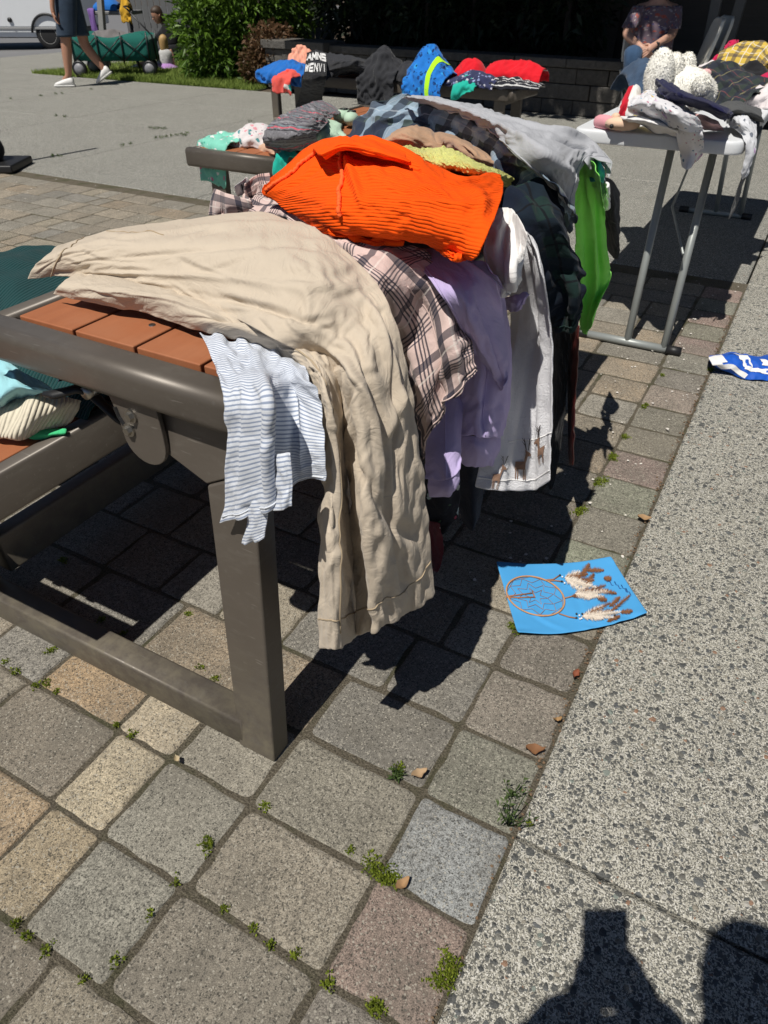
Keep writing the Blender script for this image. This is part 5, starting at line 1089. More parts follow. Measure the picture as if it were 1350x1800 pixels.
mound('tartan_skirt', 'yellow tartan skirt on the heap behind the white teddy bear', 'skirt', Pz(1250, 134, e + .06), Pz(1336, 140, e + .06), .3, e + .06, .12, M_YPL, 0, 311, g, res=.012, prof=(.8, 1, 1, 1, .7))
mound('tartan_shirt', 'purple and white tartan shirt under the yellow tartan skirt', 'shirt', Pz(1244, 144, e), Pz(1334, 150, e), .34, e, .11, M_PPL, 0, 312, g, res=.012, prof=(.7, 1, 1, 1, .7))
mound('pink_print_shirt', 'white top with pink print in front of the purple tartan', 'shirt', Pz(1240, 160, e), Pz(1328, 158, e), .26, e, .10, M_PKP, 0, 313, g, res=.011, prof=(.6, 1, .9, .7, .3))
mound('lace_shirt', 'white lace top at the right edge of the picture beside the yellow tartan', 'shirt', Pz(1322, 152, e), Pz(1375, 154, e), .3, e, .13, M_LACE, 0, 314, g, res=.012)
mound('crimson_shirt', 'crimson and black garment at the right edge of the white table', 'shirt', Pz(1292, 175, e), Pz(1372, 184, e), .3, e, .10, M_CRIM, 0, 315, g, res=.011, su=.12)
mound('black_leggings', 'black leggings lying between the pink print top and the crimson garment', 'leggings', Pz(1286, 170, e), Pz(1360, 172, e), .3, e, .115, M_HOOD, 0, 316, g, res=.012)
mound('white_print_shirt', 'white print top in front of the crimson garment near the table edge', 'shirt', Pz(1296, 187, e), Pz(1370, 194, e), .18, e, .06, M_PKP, 0, 317, g, res=.011)
gp = [quadsheet([ZR((e + .07, e + .09, e + .08, e + .06), (1256, 186), (1282, 178), (1310, 182), (1336, 190)), ZR((e + .06, e + .075, e + .07, e + .05), (1270, 202), (1292, 194), (1316, 196), (1340, 204)), ZR((e + .02, e + .03, e + .03, e + .02), (1284, 214), (1304, 212), (1324, 212), (1343, 216))], seed=318),
      quadsheet([ZR((e + .03, e + .03, e + .025), (1308, 208), (1326, 208), (1344, 212)), [(WX1 + .012, WY0 + .10, e - .06), (WX1 + .016, WY0 + .19, e - .06), (WX1 + .014, WY0 + .27, e - .06)], [(WX1 + .012, WY0 + .11, e - .16), (WX1 + .018, WY0 + .19, e - .16), (WX1 + .014, WY0 + .26, e - .16)], [(WX1 + .008, WY0 + .08, e - .27), (WX1 + .014, WY0 + .15, e - .26), (WX1 + .012, WY0 + .23, e - .24)]], seed=319, su=.08)]
cloth('grey_leggings', gp, M_GREYP, label='dark grey leggings with one leg hanging off the right side of the white table', cat='leggings', group=g)
cloth('sock', [quadsheet([ZR((e + .02, e + .05, e + .05, e + .03), (1276, 212), (1284, 203), (1300, 199), (1322, 206)), ZR((e + .02, e + .05, e + .05, e + .02), (1284, 222), (1298, 214), (1314, 211), (1330, 217)), [(WX1 - .01, WY0 + .04, e + .005), (WX1 + .014, WY0 + .05, e + .012), (WX1 + .022, WY0 + .08, e + .012), (WX1 + .018, WY0 + .12, e + .01)], [(WX1 + .012, WY0 + .03, e - .05), (WX1 + .032, WY0 + .045, e - .045), (WX1 + .034, WY0 + .07, e - .045), (WX1 + .014, WY0 + .10, e - .045)], [(WX1 + .012, WY0 + .035, e - .10), (WX1 + .028, WY0 + .045, e - .105), (WX1 + .030, WY0 + .065, e - .105), (WX1 + .014, WY0 + .085, e - .10)], [(WX1 + .012, WY0 + .05, e - .115), (WX1 + .018, WY0 + .055, e - .125), (WX1 + .02, WY0 + .065, e - .125), (WX1 + .014, WY0 + .07, e - .115)]], seed=320, su=.08, res=.007)], M_SOCK, thick=.006, label='white baby sock with pastel print drooping over the white table corner', cat='sock', group=g)
Rv0 = CR.copy()
# plush bear lying among the clothes
M_PLUSH = plain('cream plush fur', (.88, .86, .79), .95, 0, .08, 80, .6, 300)
bear = thing('teddy_bear', 'fluffy cream teddy bear lying on the clothes on the white table', 'teddy bear', tuple(Pz(1190, 150, e)), g)
def plush(name, c, r, parent, n=900, L=.0075, seed=0, mat=None):
    n = n * 4
    c = np.asarray(c, float) - np.array([0, 0, .02]); r = np.broadcast_to(np.asarray(r, float), (3,)) * .80; m = MB(); m.ball(c, r, 20, 14, jit=.03); R = np.random.default_rng(seed); r = np.broadcast_to(np.asarray(r, float), (3,))
    d = R.standard_normal((n, 3)); d /= np.linalg.norm(d, axis=1)[:, None]; p = np.asarray(c) + d * r * .97; t = d * L * R.uniform(.5, 1.2, (n, 1)) + R.standard_normal((n, 3)) * L * .75
    q_ = R.standard_normal((n, 3)); tg_ = q_ - d * (q_ * d).sum(1)[:, None]; tg_ /= np.linalg.norm(tg_, axis=1)[:, None]; s_ = np.cross(d, tg_) * L * .30
    t = (tg_ * .85 + d * R.uniform(.15, .8, (n, 1))) * L * R.uniform(.7, 1.3, (n, 1))
    for i in range(n): m.add([p[i] - s_[i], p[i] + s_[i], p[i] + t[i]], [(0, 1, 2)])
    return m.build(name, mat or M_PLUSH, parent, smooth=True)
plush('body', Pz(1196, 142, e + .15), (.15, .12, .085), bear, 1500, seed=2); plush('head', Pz(1224, 152, e + .13), (.095, .09, .075), bear, 1200, seed=1)
plush('leg', Pz(1161, 122, e + .19), (.062, .06, .105), bear, 900, seed=3); plush('leg', Pz(1184, 120, e + .19), (.05, .055, .085), bear, 800, seed=4); plush('arm', Pz(1206, 118, e + .18), (.045, .045, .085), bear, 700, seed=5); plush('ear', Pz(1236, 140, e + .17), (.04, .03, .04), bear, 400, seed=6)
bw_ = MB(); c = Pz(1232, 128, e + .155); bw_.ball(c + Rv0 * .018, (.022, .008, .014), 10, 6); bw_.ball(c - Rv0 * .018, (.022, .008, .014), 10, 6); bw_.ball(c, (.009, .009, .009), 8, 6); bw_.build('bow', M_PINKW, bear, smooth=True)

# ================================================================== far setting
def PV(px, py, g, off=0.0):
    """the point of this pixel on the upright plane through g that faces the camera"""
    n = np.array([-math.sin(YA), math.cos(YA), 0]); d = _ray(px, py); return CC + d * (((np.array([g[0], g[1], 0]) - CC) @ n + off) / (d @ n))
# ---- retaining wall of split blocks
def wallblock_mat():
    t = NT('split face block'); p = t.pos(); a = t.node('ShaderNodeAttribute', attribute_name='tone').outputs['Color']
    n = t.noise(p, 22, 6, .7); c = t.mix(1.0, a, t.ramp(n, [(.3, .7), (.7, 1.25)]), 'MULTIPLY'); t.bump(n, 1.0, .02); return t.done(c, .95)
M_BLOCK = wallblock_mat()
WA, WB = np.array([-6.75, 9.12]), np.array([-1.05, 8.42]); wd = WB - WA; WL = np.linalg.norm(wd); wd /= WL; wnv = np.array([-wd[1], wd[0]]); wrz = math.atan2(wd[1], wd[0])
wall = thing('retaining_wall', 'dark split block retaining wall with a capping course behind the far bench', 'wall', (*(WA + wd * WL / 2), 0)); R = random.Random(11)
def courses(name, mat, rows, z0, h, depth, L0, L1, bw, out=0.0, h2=None):
    m = MB()
    for r in range(rows):
        x = L0 - (bw * .5 if r % 2 else 0)
        while x < L1:
            a, b = max(x, L0), min(x + bw * R.uniform(.95, 1.05), L1)
            if b - a > .05:
                c = WA + wd * (a + b) / 2 + wnv * (depth / 2 - out + R.uniform(-.008, .008)); k = R.uniform(.8, 1.15)
                m.box((*c, z0 + h * (r + .5)), (b - a - .006, depth, h - .005), wrz, col=(.105 * k, .098 * k, .088 * k, 1))
            x += bw
    return m.build(name, mat, wall, bevel=.010)
courses('block_courses', M_BLOCK, 3, 0, .145, .25, 0, WL, .36); courses('cap', M_BLOCK, 1, .436, .085, .33, 0, WL, .6, .03)
courses('pier', M_BLOCK, 3, 0, .15, .12, -.05, .95, .30, .10); courses('pier_cap', M_BLOCK, 1, .451, .10, .45, -.08, 1.0, 1.2, .14)
# ---- timber clad building with slanting posts
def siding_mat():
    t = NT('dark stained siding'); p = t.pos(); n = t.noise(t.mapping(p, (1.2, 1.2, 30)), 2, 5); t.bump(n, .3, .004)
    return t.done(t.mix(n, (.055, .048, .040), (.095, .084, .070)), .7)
M_SIDE = siding_mat(); M_POST = plain('weathered grey timber', (.17, .165, .155), .8, 0, .2, 12, .4, 60); M_DARKW = plain('dark window glass', (.012, .014, .016), .12)
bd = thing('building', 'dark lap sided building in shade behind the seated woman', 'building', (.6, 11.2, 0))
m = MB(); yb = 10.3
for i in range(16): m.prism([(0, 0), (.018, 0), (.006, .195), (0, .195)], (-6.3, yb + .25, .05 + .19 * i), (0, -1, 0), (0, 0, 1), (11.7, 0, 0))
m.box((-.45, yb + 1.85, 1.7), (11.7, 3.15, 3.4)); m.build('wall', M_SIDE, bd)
m = MB(); m.prism([(0, 3.35), (3.55, 4.3), (8.4, 3.2), (8.4, 3.32), (3.55, 4.45), (0, 3.5)], (-6.6, 6.95, 0), (0, 1, 0), (0, 0, 1), (12.6, 0, 0)); m.build('shade_roof', plain('roof shingle', (.06, .055, .05), .9, 0, .3, 20, .5, 80), bd)  # out of view; its deep overhang is added to shade the wall area
for px_a, px_b in (((1262, -10), (1238, 108)), ((1306, -10), (1270, 112))):
    a = PV(*px_a, (-1.5, 9.6)); b = PV(*px_b, (-1.5, 9.6)); d = a - b; b = b - d * (b[2] / d[2]); a = a + d * 2.2
    MB().bar(b, a, .10, .10, up=(0, 1, 0)).build('post', M_POST, bd, bevel=.006)
m = MB(); m.box((-4.6, yb + .22, 1.5), (.7, .05, 1.1)); m.build('window', M_DARKW, bd)

# ---- leaves
def leaf_mat(name, lo, hi, rough=.5, spec=.35):
    t = NT(name); a = t.node('ShaderNodeAttribute', attribute_name='tone').outputs['Color']; r = t.sep(a)[0]
    c = t.ramp(r, [(0, lo), (1, hi)]); t.b.inputs['Subsurface Weight'].default_value = 0
    t.put(t.b.inputs['Base Color'], c); t.b.inputs['Roughness'].default_value = rough; t.b.inputs['Specular IOR Level'].default_value = spec
    tr = t.node('ShaderNodeBsdfTranslucent'); t.put(tr.inputs[0], c); mx = t.node('ShaderNodeMixShader'); mx.inputs[0].default_value = .25
    out = t.n['Material Output']; t.t.links.new(t.b.outputs[0], mx.inputs[1]); t.t.links.new(tr.outputs[0], mx.inputs[2]); t.t.links.new(mx.outputs[0], out.inputs[0]); return t.m
def leaves(name, blobs, size, mat, parent=None, seed=0, aspect=.38, droop=.2, up=.35, shell=.55):
    """many single leaves through the volume of a set of clumps: (centre, radii, count)"""
    R = np.random.default_rng(seed); P = []; D = []; T = []
    for c, r, n in blobs:
        d = R.standard_normal((n, 3)); d /= np.linalg.norm(d, axis=1)[:, None]; k = R.uniform(0, 1, (n, 1)) ** (1 / 3); k = shell + (1 - shell) * k
        k *= 1 + .22 * np.sin(d[:, :1] * 7 + d[:, 1:2] * 9 + d[:, 2:] * 8)
        P.append(np.asarray(c) + d * np.asarray(r) * k); q = d + R.standard_normal((n, 3)) * .7 + np.array([0, 0, up]); D.append(q / np.linalg.norm(q, axis=1)[:, None]); T.append(R.uniform(0, 1, n) * .55 + R.uniform(0, .45))
    P = np.concatenate(P); D = np.concatenate(D); T = np.concatenate(T); n = len(P)
    L = size * R.uniform(.6, 1.25, (n, 1)); s = np.cross(D, R.standard_normal((n, 3))); s /= np.linalg.norm(s, axis=1)[:, None] + 1e-9; s *= L * aspect * .5
    mid = P + D * L * .5; tip = P + D * L + np.array([0, 0, -1]) * L * droop
    V = np.stack([P, mid + s, tip, mid - s], 1).reshape(-1, 3); F = np.arange(4 * n).reshape(n, 4)
    me = bpy.data.meshes.new(name); me.from_pydata(V.tolist(), [], F.tolist()); me.update()
    ca = me.color_attributes.new('tone', 'FLOAT_COLOR', 'CORNER'); col = np.repeat(np.stack([T, T, T, np.ones(n)], 1), 4, 0); ca.data.foreach_set('color', col.ravel().astype(np.float32))
    return link(name, me, mat, parent, smooth=False)
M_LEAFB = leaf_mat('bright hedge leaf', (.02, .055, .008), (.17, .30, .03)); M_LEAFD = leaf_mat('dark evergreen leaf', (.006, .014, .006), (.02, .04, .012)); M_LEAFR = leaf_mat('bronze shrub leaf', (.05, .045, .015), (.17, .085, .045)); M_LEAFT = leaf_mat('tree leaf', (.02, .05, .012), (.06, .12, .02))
M_BARK = plain('rough bark', (.045, .036, .028), .95, 0, .35, 14, .8, 40); M_GRASS = leaf_mat('grass blade', (.09, .15, .025), (.30, .38, .09), .7, .2)
hd = thing('hedge', 'bright green leafy hedge bush at the edge of the grass', 'bush', (-8.0, 9.7, 0))
hg = (-7.9, 9.65)
def hb(px, py, r, n, off=0.0): return (PV(px, py, hg, off), r, n)
leaves('foliage', [hb(390, 90, (.55, .5, .5), 1500), hb(370, 40, (.5, .5, .5), 1500), hb(420, 20, (.6, .5, .5), 1700), hb(400, -40, (.8, .6, .5), 2000), hb(465, -10, (.6, .5, .5), 1500, .2), hb(380, 120, (.4, .4, .25), 700), hb(450, 55, (.5, .45, .45), 1300, .3), hb(430, 110, (.45, .4, .35), 900, .15), hb(500, 10, (.5, .5, .5), 1100, .4)], .13, M_LEAFB, hd, 1, .30, .25, .5)
st_ = MB()
for a in range(5): x = -7.9 + .18 * (a - 2); st_.tube([(x * 1.0, 9.75, -.02), (x + .05 * (a - 2), 9.7, .5), (x + .12 * (a - 2), 9.7, 1.2)], [.03, .025, .01], 6)
st_.build('stems', M_BARK, hd, smooth=True)
sh = thing('shrub', 'small bronze leaved shrub in front of the dark hedge', 'bush', (-6.95, 9.25, 0)); sg = (-6.95, 9.2)
leaves('foliage', [(PV(470, 95, sg), (.33, .28, .30), 1300), (PV(455, 115, sg), (.25, .25, .22), 700), (PV(480, 75, sg), (.28, .25, .22), 900), (PV(478, 125, sg), (.22, .2, .18), 500)], .07, M_LEAFR, sh, 2, .45, .2, .3, .3)
st_ = MB()
for a in range(6): q = a * 1.05; st_.tube([(-6.95 + .03 * math.cos(q), 9.25 + .03 * math.sin(q), -.02), (-6.95 + .2 * math.cos(q), 9.25 + .16 * math.sin(q), .55)], [.012, .006], 5)
st_.build('stems', M_BARK, sh, smooth=True)
dh = []
for i in range(6):
    x = -6.0 + .62 * i; y = 9.95 + .1 * math.sin(i * 2.1) - .075 * i
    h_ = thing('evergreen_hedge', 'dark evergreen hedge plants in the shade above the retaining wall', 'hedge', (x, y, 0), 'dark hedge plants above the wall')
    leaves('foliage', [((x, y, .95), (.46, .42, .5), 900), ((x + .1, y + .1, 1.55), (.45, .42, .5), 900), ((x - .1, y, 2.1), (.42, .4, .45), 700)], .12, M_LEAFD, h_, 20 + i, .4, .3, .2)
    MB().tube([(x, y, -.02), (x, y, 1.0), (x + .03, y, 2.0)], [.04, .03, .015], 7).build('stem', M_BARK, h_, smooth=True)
def tree(label, x, y, h, crown, r0, seed, lean=(0, 0), group=None, size=.22):
    t = thing('tree', label, 'tree', (x, y, 0), group); R = random.Random(seed); m = MB(); top = np.array([x + lean[0], y + lean[1], h])
    m.tube([(x, y, -.05), (x + lean[0] * .2, y + lean[1] * .2, h * .3), (x + lean[0] * .6, y + lean[1] * .6, h * .65), top], [r0, r0 * .8, r0 * .55, r0 * .25], 10)
    for c, r, n in crown[::2]: m.tube([(x + lean[0] * .55, y + lean[1] * .55, h * .6), (np.asarray(c) + top) / 2 - np.array([0, 0, .2]), np.asarray(c)], [r0 * .35, r0 * .2, r0 * .06], 6)
    m.build('trunk', M_BARK, t, smooth=True); leaves('crown', crown, size, M_LEAFT, t, seed, .55, .2, .2, .25); return t
def crowns(x0, x1, y0, y1, z0, z1, n, r, cnt, seed):
    R = random.Random(seed); return [((R.uniform(x0, x1), R.uniform(y0, y1), R.uniform(z0, z1)), (r * R.uniform(.8, 1.2), r * R.uniform(.8, 1.2), r * .55), cnt) for _ in range(n)]
tg = 'shade trees behind the wall'
tree('tall leafy tree whose dark trunk rises from the bed behind the wall', -3.35, 9.9, 6.2, crowns(-5.6, -2.8, 6.9, 10.5, 3.6, 5.6, 22, .85, 620, 1), .09, 31, (.1, -.6), tg)
tree('tall leafy tree rising beside the building corner', -2.3, 9.75, 6.2, crowns(-3.4, -.6, 6.6, 10.2, 3.7, 5.6, 18, .85, 560, 2), .10, 32, (.2, -.6), tg)
tree('broad leafy tree shading the ground behind the green hedge', -9.0, 12.6, 7.0, crowns(-10.6, -6.2, 10.3, 13.6, 3.2, 6.2, 26, .95, 560, 3), .16, 33, (.2, -.4), tg)
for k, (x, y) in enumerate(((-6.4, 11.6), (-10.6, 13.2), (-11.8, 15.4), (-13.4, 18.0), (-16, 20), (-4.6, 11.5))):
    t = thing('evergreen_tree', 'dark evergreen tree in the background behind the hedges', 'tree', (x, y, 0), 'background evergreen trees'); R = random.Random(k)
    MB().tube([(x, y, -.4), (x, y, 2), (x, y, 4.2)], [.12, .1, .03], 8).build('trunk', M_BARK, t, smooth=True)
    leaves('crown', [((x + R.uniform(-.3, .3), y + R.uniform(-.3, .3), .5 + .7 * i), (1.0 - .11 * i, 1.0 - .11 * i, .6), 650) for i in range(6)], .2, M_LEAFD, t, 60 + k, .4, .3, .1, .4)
# ---- grass strip
gp0 = [P_[:2] for P_ in (Pz(128, 134), Pz(275, 147), Pz(410, 159), Pz(450, 160))]
sheet('lawn', [(-11.2, 8.70), (-8.5, 8.67), (-6.75, 8.67), (-6.9, 9.5), (-8.0, 10.6), (-11.2, 12.4)], -.005, M_GRASS if False else plain('lawn soil', (.05, .07, .02), .95, 0, .4, 12, .6, 60))
R_ = np.random.default_rng(5); n = 26000; gx = R_.uniform(-11.1, -6.8, n); gy = 8.69 + R_.uniform(0, 1, n) ** 1.6 * np.interp(gx, [-11.1, -8, -6.8], [3.4, 1.7, .5])
keep = (gx < -7.3) | (R_.uniform(0, 1, n) < .35); gx, gy = gx[keep], gy[keep]; n = len(gx)
hh = R_.uniform(.025, .075, n); an = R_.uniform(0, 6.28, n); dx, dy = np.cos(an) * .006, np.sin(an) * .006; lx, ly = R_.normal(0, .025, n), R_.normal(0, .025, n)
V = np.stack([np.stack([gx - dx, gy - dy, np.zeros(n)], 1), np.stack([gx + dx, gy + dy, np.zeros(n)], 1), np.stack([gx + lx, gy + ly, hh], 1)], 1).reshape(-1, 3)
me = bpy.data.meshes.new('grass'); me.from_pydata(V.tolist(), [], np.arange(3 * n).reshape(n, 3).tolist()); me.update()
ca = me.color_attributes.new('tone', 'FLOAT_COLOR', 'CORNER'); tt = R_.uniform(.1, 1, n); ca.data.foreach_set('color', np.repeat(np.stack([tt, tt, tt, np.ones(n)], 1), 3, 0).ravel().astype(np.float32))
tag(link('grass', me, M_GRASS, smooth=False), 'short green lawn grass beside the plaza', 'grass', kind='stuff')

# ================================================================== people
def skin(name, pts, edges, mat, parent, sub=1, root=0):
    me = bpy.data.meshes.new(name); me.from_pydata([tuple(map(float, p)) for p, r in pts], edges, []); me.update()
    o = bpy.data.objects.new(name, me); COL.objects.link(o); me.materials.append(mat)
    mo = o.modifiers.new('skin', 'SKIN'); mo.use_smooth_shade = True
    for i, (p, r) in enumerate(pts):
        r = r if isinstance(r, tuple) else (r, r); me.skin_vertices[0].data[i].radius = r; me.skin_vertices[0].data[i].use_root = (i == root)
    if sub: s_ = o.modifiers.new('sub', 'SUBSURF'); s_.levels = s_.render_levels = sub
    if parent is not None:
        o.parent = parent; o.matrix_parent_inverse = Matrix.Translation(-Vector(world_loc(parent)))
    return o
def skin_mat(name, col):
    t = NT(name); n = t.noise(t.geo(), 25, 3); t.b.inputs['Subsurface Weight'].default_value = .1; t.b.inputs['Subsurface Radius'].default_value = (.01, .004, .002)
    return t.done(t.mix(n, tuple(c * .88 for c in col), tuple(c * 1.08 for c in col)), .5, spec=.35)
M_SKIN = skin_mat('tanned skin', (.42, .22, .145)); M_SKIN2 = skin_mat('fair skin', (.55, .32, .235)); M_HAIR = plain('brown hair', (.045, .026, .015), .6, 0, .3, 60, .4, 300); M_HAIRB = plain('blonde hair', (.42, .27, .11), .6, 0, .3, 60, .4, 300); M_HAIRG = plain('grey brown hair', (.16, .12, .09), .6, 0, .3, 60, .4, 300)
M_SHOE = plain('white trainer leather', (.74, .73, .71), .5, 0, .05, 60); M_SOLE = plain('white rubber sole', (.6, .6, .58), .7); M_DKSH = fabric('dark blue cotton', (.02, .024, .04)); M_DEN2 = fabric('mid blue denim', (.016, .026, .045), (.03, .05, .08), 10, .3, spots=[(5, .35, [(.12, .19, .27), (.02, .03, .05)], .6)])
E3 = lambda *a: np.array(a, float)
def limb_len(a, b): return np.linalg.norm(np.asarray(a) - np.asarray(b))
def shoe(parent, heel, toe, w=.054, h=.105, tiltup=0.0, name='shoe'):
    heel = np.array(heel, float); toe = np.array(toe, float); d = toe - heel; L = np.linalg.norm(d); d /= L; s = np.cross(d, (0, 0, 1)); s /= np.linalg.norm(s); u = np.cross(s, d)
    m = MB(); rg = []
    for f, ww, hh, zz in ((0, .55, .50, .55), (.05, .8, .9, .62), (.22, .92, 1.0, .60), (.45, .95, .80, .48), (.7, 1.08, .55, .34), (.9, .95, .42, .27), (1.0, .5, .25, .22)): rg.append((heel + d * L * f + u * h * zz, s * w * ww, u * h * hh * .55))
    m.loft(rg, 14); o = m.build(name, M_SHOE, parent, smooth=True, sub=1)
    m = MB(); rg = []
    for f, ww in ((-.02, .6), (.08, .9), (.4, .92), (.7, 1.12), (.93, 1.0), (1.03, .5)): rg.append((heel + d * L * f + u * .012, s * w * ww, u * .014))
    m.loft(rg, 12); m.build('sole', M_SOLE, o, smooth=True)
    for k in range(3):
        c = heel + d * L * (.42 + .08 * k) + u * h * (.88 - .11 * k); MB().tube([c - s * w * .6 + u * -.012, c, c + s * w * .6 + u * -.012], .004, 5).build('lace', M_SOLE, o, smooth=True)
    return o
def head(parent, c, face, r=.098, hair=M_HAIR, skinm=M_SKIN, long=False, cap=True):
    """head with eyes, nose, mouth, ears and hair; face is the unit vector it looks along"""
    c = np.array(c, float); f = np.array(face, float); f /= np.linalg.norm(f); s = np.cross(f, (0, 0, 1)); s /= np.linalg.norm(s); u = np.cross(s, f)
    m = MB(); rg = []
    for z_, fw, fd, off in ((-1.22, .30, .28, .30), (-1.10, .50, .48, .26), (-.85, .66, .72, .14), (-.5, .74, .86, .06), (-.1, .78, .95, .0), (.3, .80, 1.0, -.04), (.7, .70, .90, -.06), (1.0, .46, .62, -.08), (1.15, .15, .22, -.08)): rg.append((c + u * z_ * r + f * off * r, s * fw * r, f * fd * r))
    m.loft(rg, 18); m.ball(c + f * r * 1.0 - u * r * .25, (r * .14,) * 3, 8, 6)
    ho_ = m.build('head', skinm, parent, smooth=True, sub=1)
    for k in (-1, 1):
        MB().ball(c + f * r * .86 + s * k * r * .32 + u * r * .02, r * .12, 10, 8).build('eye', plain('eye', (.05, .04, .035), .2), ho_, smooth=True)
        MB().ball(c + s * k * r * .80 - u * r * .1 - f * r * .05, (r * .12, r * .16, r * .24), 8, 6).build('ear', skinm, ho_, smooth=True)
    MB().tube([c + f * r * .84 - u * r * .66 + s * r * k * .26 for k in (-1, -.3, .3, 1)], r * .05, 6).build('mouth', plain('lips', (.35, .12, .10), .5), ho_, smooth=True)
    m = MB(); rg = []
    zs_ = ((-1.9, .72, .35, -.45), (-1.2, .82, .5, -.42), (-.5, .88, .66, -.38), (.0, .9, .75, -.34)) if long else ((-.7, .6, .4, -.45), (-.3, .86, .62, -.38), (.0, .9, .75, -.34))
    for z_, fw, fd, off in zs_ + ((.45, .92, .98, -.16), (.85, .80, .98, -.09), (1.15, .52, .68, -.1), (1.3, .15, .2, -.1)): rg.append((c + u * z_ * r + f * off * r, s * fw * r, f * fd * r))
    m.loft(rg, 18); m.build('hair', hair, ho_, smooth=True, sub=1); return ho_
def hand(pts, edges, wrist_i, wrist, d, palm_n, s=1.0, curl=.5, thumb=1):
    """adds a palm and five fingers to a skin skeleton: d points along the hand, palm_n out of the palm, thumb gives the side"""
    d = np.array(d, float); d /= np.linalg.norm(d); n = np.array(palm_n, float); n -= d * (n @ d); n /= np.linalg.norm(n); w = np.cross(d, n) * thumb; wrist = np.asarray(wrist, float)
    pts.append((wrist + d * .045 * s, (.034 * s, .016 * s))); ip = len(pts) - 1; edges.append((wrist_i, ip))
    for k, (o, L) in enumerate(((.027, .072), (.009, .082), (-.009, .076), (-.026, .060))):
        a = wrist + d * .088 * s + w * o * s; pts.append((a, .0095 * s)); i0 = len(pts) - 1; edges.append((ip, i0)); q = a
        for j, f in enumerate((.42, .33, .25)):
            an = curl * (.5 + j * .55); q = q + (d * math.cos(an) + n * math.sin(an)) * L * f * s; pts.append((q, (.0088 - .001 * j) * s)); edges.append((len(pts) - 2, len(pts) - 1))
    a = wrist + d * .03 * s + w * .034 * s + n * .008 * s; pts.append((a, .0115 * s)); edges.append((ip, len(pts) - 1))
    for j in range(2): a = a + (d * .75 + w * (.55 - .35 * j) + n * (.25 + .3 * j)) * .034 * s; pts.append((a, .0098 * s)); edges.append((len(pts) - 2, len(pts) - 1))
Rv = CR.copy(); Lv = -CR; Fv = np.array([-math.sin(YA), math.cos(YA), 0]); Zv = E3(0, 0, 1)

# ---- walking woman in denim culottes and white trainers
wg = (-9.12, 7.95)
wk = thing('person', 'person in dark denim shorts and white trainers walking past the green wagon', 'person', (wg[0], wg[1], 0))
def w_(px, py, off=0.0): return PV(px, py, wg, off)
fa, ra = w_(121, 134, -.10), w_(184, 124, .12); fk, rk = w_(115, 64, -.10), w_(148, 78, .12); hipc = (fk + rk) / 2; hipc[2] = .98; hipc = hipc + Rv * .02
hf, hr = hipc - Fv * .08, hipc + Fv * .08; chest = hipc + Zv * .38 + Lv * .03; neck = hipc + Zv * .52 + Lv * .04; sf, sr = chest - Fv * .17 + Zv * .08, chest + Fv * .17 + Zv * .08
el_f = sf + E3(0, 0, -.27) + Lv * .06; wr_f = w_(92, 18, -.2); el_r = sr + E3(0, 0, -.27) + Rv * .08; wr_r = el_r + E3(0, 0, -.22) + Lv * .06
pts = [(hipc, .13), (hf, .10), (fk + Zv * .16, .085), (fk, .072), (fk * .55 + fa * .45, .068), (fa, .042), (hr, .10), (rk + Zv * .16, .085), (rk, .072), (rk * .55 + ra * .45, .068), (ra, .042), (hipc + Zv * .2, .12), (chest, .13), (neck, .05), (sf, .055), (el_f, .042), (wr_f, .028), (sr, .055), (el_r, .042), (wr_r, .028), (fa + Lv * .10 - Zv * .055, .025), (ra + Lv * .08 - Zv * .08, .025)]
eds = [(0, 1), (1, 2), (2, 3), (3, 4), (4, 5), (0, 6), (6, 7), (7, 8), (8, 9), (9, 10), (0, 11), (11, 12), (12, 13), (12, 14), (14, 15), (15, 16), (12, 17), (17, 18), (18, 19), (5, 20), (10, 21)]
hand(pts, eds, 16, wr_f, Zv * -1 + Rv * .15, Rv, 1.0, .5, 1); hand(pts, eds, 19, wr_r, Zv * -1 + Lv * .2, Lv, 1.0, .5, 1)
skin('body', pts, eds, M_SKIN, wk)
head(wk, neck + Zv * .19 + Lv * .03, Lv, .10, M_HAIR, M_SKIN)
shoe(wk, fa * E3(1, 1, 0) + Rv * .055 + Zv * .002, fa * E3(1, 1, 0) + Lv * .215 + Zv * .002); shoe(wk, ra + Rv * .09 - Zv * .03, ra * E3(1, 1, 0) + Lv * .13 + Zv * .012)
def wrap(rings, name, mat, parent, n=22, thick=.006, wav=.0, seed=0, sub=1):
    R = random.Random(seed); m = MB(); vs = []
    for j, (c, ax, ay) in enumerate(rings):
        c, ax, ay = [np.asarray(q, float) for q in (c, ax, ay)]
        for k in range(n): a = 2 * math.pi * k / n; f = 1 + wav * math.sin(5 * a + j * .4 + seed) * (j / len(rings)) + wav * .5 * math.sin(11 * a + j); vs.append(c + (ax * math.cos(a) + ay * math.sin(a)) * f)
    m.add(vs, [(j * n + k, j * n + (k + 1) % n, (j + 1) * n + (k + 1) % n, (j + 1) * n + k) for j in range(len(rings) - 1) for k in range(n)])
    me = m.mesh(name); uv = me.uv_layers.new(name='UVMap'); co = np.array(vs); 
    for lp in me.loops: uv.data[lp.index].uv = ((lp.vertex_index % n) / n * .6, co[lp.vertex_index][2])
    o = link(name, me, mat, parent); s_ = o.modifiers.new('t', 'SOLIDIFY'); s_.thickness = thick; s_.offset = 0
    if sub: q = o.modifiers.new('sub', 'SUBSURF'); q.levels = q.render_levels = sub
    return o
hemz = w_(112, 66, -.1)[2]
c1_, c2_ = fk + Zv * (hemz - fk[2]) + Rv * .015, rk + Zv * (hemz - rk[2] + .0) + Lv * .03
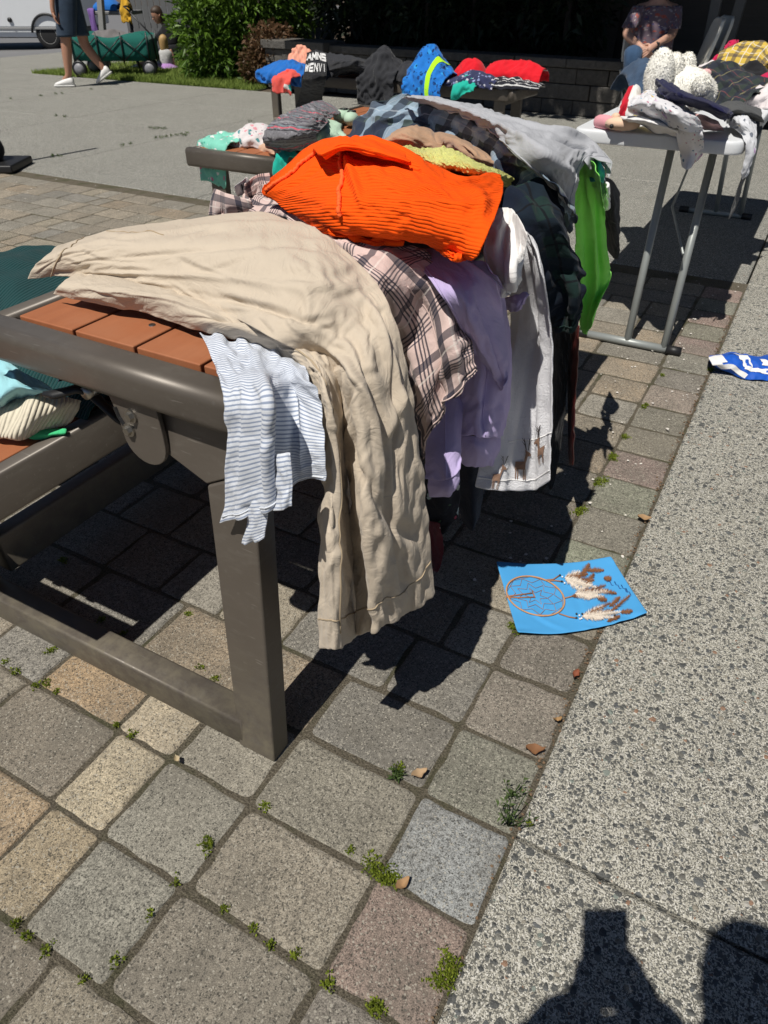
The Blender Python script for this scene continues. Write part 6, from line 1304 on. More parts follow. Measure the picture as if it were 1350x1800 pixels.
for q_, c_, k_ in ((-1, c1_, 2), (1, c2_, 3)): wrap([(hipc + Zv * .12 + Fv * .02 * q_, Rv * .14, Fv * .12), (hipc + Fv * .05 * q_ + (c_ - hipc) * .12, Rv * .145, Fv * .12), (hipc * .5 + c_ * .5 + Fv * .02 * q_, Rv * .130, Fv * .11), (c_, Rv * .128, Fv * .115)], 'shorts_leg', M_DEN2, wk, wav=.05, seed=k_)
wrap([(neck - Zv * .02, Rv * .07, Fv * .08), (chest + Zv * .07, Rv * .12, Fv * .20), (chest - Zv * .1, Rv * .15, Fv * .18), (hipc + Zv * .16, Rv * .15, Fv * .16), (hipc + Zv * .04, Rv * .165, Fv * .18)], 'shirt', M_DKSH, wk, wav=.02)
for s_, e_ in ((sf, el_f), (sr, el_r)): wrap([(s_ + Zv * .03, Rv * .06, Fv * .06), (s_ * .5 + e_ * .5, Rv * .07, Fv * .06), (e_, Rv * .065, Fv * .055)], 'sleeve', M_DKSH, wk, 14)

# ---- woman seated in front of the wall
sg_ = (-1.80, 8.12)
sw = thing('person', 'person in a floral top and blue cropped jeans seated with folded hands by the wall', 'person', (sg_[0], sg_[1], 0))
def s_p(px, py, off=0.0): return PV(px, py, sg_, off)
face = -Fv
kn1, kn2 = s_p(1113, 92, -.22), s_p(1163, 94, -.18); hip = s_p(1142, 80, .25); hip[2] = .50; h1, h2 = hip + Lv * .09, hip + Rv * .09
ak1, ak2 = s_p(1107, 178, -.20), s_p(1160, 180, -.12); chest = hip + Zv * .36 - Fv * .02; neck = hip + Zv * .53 - Fv * .03
so1, so2 = chest + Lv * .17 + Zv * .09, chest + Rv * .17 + Zv * .09; el1, el2 = s_p(1099, 60, .05), s_p(1182, 62, .05); wr1, wr2 = s_p(1128, 84, -.20), s_p(1150, 80, -.20)
pts = [(hip, .13), (h1, .10), (h1 * .45 + kn1 * .55, .085), (kn1, .064), (kn1 * .55 + ak1 * .45, .055), (ak1, .036), (h2, .10), (h2 * .45 + kn2 * .55, .085), (kn2, .064), (kn2 * .55 + ak2 * .45, .055), (ak2, .036), (hip + Zv * .18, .13), (chest, .14), (neck, .052), (so1, .06), (el1, .046), (wr1, .030), (so2, .06), (el2, .046), (wr2, .030), (ak1 - Fv * .12 - Zv * .05, .03), (ak2 - Fv * .12 - Zv * .05, .03), (neck + Zv * .07, .055)]
eds = [(0, 1), (1, 2), (2, 3), (3, 4), (4, 5), (0, 6), (6, 7), (7, 8), (8, 9), (9, 10), (0, 11), (11, 12), (12, 13), (12, 14), (14, 15), (15, 16), (12, 17), (17, 18), (18, 19), (5, 20), (10, 21), (13, 22)]
hand(pts, eds, 16, wr1, Rv * .8 - Zv * .55 - Fv * .1, Fv + Zv * -.3, 1.0, .55, 1); hand(pts, eds, 19, wr2, Lv * .8 - Zv * .5 - Fv * .25, Fv + Zv * -.3, 1.0, .55, -1)
skin('body', pts, eds, M_SKIN2, sw)
head(sw, neck + Zv * .19 - Fv * .02, face, .10, M_HAIRG, M_SKIN2)
M_FTOP = fabric('floral blouse', (.16, .12, .15), spots=[(30, .40, [(.36, .10, .08), (.30, .28, .34), (.42, .36, .34), (.08, .07, .14)], .2), (55, .3, [(.45, .40, .38), (.3, .08, .06), (.10, .09, .2)], .4)])
M_JEAN = fabric('blue jeans', (.03, .065, .13), (.045, .09, .17), 24, .25)
wrap([(neck - Zv * .045 - Fv * .02, Rv * .085, Fv * .08), (chest + Zv * .09, Rv * .20, Fv * .12), (chest - Zv * .02 - Fv * .03, Rv * .205, Fv * .16), (hip + Zv * .2 - Fv * .03, Rv * .20, Fv * .17), (hip + Zv * .04 - Fv * .03, Rv * .22, Fv * .19)], 'blouse', M_FTOP, sw, wav=.02)
for a, b in ((so1, el1), (so2, el2)): wrap([(a + Zv * .04, Rv * .055, Fv * .07), (a * .6 + b * .4, Rv * .07, Fv * .075), (a * .25 + b * .75, Rv * .068, Fv * .07)], 'sleeve', M_FTOP, sw, 16)
def trouser(h_, k_, e_, parent, mat, r=.09):
    d = (k_ - h_) / np.linalg.norm(k_ - h_); s_ = np.cross(d, Zv); s_ /= np.linalg.norm(s_); u_ = np.cross(s_, d); d2 = (e_ - k_) / np.linalg.norm(e_ - k_); u2 = np.cross(s_, d2)
    wrap([(h_, s_ * r * 1.2, u_ * r * 1.15), (h_ * .5 + k_ * .5, s_ * r * 1.08, u_ * r * 1.05), (k_ - d * .06, s_ * r * .95, u_ * r * .9), (k_ + d * .03 - u_ * .0, s_ * r * .88, (u_ + u2) * r * .58), (k_ + d2 * .09, s_ * r * .88, u2 * r * .88), (k_ * .5 + e_ * .5, s_ * r * .86, u2 * r * .86), (e_, s_ * r * .82, u2 * r * .82)], 'trouser_leg', mat, parent, 16, wav=.015)
trouser(h1, kn1, kn1 * .35 + ak1 * .65, sw, M_JEAN); trouser(h2, kn2, kn2 * .35 + ak2 * .65, sw, M_JEAN)
shoe(sw, ak1 * E3(1, 1, 0) + Fv * .06, ak1 * E3(1, 1, 0) - Fv * .18); shoe(sw, ak2 * E3(1, 1, 0) + Fv * .06, ak2 * E3(1, 1, 0) - Fv * .18)
MB().tube([wr2 + (el2 - wr2) * .12 + .032 * (math.cos(a) * np.cross((el2 - wr2) / np.linalg.norm(el2 - wr2), Fv) + math.sin(a) * Fv) for a in np.linspace(0, 6.3, 18)], .007, 6).build('watch_strap', M_BLACK, sw, smooth=True)
wc = wr2 + (el2 - wr2) * .12 - Fv * .034; MB().box(wc, (.034, .010, .038)).build('watch', M_BLACK, sw, bevel=.004)
# her chair and the folding chairs
M_CHP = plain('ivory chair plastic', (.78, .76, .68), .45, 0, .06, 30); M_CHG = plain('dark grey chair plastic', (.07, .07, .07), .45)
def chair(label, g_, facing, col, seat=True, h_=.86, w=.22, group=None, lean=.10):
    f = np.array(facing, float); f /= np.linalg.norm(f); s_ = np.cross(f, Zv); g0 = E3(g_[0], g_[1], 0); t = thing('folding_chair', label, 'chair', tuple(g0), group)
    m = MB(); vs = []
    for i in range(9):
        u_ = -1 + 2 * i / 8
        for z_, k_ in ((.50, 1), (.60, 1.02), (.72, 1), (.80, .94), (.845, .80), (.86, .62)): vs.append(g0 - f * (.20 + lean * (z_ - .45) / .4) + f * .03 * u_ * u_ + s_ * w * u_ * k_ + Zv * z_ * h_ / .86)
    m.add(vs, [(6 * i + j, 6 * i + 6 + j, 6 * i + 7 + j, 6 * i + 1 + j) for i in range(8) for j in range(5)])
    o = m.build('backrest', col, t, smooth=True); q = o.modifiers.new('t', 'SOLIDIFY'); q.thickness = .03; q.offset = 0; b_ = o.modifiers.new('b', 'BEVEL'); b_.width = .008; b_.segments = 2
    m = MB(); m.loft([(g0 + Zv * .43, s_ * w * 1.2, f * .25), (g0 + Zv * .455, s_ * w * 1.25, f * .26), (g0 + Zv * .465, s_ * w * 1.15, f * .24)], 20); m.build('seat', col, t, smooth=True)
    for k_ in (-1, 1):
        MB().tube([g0 - f * .26 + s_ * k_ * w + Zv * .0, g0 + f * .05 + s_ * k_ * w + Zv * .43], .013, 8).build('leg', M_CHG, t, smooth=True); MB().tube([g0 + f * .24 + s_ * k_ * w, g0 - f * .2 + s_ * k_ * w * .96 + Zv * .5, g0 - f * (.2 + lean * .6) + s_ * k_ * w * .9 + Zv * .68], .013, 8).build('leg', M_CHG, t, smooth=True)
    return t
chair('ivory plastic folding chair under the seated person', (hip[0] + .02, hip[1] + .03), -Fv, M_CHP, group='folding chairs by the wall')
def side_on(px, py, k):
    r = _ray(px, py) * E3(1, 1, 0); r /= np.linalg.norm(r); l = E3(-r[1], r[0], 0); return l - r * k
ca_ = PV(1186, 150, (-1.42, 8.3)); cb_ = PV(1206, 130, (-1.30, 8.8))
chair('empty ivory folding chair with its edge lit, just right of the seated person', (ca_[0], ca_[1]), side_on(1188, 80, .16), M_CHP, group='folding chairs by the wall', h_=.90)
chair('grey folding chair in shade behind the empty ivory chair', (cb_[0], cb_[1]), side_on(1210, 70, .30), M_CHP, group='folding chairs by the wall', h_=.90)

# ---- child on the grass and the dark figure beside it
kg = (Pz(296, 121)[0], Pz(296, 121)[1]); kd = thing('person', 'blonde child in a pale shirt and purple skirt sitting on the grass', 'person', (kg[0], kg[1], 0))
def k_(px, py, off=0.0): return PV(px, py, kg, off)
kh_, kc, kn = k_(290, 116), k_(290, 96), k_(288, 84)
kpts = [(kh_, .09), (kc, .085), (kn, .035), (kc + Rv * .10 + Zv * .05, .035), (k_(304, 100), .028), (k_(306, 114), .022), (kc + Lv * .10 + Zv * .05, .035), (k_(274, 98), .028), (k_(270, 110), .022), (kh_ + Lv * .12, .06), (k_(256, 112), .042), (k_(240, 113), .03), (kh_ + Rv * .1 + Fv * .1, .06), (kh_ + Lv * .15 + Fv * .2, .04), (k_(250, 118, .05), .03)]
ke = [(0, 1), (1, 2), (1, 3), (3, 4), (4, 5), (1, 6), (6, 7), (7, 8), (0, 9), (9, 10), (10, 11), (0, 12), (12, 13), (13, 14)]
hand(kpts, ke, 5, kpts[5][0], -Zv + Rv * .1, Fv, .6, .4, 1); hand(kpts, ke, 8, kpts[8][0], -Zv + Lv * .3, Fv, .6, .4, -1)
skin('body', kpts, ke, M_SKIN2, kd); head(kd, k_(286, 74), Fv * .7 + Lv * .5, .085, M_HAIRB, M_SKIN2, True)
M_KSH = fabric('pale grey print tee', (.48, .48, .48), spots=[(20, .3, [(.3, .3, .32), (.6, .6, .6)], .4)]); M_KSK = fabric('lilac skirt', (.40, .22, .50))
wrap([(kn, Rv * .05, Fv * .05), (kc + Zv * .05, Rv * .125, Fv * .10), (kc, Rv * .13, Fv * .11), (kh_ + Zv * .02, Rv * .13, Fv * .12)], 'shirt', M_KSH, kd, wav=.02)
wrap([(kh_ + Zv * .05, Rv * .12, Fv * .11), (kh_, Rv * .17, Fv * .17), (kh_ * E3(1, 1, 0) + Zv * .02, Rv * .22, Fv * .22)], 'skirt', M_KSK, kd, wav=.06)
for q in ((0, 11), (1, 14)): shoe(kd, kpts[q[1]][0] * E3(1, 1, 0) + Rv * .04 + Fv * .04 * q[0], kpts[q[1]][0] * E3(1, 1, 0) + Lv * .12 + Fv * .04 * q[0], .034, .06)
dg = (Pz(300, 112)[0] + .1, Pz(300, 112)[1] + .5); dk = thing('person', 'person in dark clothes crouching in the shade behind the child', 'person', (dg[0], dg[1], 0))
def d_(px, py, off=0.0): return PV(px, py, dg, off)
dh_, dc, dn = d_(306, 92), d_(300, 58), d_(286, 44)
kn1, kn2 = d_(284, 84, -.1), d_(318, 84, -.1); a1, a2 = d_(290, 118, 0), d_(322, 116, .05)
pts = [(dh_, .13), (dc, .14), (dn, .05), (kn1, .07), (a1, .04), (kn2, .07), (a2, .04), (dc + Rv * .17, .055), (d_(322, 78, -.05), .042), (d_(308, 92, -.15), .028), (dc + Lv * .16, .055), (d_(272, 70, -.1), .042), (d_(276, 90, -.15), .028)]
eds = [(0, 1), (1, 2), (0, 3), (3, 4), (0, 5), (5, 6), (1, 7), (7, 8), (8, 9), (1, 10), (10, 11), (11, 12)]
hand(pts, eds, 9, pts[9][0], Lv - Zv, Fv, .95, .5, 1); hand(pts, eds, 12, pts[12][0], Rv * .2 - Zv, Fv, .95, .5, -1)
skin('body', pts, eds, fabric('black clothes', (.012, .012, .014)), dk); head(dk, d_(276, 26), Lv * .6 - Fv * .5 - Zv * .3, .10, M_HAIR, M_SKIN, True)
for a in (a1, a2): shoe(dk, a * E3(1, 1, 0) + Rv * .05, a * E3(1, 1, 0) + Lv * .2)

# ================================================================== wagon, stall things, truck
wgd = thing('wagon', 'green fabric folding wagon on a black frame standing on the plaza edge', 'wagon', (-9.2, 8.8, 0))
M_WGR = fabric('bottle green canvas', (.010, .105, .085), (.014, .135, .11), 4, .12, 300, .3); M_FRM = plain('black tube frame', (.010, .010, .011), .4)
wc0 = E3(*Pz(212, 132)); wx = Rv; wy = Fv                            # its own axes
WLh, WDh = .56, .24
def wp(x, y, z): return E3(wc0[0], wc0[1], 0) + wx * x + wy * y + Zv * z
m = MB(); n = 14; vs = []; fs = []
loop = []
for i in range(n): loop.append((-WLh + 2 * WLh * i / n, -WDh))
for i in range(6): loop.append((WLh, -WDh + 2 * WDh * i / 6))
for i in range(n): loop.append((WLh - 2 * WLh * i / n, WDh))
for i in range(6): loop.append((-WLh, WDh - 2 * WDh * i / 6))
N_ = len(loop)
for j, z_ in enumerate((.20, .30, .42, .52)):
    for (x, y) in loop: b_ = .02 * math.sin(math.pi * j / 3) * (1 if j in (1, 2) else 0); sag = -.03 * math.cos(x / WLh * math.pi * 1.5) if j == 3 else 0; vs.append(wp(x * (1 + b_ * 1.5), y * (1 + b_ * 2.5), z_ + sag))
fs = [(j * N_ + k, j * N_ + (k + 1) % N_, (j + 1) * N_ + (k + 1) % N_, (j + 1) * N_ + k) for j in range(3) for k in range(N_)] + [tuple(range(N_))[::-1]]
me = MB().add(vs, fs).mesh('canvas_tub'); me.uv_layers.new(name='UVMap'); o = link('canvas_tub', me, M_WGR, wgd); q = o.modifiers.new('t', 'SOLIDIFY'); q.thickness = .006
fm = MB()
for y in (-WDh - .03, WDh + .03):
    for x in (-WLh, -.18, .18, WLh): fm.tube([wp(x, y, .16), wp(x, y, .56)], .010, 6)
    for a, b in ((-WLh, -.18), (-.18, .18), (.18, WLh)): fm.tube([wp(a, y, .20), wp(b, y, .50)], .008, 6); fm.tube([wp(b, y, .20), wp(a, y, .50)], .008, 6)
for x in (-WLh, WLh):
    fm.tube([wp(x, -WDh, .18), wp(x, WDh, .50)], .008, 6); fm.tube([wp(x, WDh, .18), wp(x, -WDh, .50)], .008, 6)
fm.build('frame', M_FRM, wgd, smooth=True)
for x, y in ((-WLh + .05, -WDh - .02), (WLh - .02, -WDh - .02), (-WLh + .1, WDh + .02), (WLh - .14, WDh + .02)):
    r = .105; ax = wy
    w_o = MB().loft([(wp(x, y, r) + ax * o_, wx * rr, Zv * rr) for o_, rr in ((-.028, r * .86), (-.022, r), (.022, r), (.028, r * .86))], 22).build('wheel', M_FRM, wgd, smooth=True)
    MB().loft([(wp(x, y, r) + ax * o_, wx * rr, Zv * rr) for o_, rr in ((-.030, r * .1), (-.031, r * .68), (.031, r * .68), (.03, r * .1))], 22).build('rim', plain('grey wheel hub', (.22, .22, .24), .5), w_o, smooth=True)
    MB().tube([wp(x, y, r), wp(x, y, .22)], .012, 6).build('fork', M_FRM, wgd, smooth=True)
MB().tube([wp(WLh + .04, 0, .18), wp(WLh + .02, 0, .5), wp(WLh - .28, 0, .82)], .011, 6).build('pull_handle', M_FRM, wgd, smooth=True)
MB().tube([wp(WLh - .22, -.08, .80), wp(WLh - .30, -.08, .86), wp(WLh - .30, .08, .86), wp(WLh - .22, .08, .80)], .012, 6).build('grip', M_FRM, wgd, smooth=True)
mound('blanket', 'grey bundled blanket inside the green wagon', 'blanket', wp(-.45, -.16, 0), wp(.45, -.16, 0), .32, .42, .12, fabric('grey blanket', (.16, .15, .15), var=.3), 0, 401, res=.03)
tb_ = thing('water_bottle', 'white bottle with a turquoise band standing beside the wagon wheel', 'bottle', tuple(Pz(156, 112)))
bb = Pz(154, 113); MB().loft([(bb + Zv * z_, E3(r, 0, 0), E3(0, r, 0)) for z_, r in ((0, .05), (.01, .055), (.22, .055), (.26, .03), (.30, .028), (.31, .02))], 16).build('bottle', M_SOLE, tb_, smooth=True); MB().loft([(bb + Zv * z_, E3(.057, 0, 0), E3(0, .057, 0)) for z_ in (.09, .17)], 16).build('label_band', M_TEALG, tb_, smooth=True)
# grey trestle of the stall behind the wagon
sg2 = (-9.6, 9.75); stl = thing('stall_table', 'grey plastic stall table with steel legs behind the wagon', 'table', (sg2[0], sg2[1], 0)); M_GREYT = plain('grey table plastic', (.20, .20, .20), .5, 0, .08, 20)
def t_(px, py, off=0.0): return PV(px, py, sg2, off)
a, b = t_(163, 23), t_(232, 23)
m = MB(); m.box((a + b) / 2 + Fv * .3, (limb_len(a, b), .62, .05), math.atan2(Rv[1], Rv[0])); m.build('table_top', M_GREYT, stl, bevel=.012)
for q, o_ in ((172, .05), (228, .05), (176, .56), (226, .56)): c = t_(q, 23, o_); MB().tube([c, (c[0], c[1], .0)], .016, 8).build('leg', M_FRM, stl, smooth=True)
M_POSTG = plain('grey post', (.24, .24, .23), .6); c = t_(181, 60, -.15); tp = thing('canopy_pole', 'grey slanting pole in front of the stall table', 'pole', (c[0], c[1], 0)); d = t_(174, -30, -.15); MB().bar((c - (d - c) * (c[2] / (d - c)[2])), d + (d - c) * 1.5, .10, .06, up=(0, 1, 0)).build('pole', M_POSTG, tp, bevel=.006)
mound('blue_tarpaulin', 'folded blue tarpaulin on the stall table', 'tarpaulin', t_(164, 20), t_(206, 20), .4, a[2] + .025, .14, M_BLUEC, 0, 402, res=.03, prof=(.6, 1, 1, 1, .5))
mound('purple_cloth', 'purple cloth hanging at the left end of the stall table', 'cloth', t_(155, 20), t_(166, 22), .1, a[2] + .02, .02, fabric('purple cotton', (.20, .11, .34)), .30, 403, res=.03, out=.02)
mound('yellow_jacket', 'yellow jacket hung on the right end of the stall table', 'jacket', t_(212, 20), t_(229, 21), .16, a[2] + .02, .26, fabric('golden yellow nylon', (.60, .34, .03), var=.15), .16, 404, res=.02, out=.03)
fn = thing('board_fence', 'grey vertical board fence in the far background by the stall', 'fence', (-10.5, 12.2, 0)); m = MB()
for i in range(34): c = E3(-13.2, 13.0, 0) + Rv * .125 * i; m.box(c + Zv * .9, (.115, .025, 1.9), math.atan2(Rv[1], Rv[0]))
m.build('boards', plain('grey fence board', (.13, .135, .14), .85, 0, .2, 8), fn, bevel=.004)
m = MB(); 
for z_ in (.4, 1.5): m.bar(E3(-13.3, 13.04, z_), E3(-13.2, 13.04, z_) + Rv * 4.3, .05, .09)
m.build('rail', plain('fence rail', (.11, .115, .12), .85), fn)
# white box truck on the road
M_TRW = plain('white truck panel', (.72, .74, .76), .35, 0, .03, 6); M_TYRE = plain('tyre rubber', (.014, .014, .015), .8, 0, .2, 60, .3, 120)
tg_ = (-18.6, 15.35); GZ = -.33
tk = thing('box_truck', 'white box truck parked on the road beyond the plaza', 'truck', (tg_[0], tg_[1], GZ))
def q_(px, py, off=0.0): return PV(px, py, tg_, off)
lb, rb = q_(-330, 62), q_(150, 62); lo = q_(20, 48)[2]
ang = math.atan2(Rv[1], Rv[0]); L_ = limb_len(lb, rb); cc_ = (lb + rb) / 2
m = MB(); m.box(E3(cc_[0], cc_[1], lo + 1.25) + Fv * 1.1, (L_, 2.2, 2.5), ang); m.build('cargo_box', M_TRW, tk, bevel=.03)
sk_l, sk_r = q_(-330, 55), q_(62, 55); m = MB(); m.box((sk_l + sk_r) / 2 + Fv * .08 - Zv * .02, (limb_len(sk_l, sk_r), .06, lo - q_(0, 61)[2] + .06), ang); m.build('skirt', M_TRW, tk, bevel=.01)
m = MB(); m.box((lb + rb) / 2 + Zv * (lo - .02 - lb[2]) - Fv * .01, (L_, .03, .05), ang); m.build('trim', plain('grey trim', (.3, .3, .3), .5), tk, bevel=.006)
m = MB(); m.box(E3(cc_[0], cc_[1], lo - .14) + Fv * 1.1, (L_ - .2, 1.6, .22), ang); m.build('chassis', M_BLACK, tk)
fc = q_(17, 35, -.02); MB().tube([fc + Fv * .02, fc - Fv * .02], .055, 16).build('fuel_cap', M_BLACK, tk, smooth=True)
for px, off in ((88, .12), (88, 1.9), (-250, .12)):
    c = q_(px, 61, off); c[2] = GZ + .335; r = .335
    wh = MB().loft([(c + Fv * o_, Rv * rr, Zv * rr) for o_, rr in ((-.11, r * .80), (-.09, r * .97), (-.05, r), (.09, r), (.11, r * .8))], 28).build('wheel', M_TYRE, tk, smooth=True)
    MB().loft([(c + Fv * o_, Rv * rr, Zv * rr) for o_, rr in ((-.085, r * .05), (-.10, r * .28), (-.095, r * .32), (-.075, r * .42), (-.085, r * .55), (-.113, r * .62), (-.10, r * .66), (-.04, r * .66))], 24).build('rim', plain('pale steel wheel', (.62, .61, .58), .4), wh, smooth=True)
    for k in range(8): a_ = k * math.pi / 4; MB().tube([c + (Rv * math.cos(a_) + Zv * math.sin(a_)) * r * .47 - Fv * .088, c + (Rv * math.cos(a_) + Zv * math.sin(a_)) * r * .47 - Fv * .07], .026, 8).build('wheel_hole', M_BLACK, wh, smooth=True)
m = MB(); c = q_(88, 61); m.tube([E3(c[0], c[1], GZ + .335) - Fv * .03 + (Rv * math.cos(a_) + Zv * math.sin(a_)) * .44 for a_ in np.linspace(.1, math.pi - .1, 16)], .03, 6); m.build('wheel_arch', M_BLACK, tk, smooth=True)
for k, px in enumerate((10, 28)): pass

# ================================================================== small things on the ground
pl = thing('pole_base', 'black weighted pole base at the left edge of the brick paving', 'pole base', tuple(Pz(15, 292)))
c = Pz(8, 296); m = MB(); m.box(c + Zv * .03 + Lv * .08, (.46, .40, .055), math.atan2(Rv[1], Rv[0])); m.build('base_plate', M_BLACK, pl, bevel=.012)
MB().ball(c + Lv * .12 + Zv * .14, (.15, .15, .13), 16, 12, jit=.04).build('sandbag', M_BLACKF, pl, smooth=True); MB().tube([c + Lv * .14 + Zv * .05, c + Lv * .14 + Zv * 1.9], .022, 10).build('pole', M_FRM, pl, smooth=True)

M_MOSS = leaf_mat('joint moss', (.07, .11, .01), (.27, .32, .04), .8, .15); M_WEED = leaf_mat('weed leaf', (.03, .06, .012), (.11, .16, .05), .6, .25)
# moss and seedlings along the joints: too many to count
R = np.random.default_rng(9); cl_ = []
for px, py, s in ((655, 1528, 3.2), (675, 1538, 3.2), (690, 1545, 2.6), (700, 1550, 2), (360, 1490, 2.2), (365, 1488, 2.0), (785, 1690, 2.6), (790, 1705, 3), (780, 1720, 3), (772, 1735, 2.6), (665, 1775, 2.4), (658, 1768, 2.2), (205, 1275, 1.4), (92, 1144, 2), (86, 1148, 1.6), (30, 1180, 1.8), (10, 1165, 1.6), (235, 1290, 1.6), (60, 1206, 1.6), (82, 1202, 1.8), (100, 1216, 1.4), (467, 1416, 1.8), (617, 1498, 1.6), (25, 1625, 1.8), (50, 1646, 1.6), (80, 1668, 1.6), (150, 1722, 1.4), (205, 1688, 1.6), (267, 1610, 1.4), (310, 1548, 1.4), (392, 1600, 1.3), (445, 1636, 1.6), (475, 1660, 1.5), (520, 1682, 1.6), (578, 1724, 2), (905, 1108, 2.4), (900, 1100, 2), (580, 1135, 2), (700, 1352, 2.4), (1060, 846, 3.4), (1052, 850, 3), (1080, 802, 2.4), (1076, 806, 2.8), (1098, 768, 2.6), (1024, 898, 3), (1018, 902, 2.6), (1136, 712, 2), (1130, 716, 2), (1165, 660, 1.8), (1250, 650, 2), (180, 1090, 1.8), (220, 1112, 1.6), (380, 1195, 2), (350, 1175, 1.8), (110, 985, 2), (330, 1080, 1.8), (930, 1452, 1.6)):
    c = Pz(px, py); 
    for _ in range(int(4 * s)): cl_.append((c + np.array([*R.normal(0, .0024 * s, 2), .001]), (.0026 * s, .0026 * s, .0018 * s), int(7 * s)))
mo_ = leaves('moss', cl_, .0055, M_MOSS, None, 4, .6, 0, .8, .2); tag(mo_, 'bright green moss in the paver joints', 'moss', kind='stuff')
def far_tuft(pts_, name, label, size, cnt, mat=M_WEED):
    bl_ = [(Pz(px, py) + Zv * size * .2, (size * .5, size * .5, size * .25), cnt) for px, py in pts_]; tag(leaves(name, bl_, size, mat, None, 6, .18, .1, 1.6, .3), label, name.replace('_', ' '), kind='stuff')
far_tuft([(265 + 8 * i, 227 + (i % 2)) for i in range(4)] + [(275 + 9 * i, 245 - 1.4 * i) for i in range(7)] + [(230, 255), (215, 258), (100, 205), (115, 207), (105, 276), (92, 277), (160, 158), (110, 166), (98, 166), (440, 215), (325, 240), (20, 175), (72, 170)], 'joint_grass', 'tufts of grass in the joints of the concrete plaza', .026, 22)
def weed(label, px, py, h_, n_, seed, spread=.5):
    R = random.Random(seed); b = Pz(px, py); t = thing('weed', label, 'weed', tuple(b)); st_ = MB(); tips = []
    for i in range(n_):
        a = 2 * math.pi * i / n_ + R.uniform(-.4, .4); s_ = R.uniform(.2, 1) * spread; pts_ = [b + np.array([math.cos(a) * s_ * h_ * f, math.sin(a) * s_ * h_ * f, h_ * R.uniform(.7, 1) * f * (1 - .25 * f * s_)]) for f in (0, .35, .7, 1)]
        st_.tube(pts_, [.0012, .001, .0008, .0005], 5); tips += [(q, (.005, .005, .006), 4) for q in pts_[1:]]
    st_.build('stem', M_WEED, t, smooth=True); leaves('leaf', tips, .013, M_WEED, t, seed, .28, .1, .6, .2); return t
weed('tall spindly green weed growing at the edge of the concrete walk', 893, 1452, .09, 6, 1); weed('small weed in the joint below the table shadow', 697, 1368, .024, 5, 2); weed('low weed sprout on the paver edge above the tall weed', 900, 1400, .035, 4, 3, .7)
def dry_leaf(label, px, py, s, rz, seed, col=(.26, .12, .05)):
    s *= .8; col = tuple(q * .75 for q in col); R = random.Random(seed); c = Pz(px, py, .006); m = MB(); vs = []; n_ = 7
    for i in range(n_):
        t_2 = i / (n_ - 1); w = s * .32 * math.sin(math.pi * min(1, .08 + .9 * t_2)); x = (t_2 - .5) * s
        for k_2 in (-1, 0, 1): y = w * k_2 * R.uniform(.7, 1.1); s0 = 1; vs.append(c + np.array([x * math.cos(rz) - y * math.sin(rz), x * math.sin(rz) + y * math.cos(rz), .006 * abs(k_2) + .010 * abs(t_2 - .5) ** 1.2 + R.uniform(0, .003)]))
    m.add(vs, [(3 * i + j, 3 * i + 3 + j, 3 * i + 4 + j, 3 * i + 1 + j) for i in range(n_ - 1) for j in (0, 1)])
    tag(m.build('dry_leaf', plain('dry leaf', col, .8, 0, .3, 60), smooth=True), label, 'leaf', 'dry leaves on the paving')
for a in (('curled brown dry leaf by the walk edge above the tall weed', 940, 1320, .045, .4, 1), ('curled dry leaf beside the moss clump', 708, 1556, .035, 1.2, 2, (.42, .25, .12)), ('reddish dry leaf at the walk edge below the blue sheet', 1012, 1188, .03, 1.5, 3, (.28, .08, .035)), ('tan dry leaf on the paver edge above the blue sheet', 1132, 913, .045, .2, 4, (.45, .28, .14)), ('small ochre leaf at the walk edge', 980, 1268, .022, .8, 5, (.40, .24, .10)), ('crumbled tan leaf in the joint below the shadow', 737, 1362, .04, .9, 6, (.48, .33, .19)), ('small pale twig leaf on the joint near the table leg', 312, 1338, .022, -.4, 7, (.55, .45, .28))): dry_leaf(*a)
# blown petals, pale specks scattered over the paving
m = MB(); R = random.Random(4)
for _ in range(330):
    if R.random() < .62: x, y = R.uniform(-5.6, -1.6), R.uniform(1.6, 3.85)
    else: x, y = R.uniform(-.5, -.13), R.uniform(1.2, 3.8)
    s_ = R.uniform(.0025, .007); a = R.uniform(0, 6.28); z_ = .004; m.add([(x + s_ * math.cos(a + q) * (1 if q % 2 < 1 else .7), y + s_ * math.sin(a + q) * .8, z_ + R.uniform(0, .003)) for q in (0, 1.3, 2.6, 3.9, 5.2)], [(0, 1, 2, 3, 4)])
tag(m.build('petals', plain('pale petal', (.66, .62, .56), .8, 0, .1, 50)), 'pale fallen petals scattered over the pavers', 'petals', kind='stuff')
m = MB(); R = random.Random(8)
for _ in range(420):
    t_2 = R.random(); x = XE - .006 + R.gauss(0, .006); y = R.uniform(.25, 3.4); s_ = R.uniform(.001, .0035); m.ball((x, y, .001), (s_, s_ * R.uniform(.6, 1.2), s_ * .7), 5, 4)
tag(m.build('grit', plain('grit and crumbled leaf', (.17, .11, .065), .95, 0, .5, 400)), 'brown grit lying along the edge of the walk', 'grit', kind='stuff')

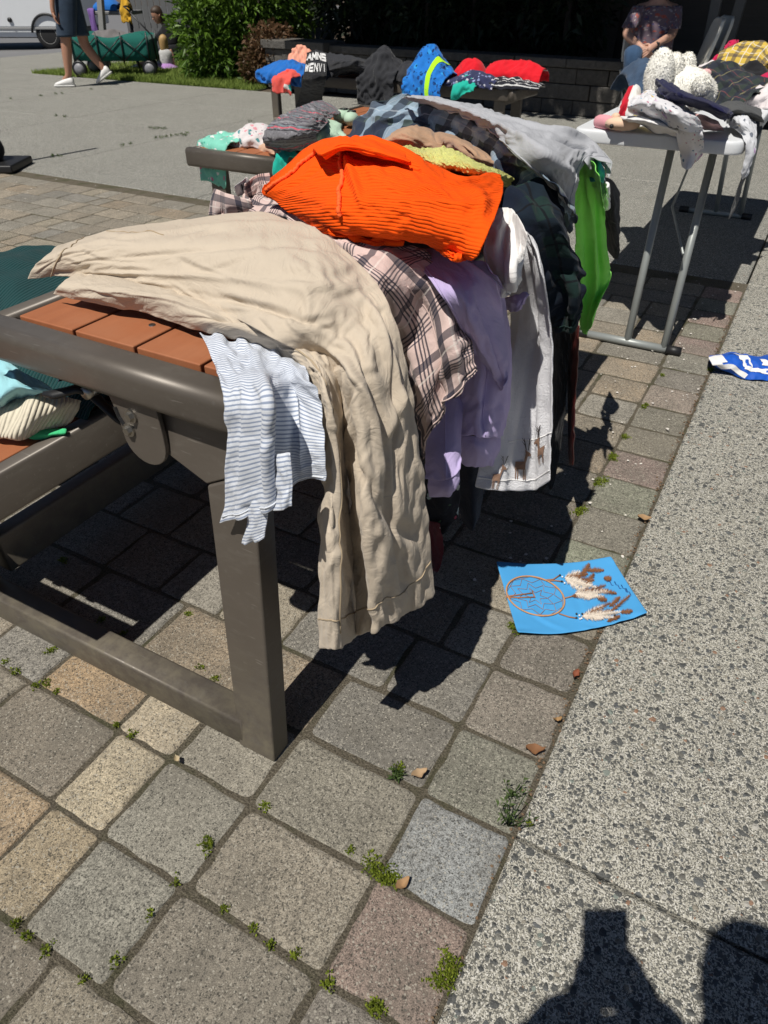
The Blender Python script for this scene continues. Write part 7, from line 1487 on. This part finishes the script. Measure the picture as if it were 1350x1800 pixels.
# ================================================================== the photographer, whose shadow falls on the walk
pg = thing('person', 'person standing behind the camera holding up a phone', 'person', (.24, -.30, 0))
ph_c = CC - CF * .006 + CU * (-.052) - CR * .020
ph = thing('phone', 'black phone held upright in both hands at the camera', 'phone', tuple(ph_c))
m = MB(); m.box(ph_c, (.072, .008, .148), R=np.column_stack([CR, CF, CU])); m.build('case', M_BLACK, ph, bevel=.003)
hd_ = E3(.205, -.135, 1.385); hp_ = E3(.14, -.36, .80)
neck = E3(.16, -.22, 1.22); chest = E3(.085, -.155, 1.02); s1_, s2_ = chest - Rv * .17 + Zv * .07, chest + Rv * .17 + Zv * .07
w1_, w2_ = ph_c - CU * .068 - CR * .052 - CF * .030, ph_c - CU * .068 + CR * .052 - CF * .030; e1_, e2_ = E3(-.01, -.13, .95), E3(.155, -.09, .95)
h1, h2 = hp_ - Rv * .09, hp_ + Rv * .09
pts = [(hp_, .14), (h1, .1), (h1 - Zv * .36 + Fv * .03, .07), (h1 - Zv * .72, .045), (h2, .1), (h2 - Zv * .36 + Fv * .03, .07), (h2 - Zv * .72, .045), (hp_ + Zv * .14, .13), (chest, .14), (neck, .052), (s1_, .06), (e1_, .045), (w1_, .028), (s2_, .06), (e2_, .045), (w2_, .028), (neck + Zv * .06, .05)]
eds = [(0, 1), (1, 2), (2, 3), (0, 4), (4, 5), (5, 6), (0, 7), (7, 8), (8, 9), (8, 10), (10, 11), (11, 12), (8, 13), (13, 14), (14, 15), (9, 16)]
hand(pts, eds, 12, w1_, CU * .9 + CR * .1 - CF * .1, CR, .72, .9, 1); hand(pts, eds, 15, w2_, CU * .9 - CR * .1 - CF * .1, -CR, .72, .9, -1)
skin('body', pts, eds, M_SKIN2, pg); head(pg, hd_, Fv - Zv * .4, .105, M_HAIR, M_SKIN2, True)
wrap([(neck - Zv * .02, Rv * .07, Fv * .07), (chest + Zv * .09, Rv * .14, Fv * .11), (chest - Zv * .1, Rv * .19, Fv * .14), (hp_ + Zv * .12, Rv * .18, Fv * .15), (hp_ - Zv * .02, Rv * .19, Fv * .16)], 'shirt', M_GREY, pg, wav=.02)
for a, b in ((s1_, e1_), (s2_, e2_)): wrap([(a + Zv * .03, Rv * .06, Fv * .065), (a * .5 + b * .5, Rv * .065, Fv * .065), (a * .2 + b * .8, Rv * .06, Fv * .06)], 'sleeve', M_GREY, pg, 14)
for a, b in ((e1_, w1_), (e2_, w2_)): wrap([(a - Zv * .03, Rv * .075, Fv * .065), (a * .5 + b * .5, Rv * .062, Fv * .055), (a * .06 + b * .94, Rv * .052, Fv * .042)], 'sleeve', M_GREY, pg, 14)
for h_ in (h1, h2):
    wrap([(h_ + Zv * .02, Rv * .10, Fv * .13), (h_ - Zv * .36, Rv * .085, Fv * .09), (h_ - Zv * .70, Rv * .075, Fv * .08)], 'trouser_leg', M_DENIM_D, pg, 16); shoe(pg, h_ * E3(1, 1, 0) - Fv * .06 + Zv * .0, h_ * E3(1, 1, 0) + Fv * .2)
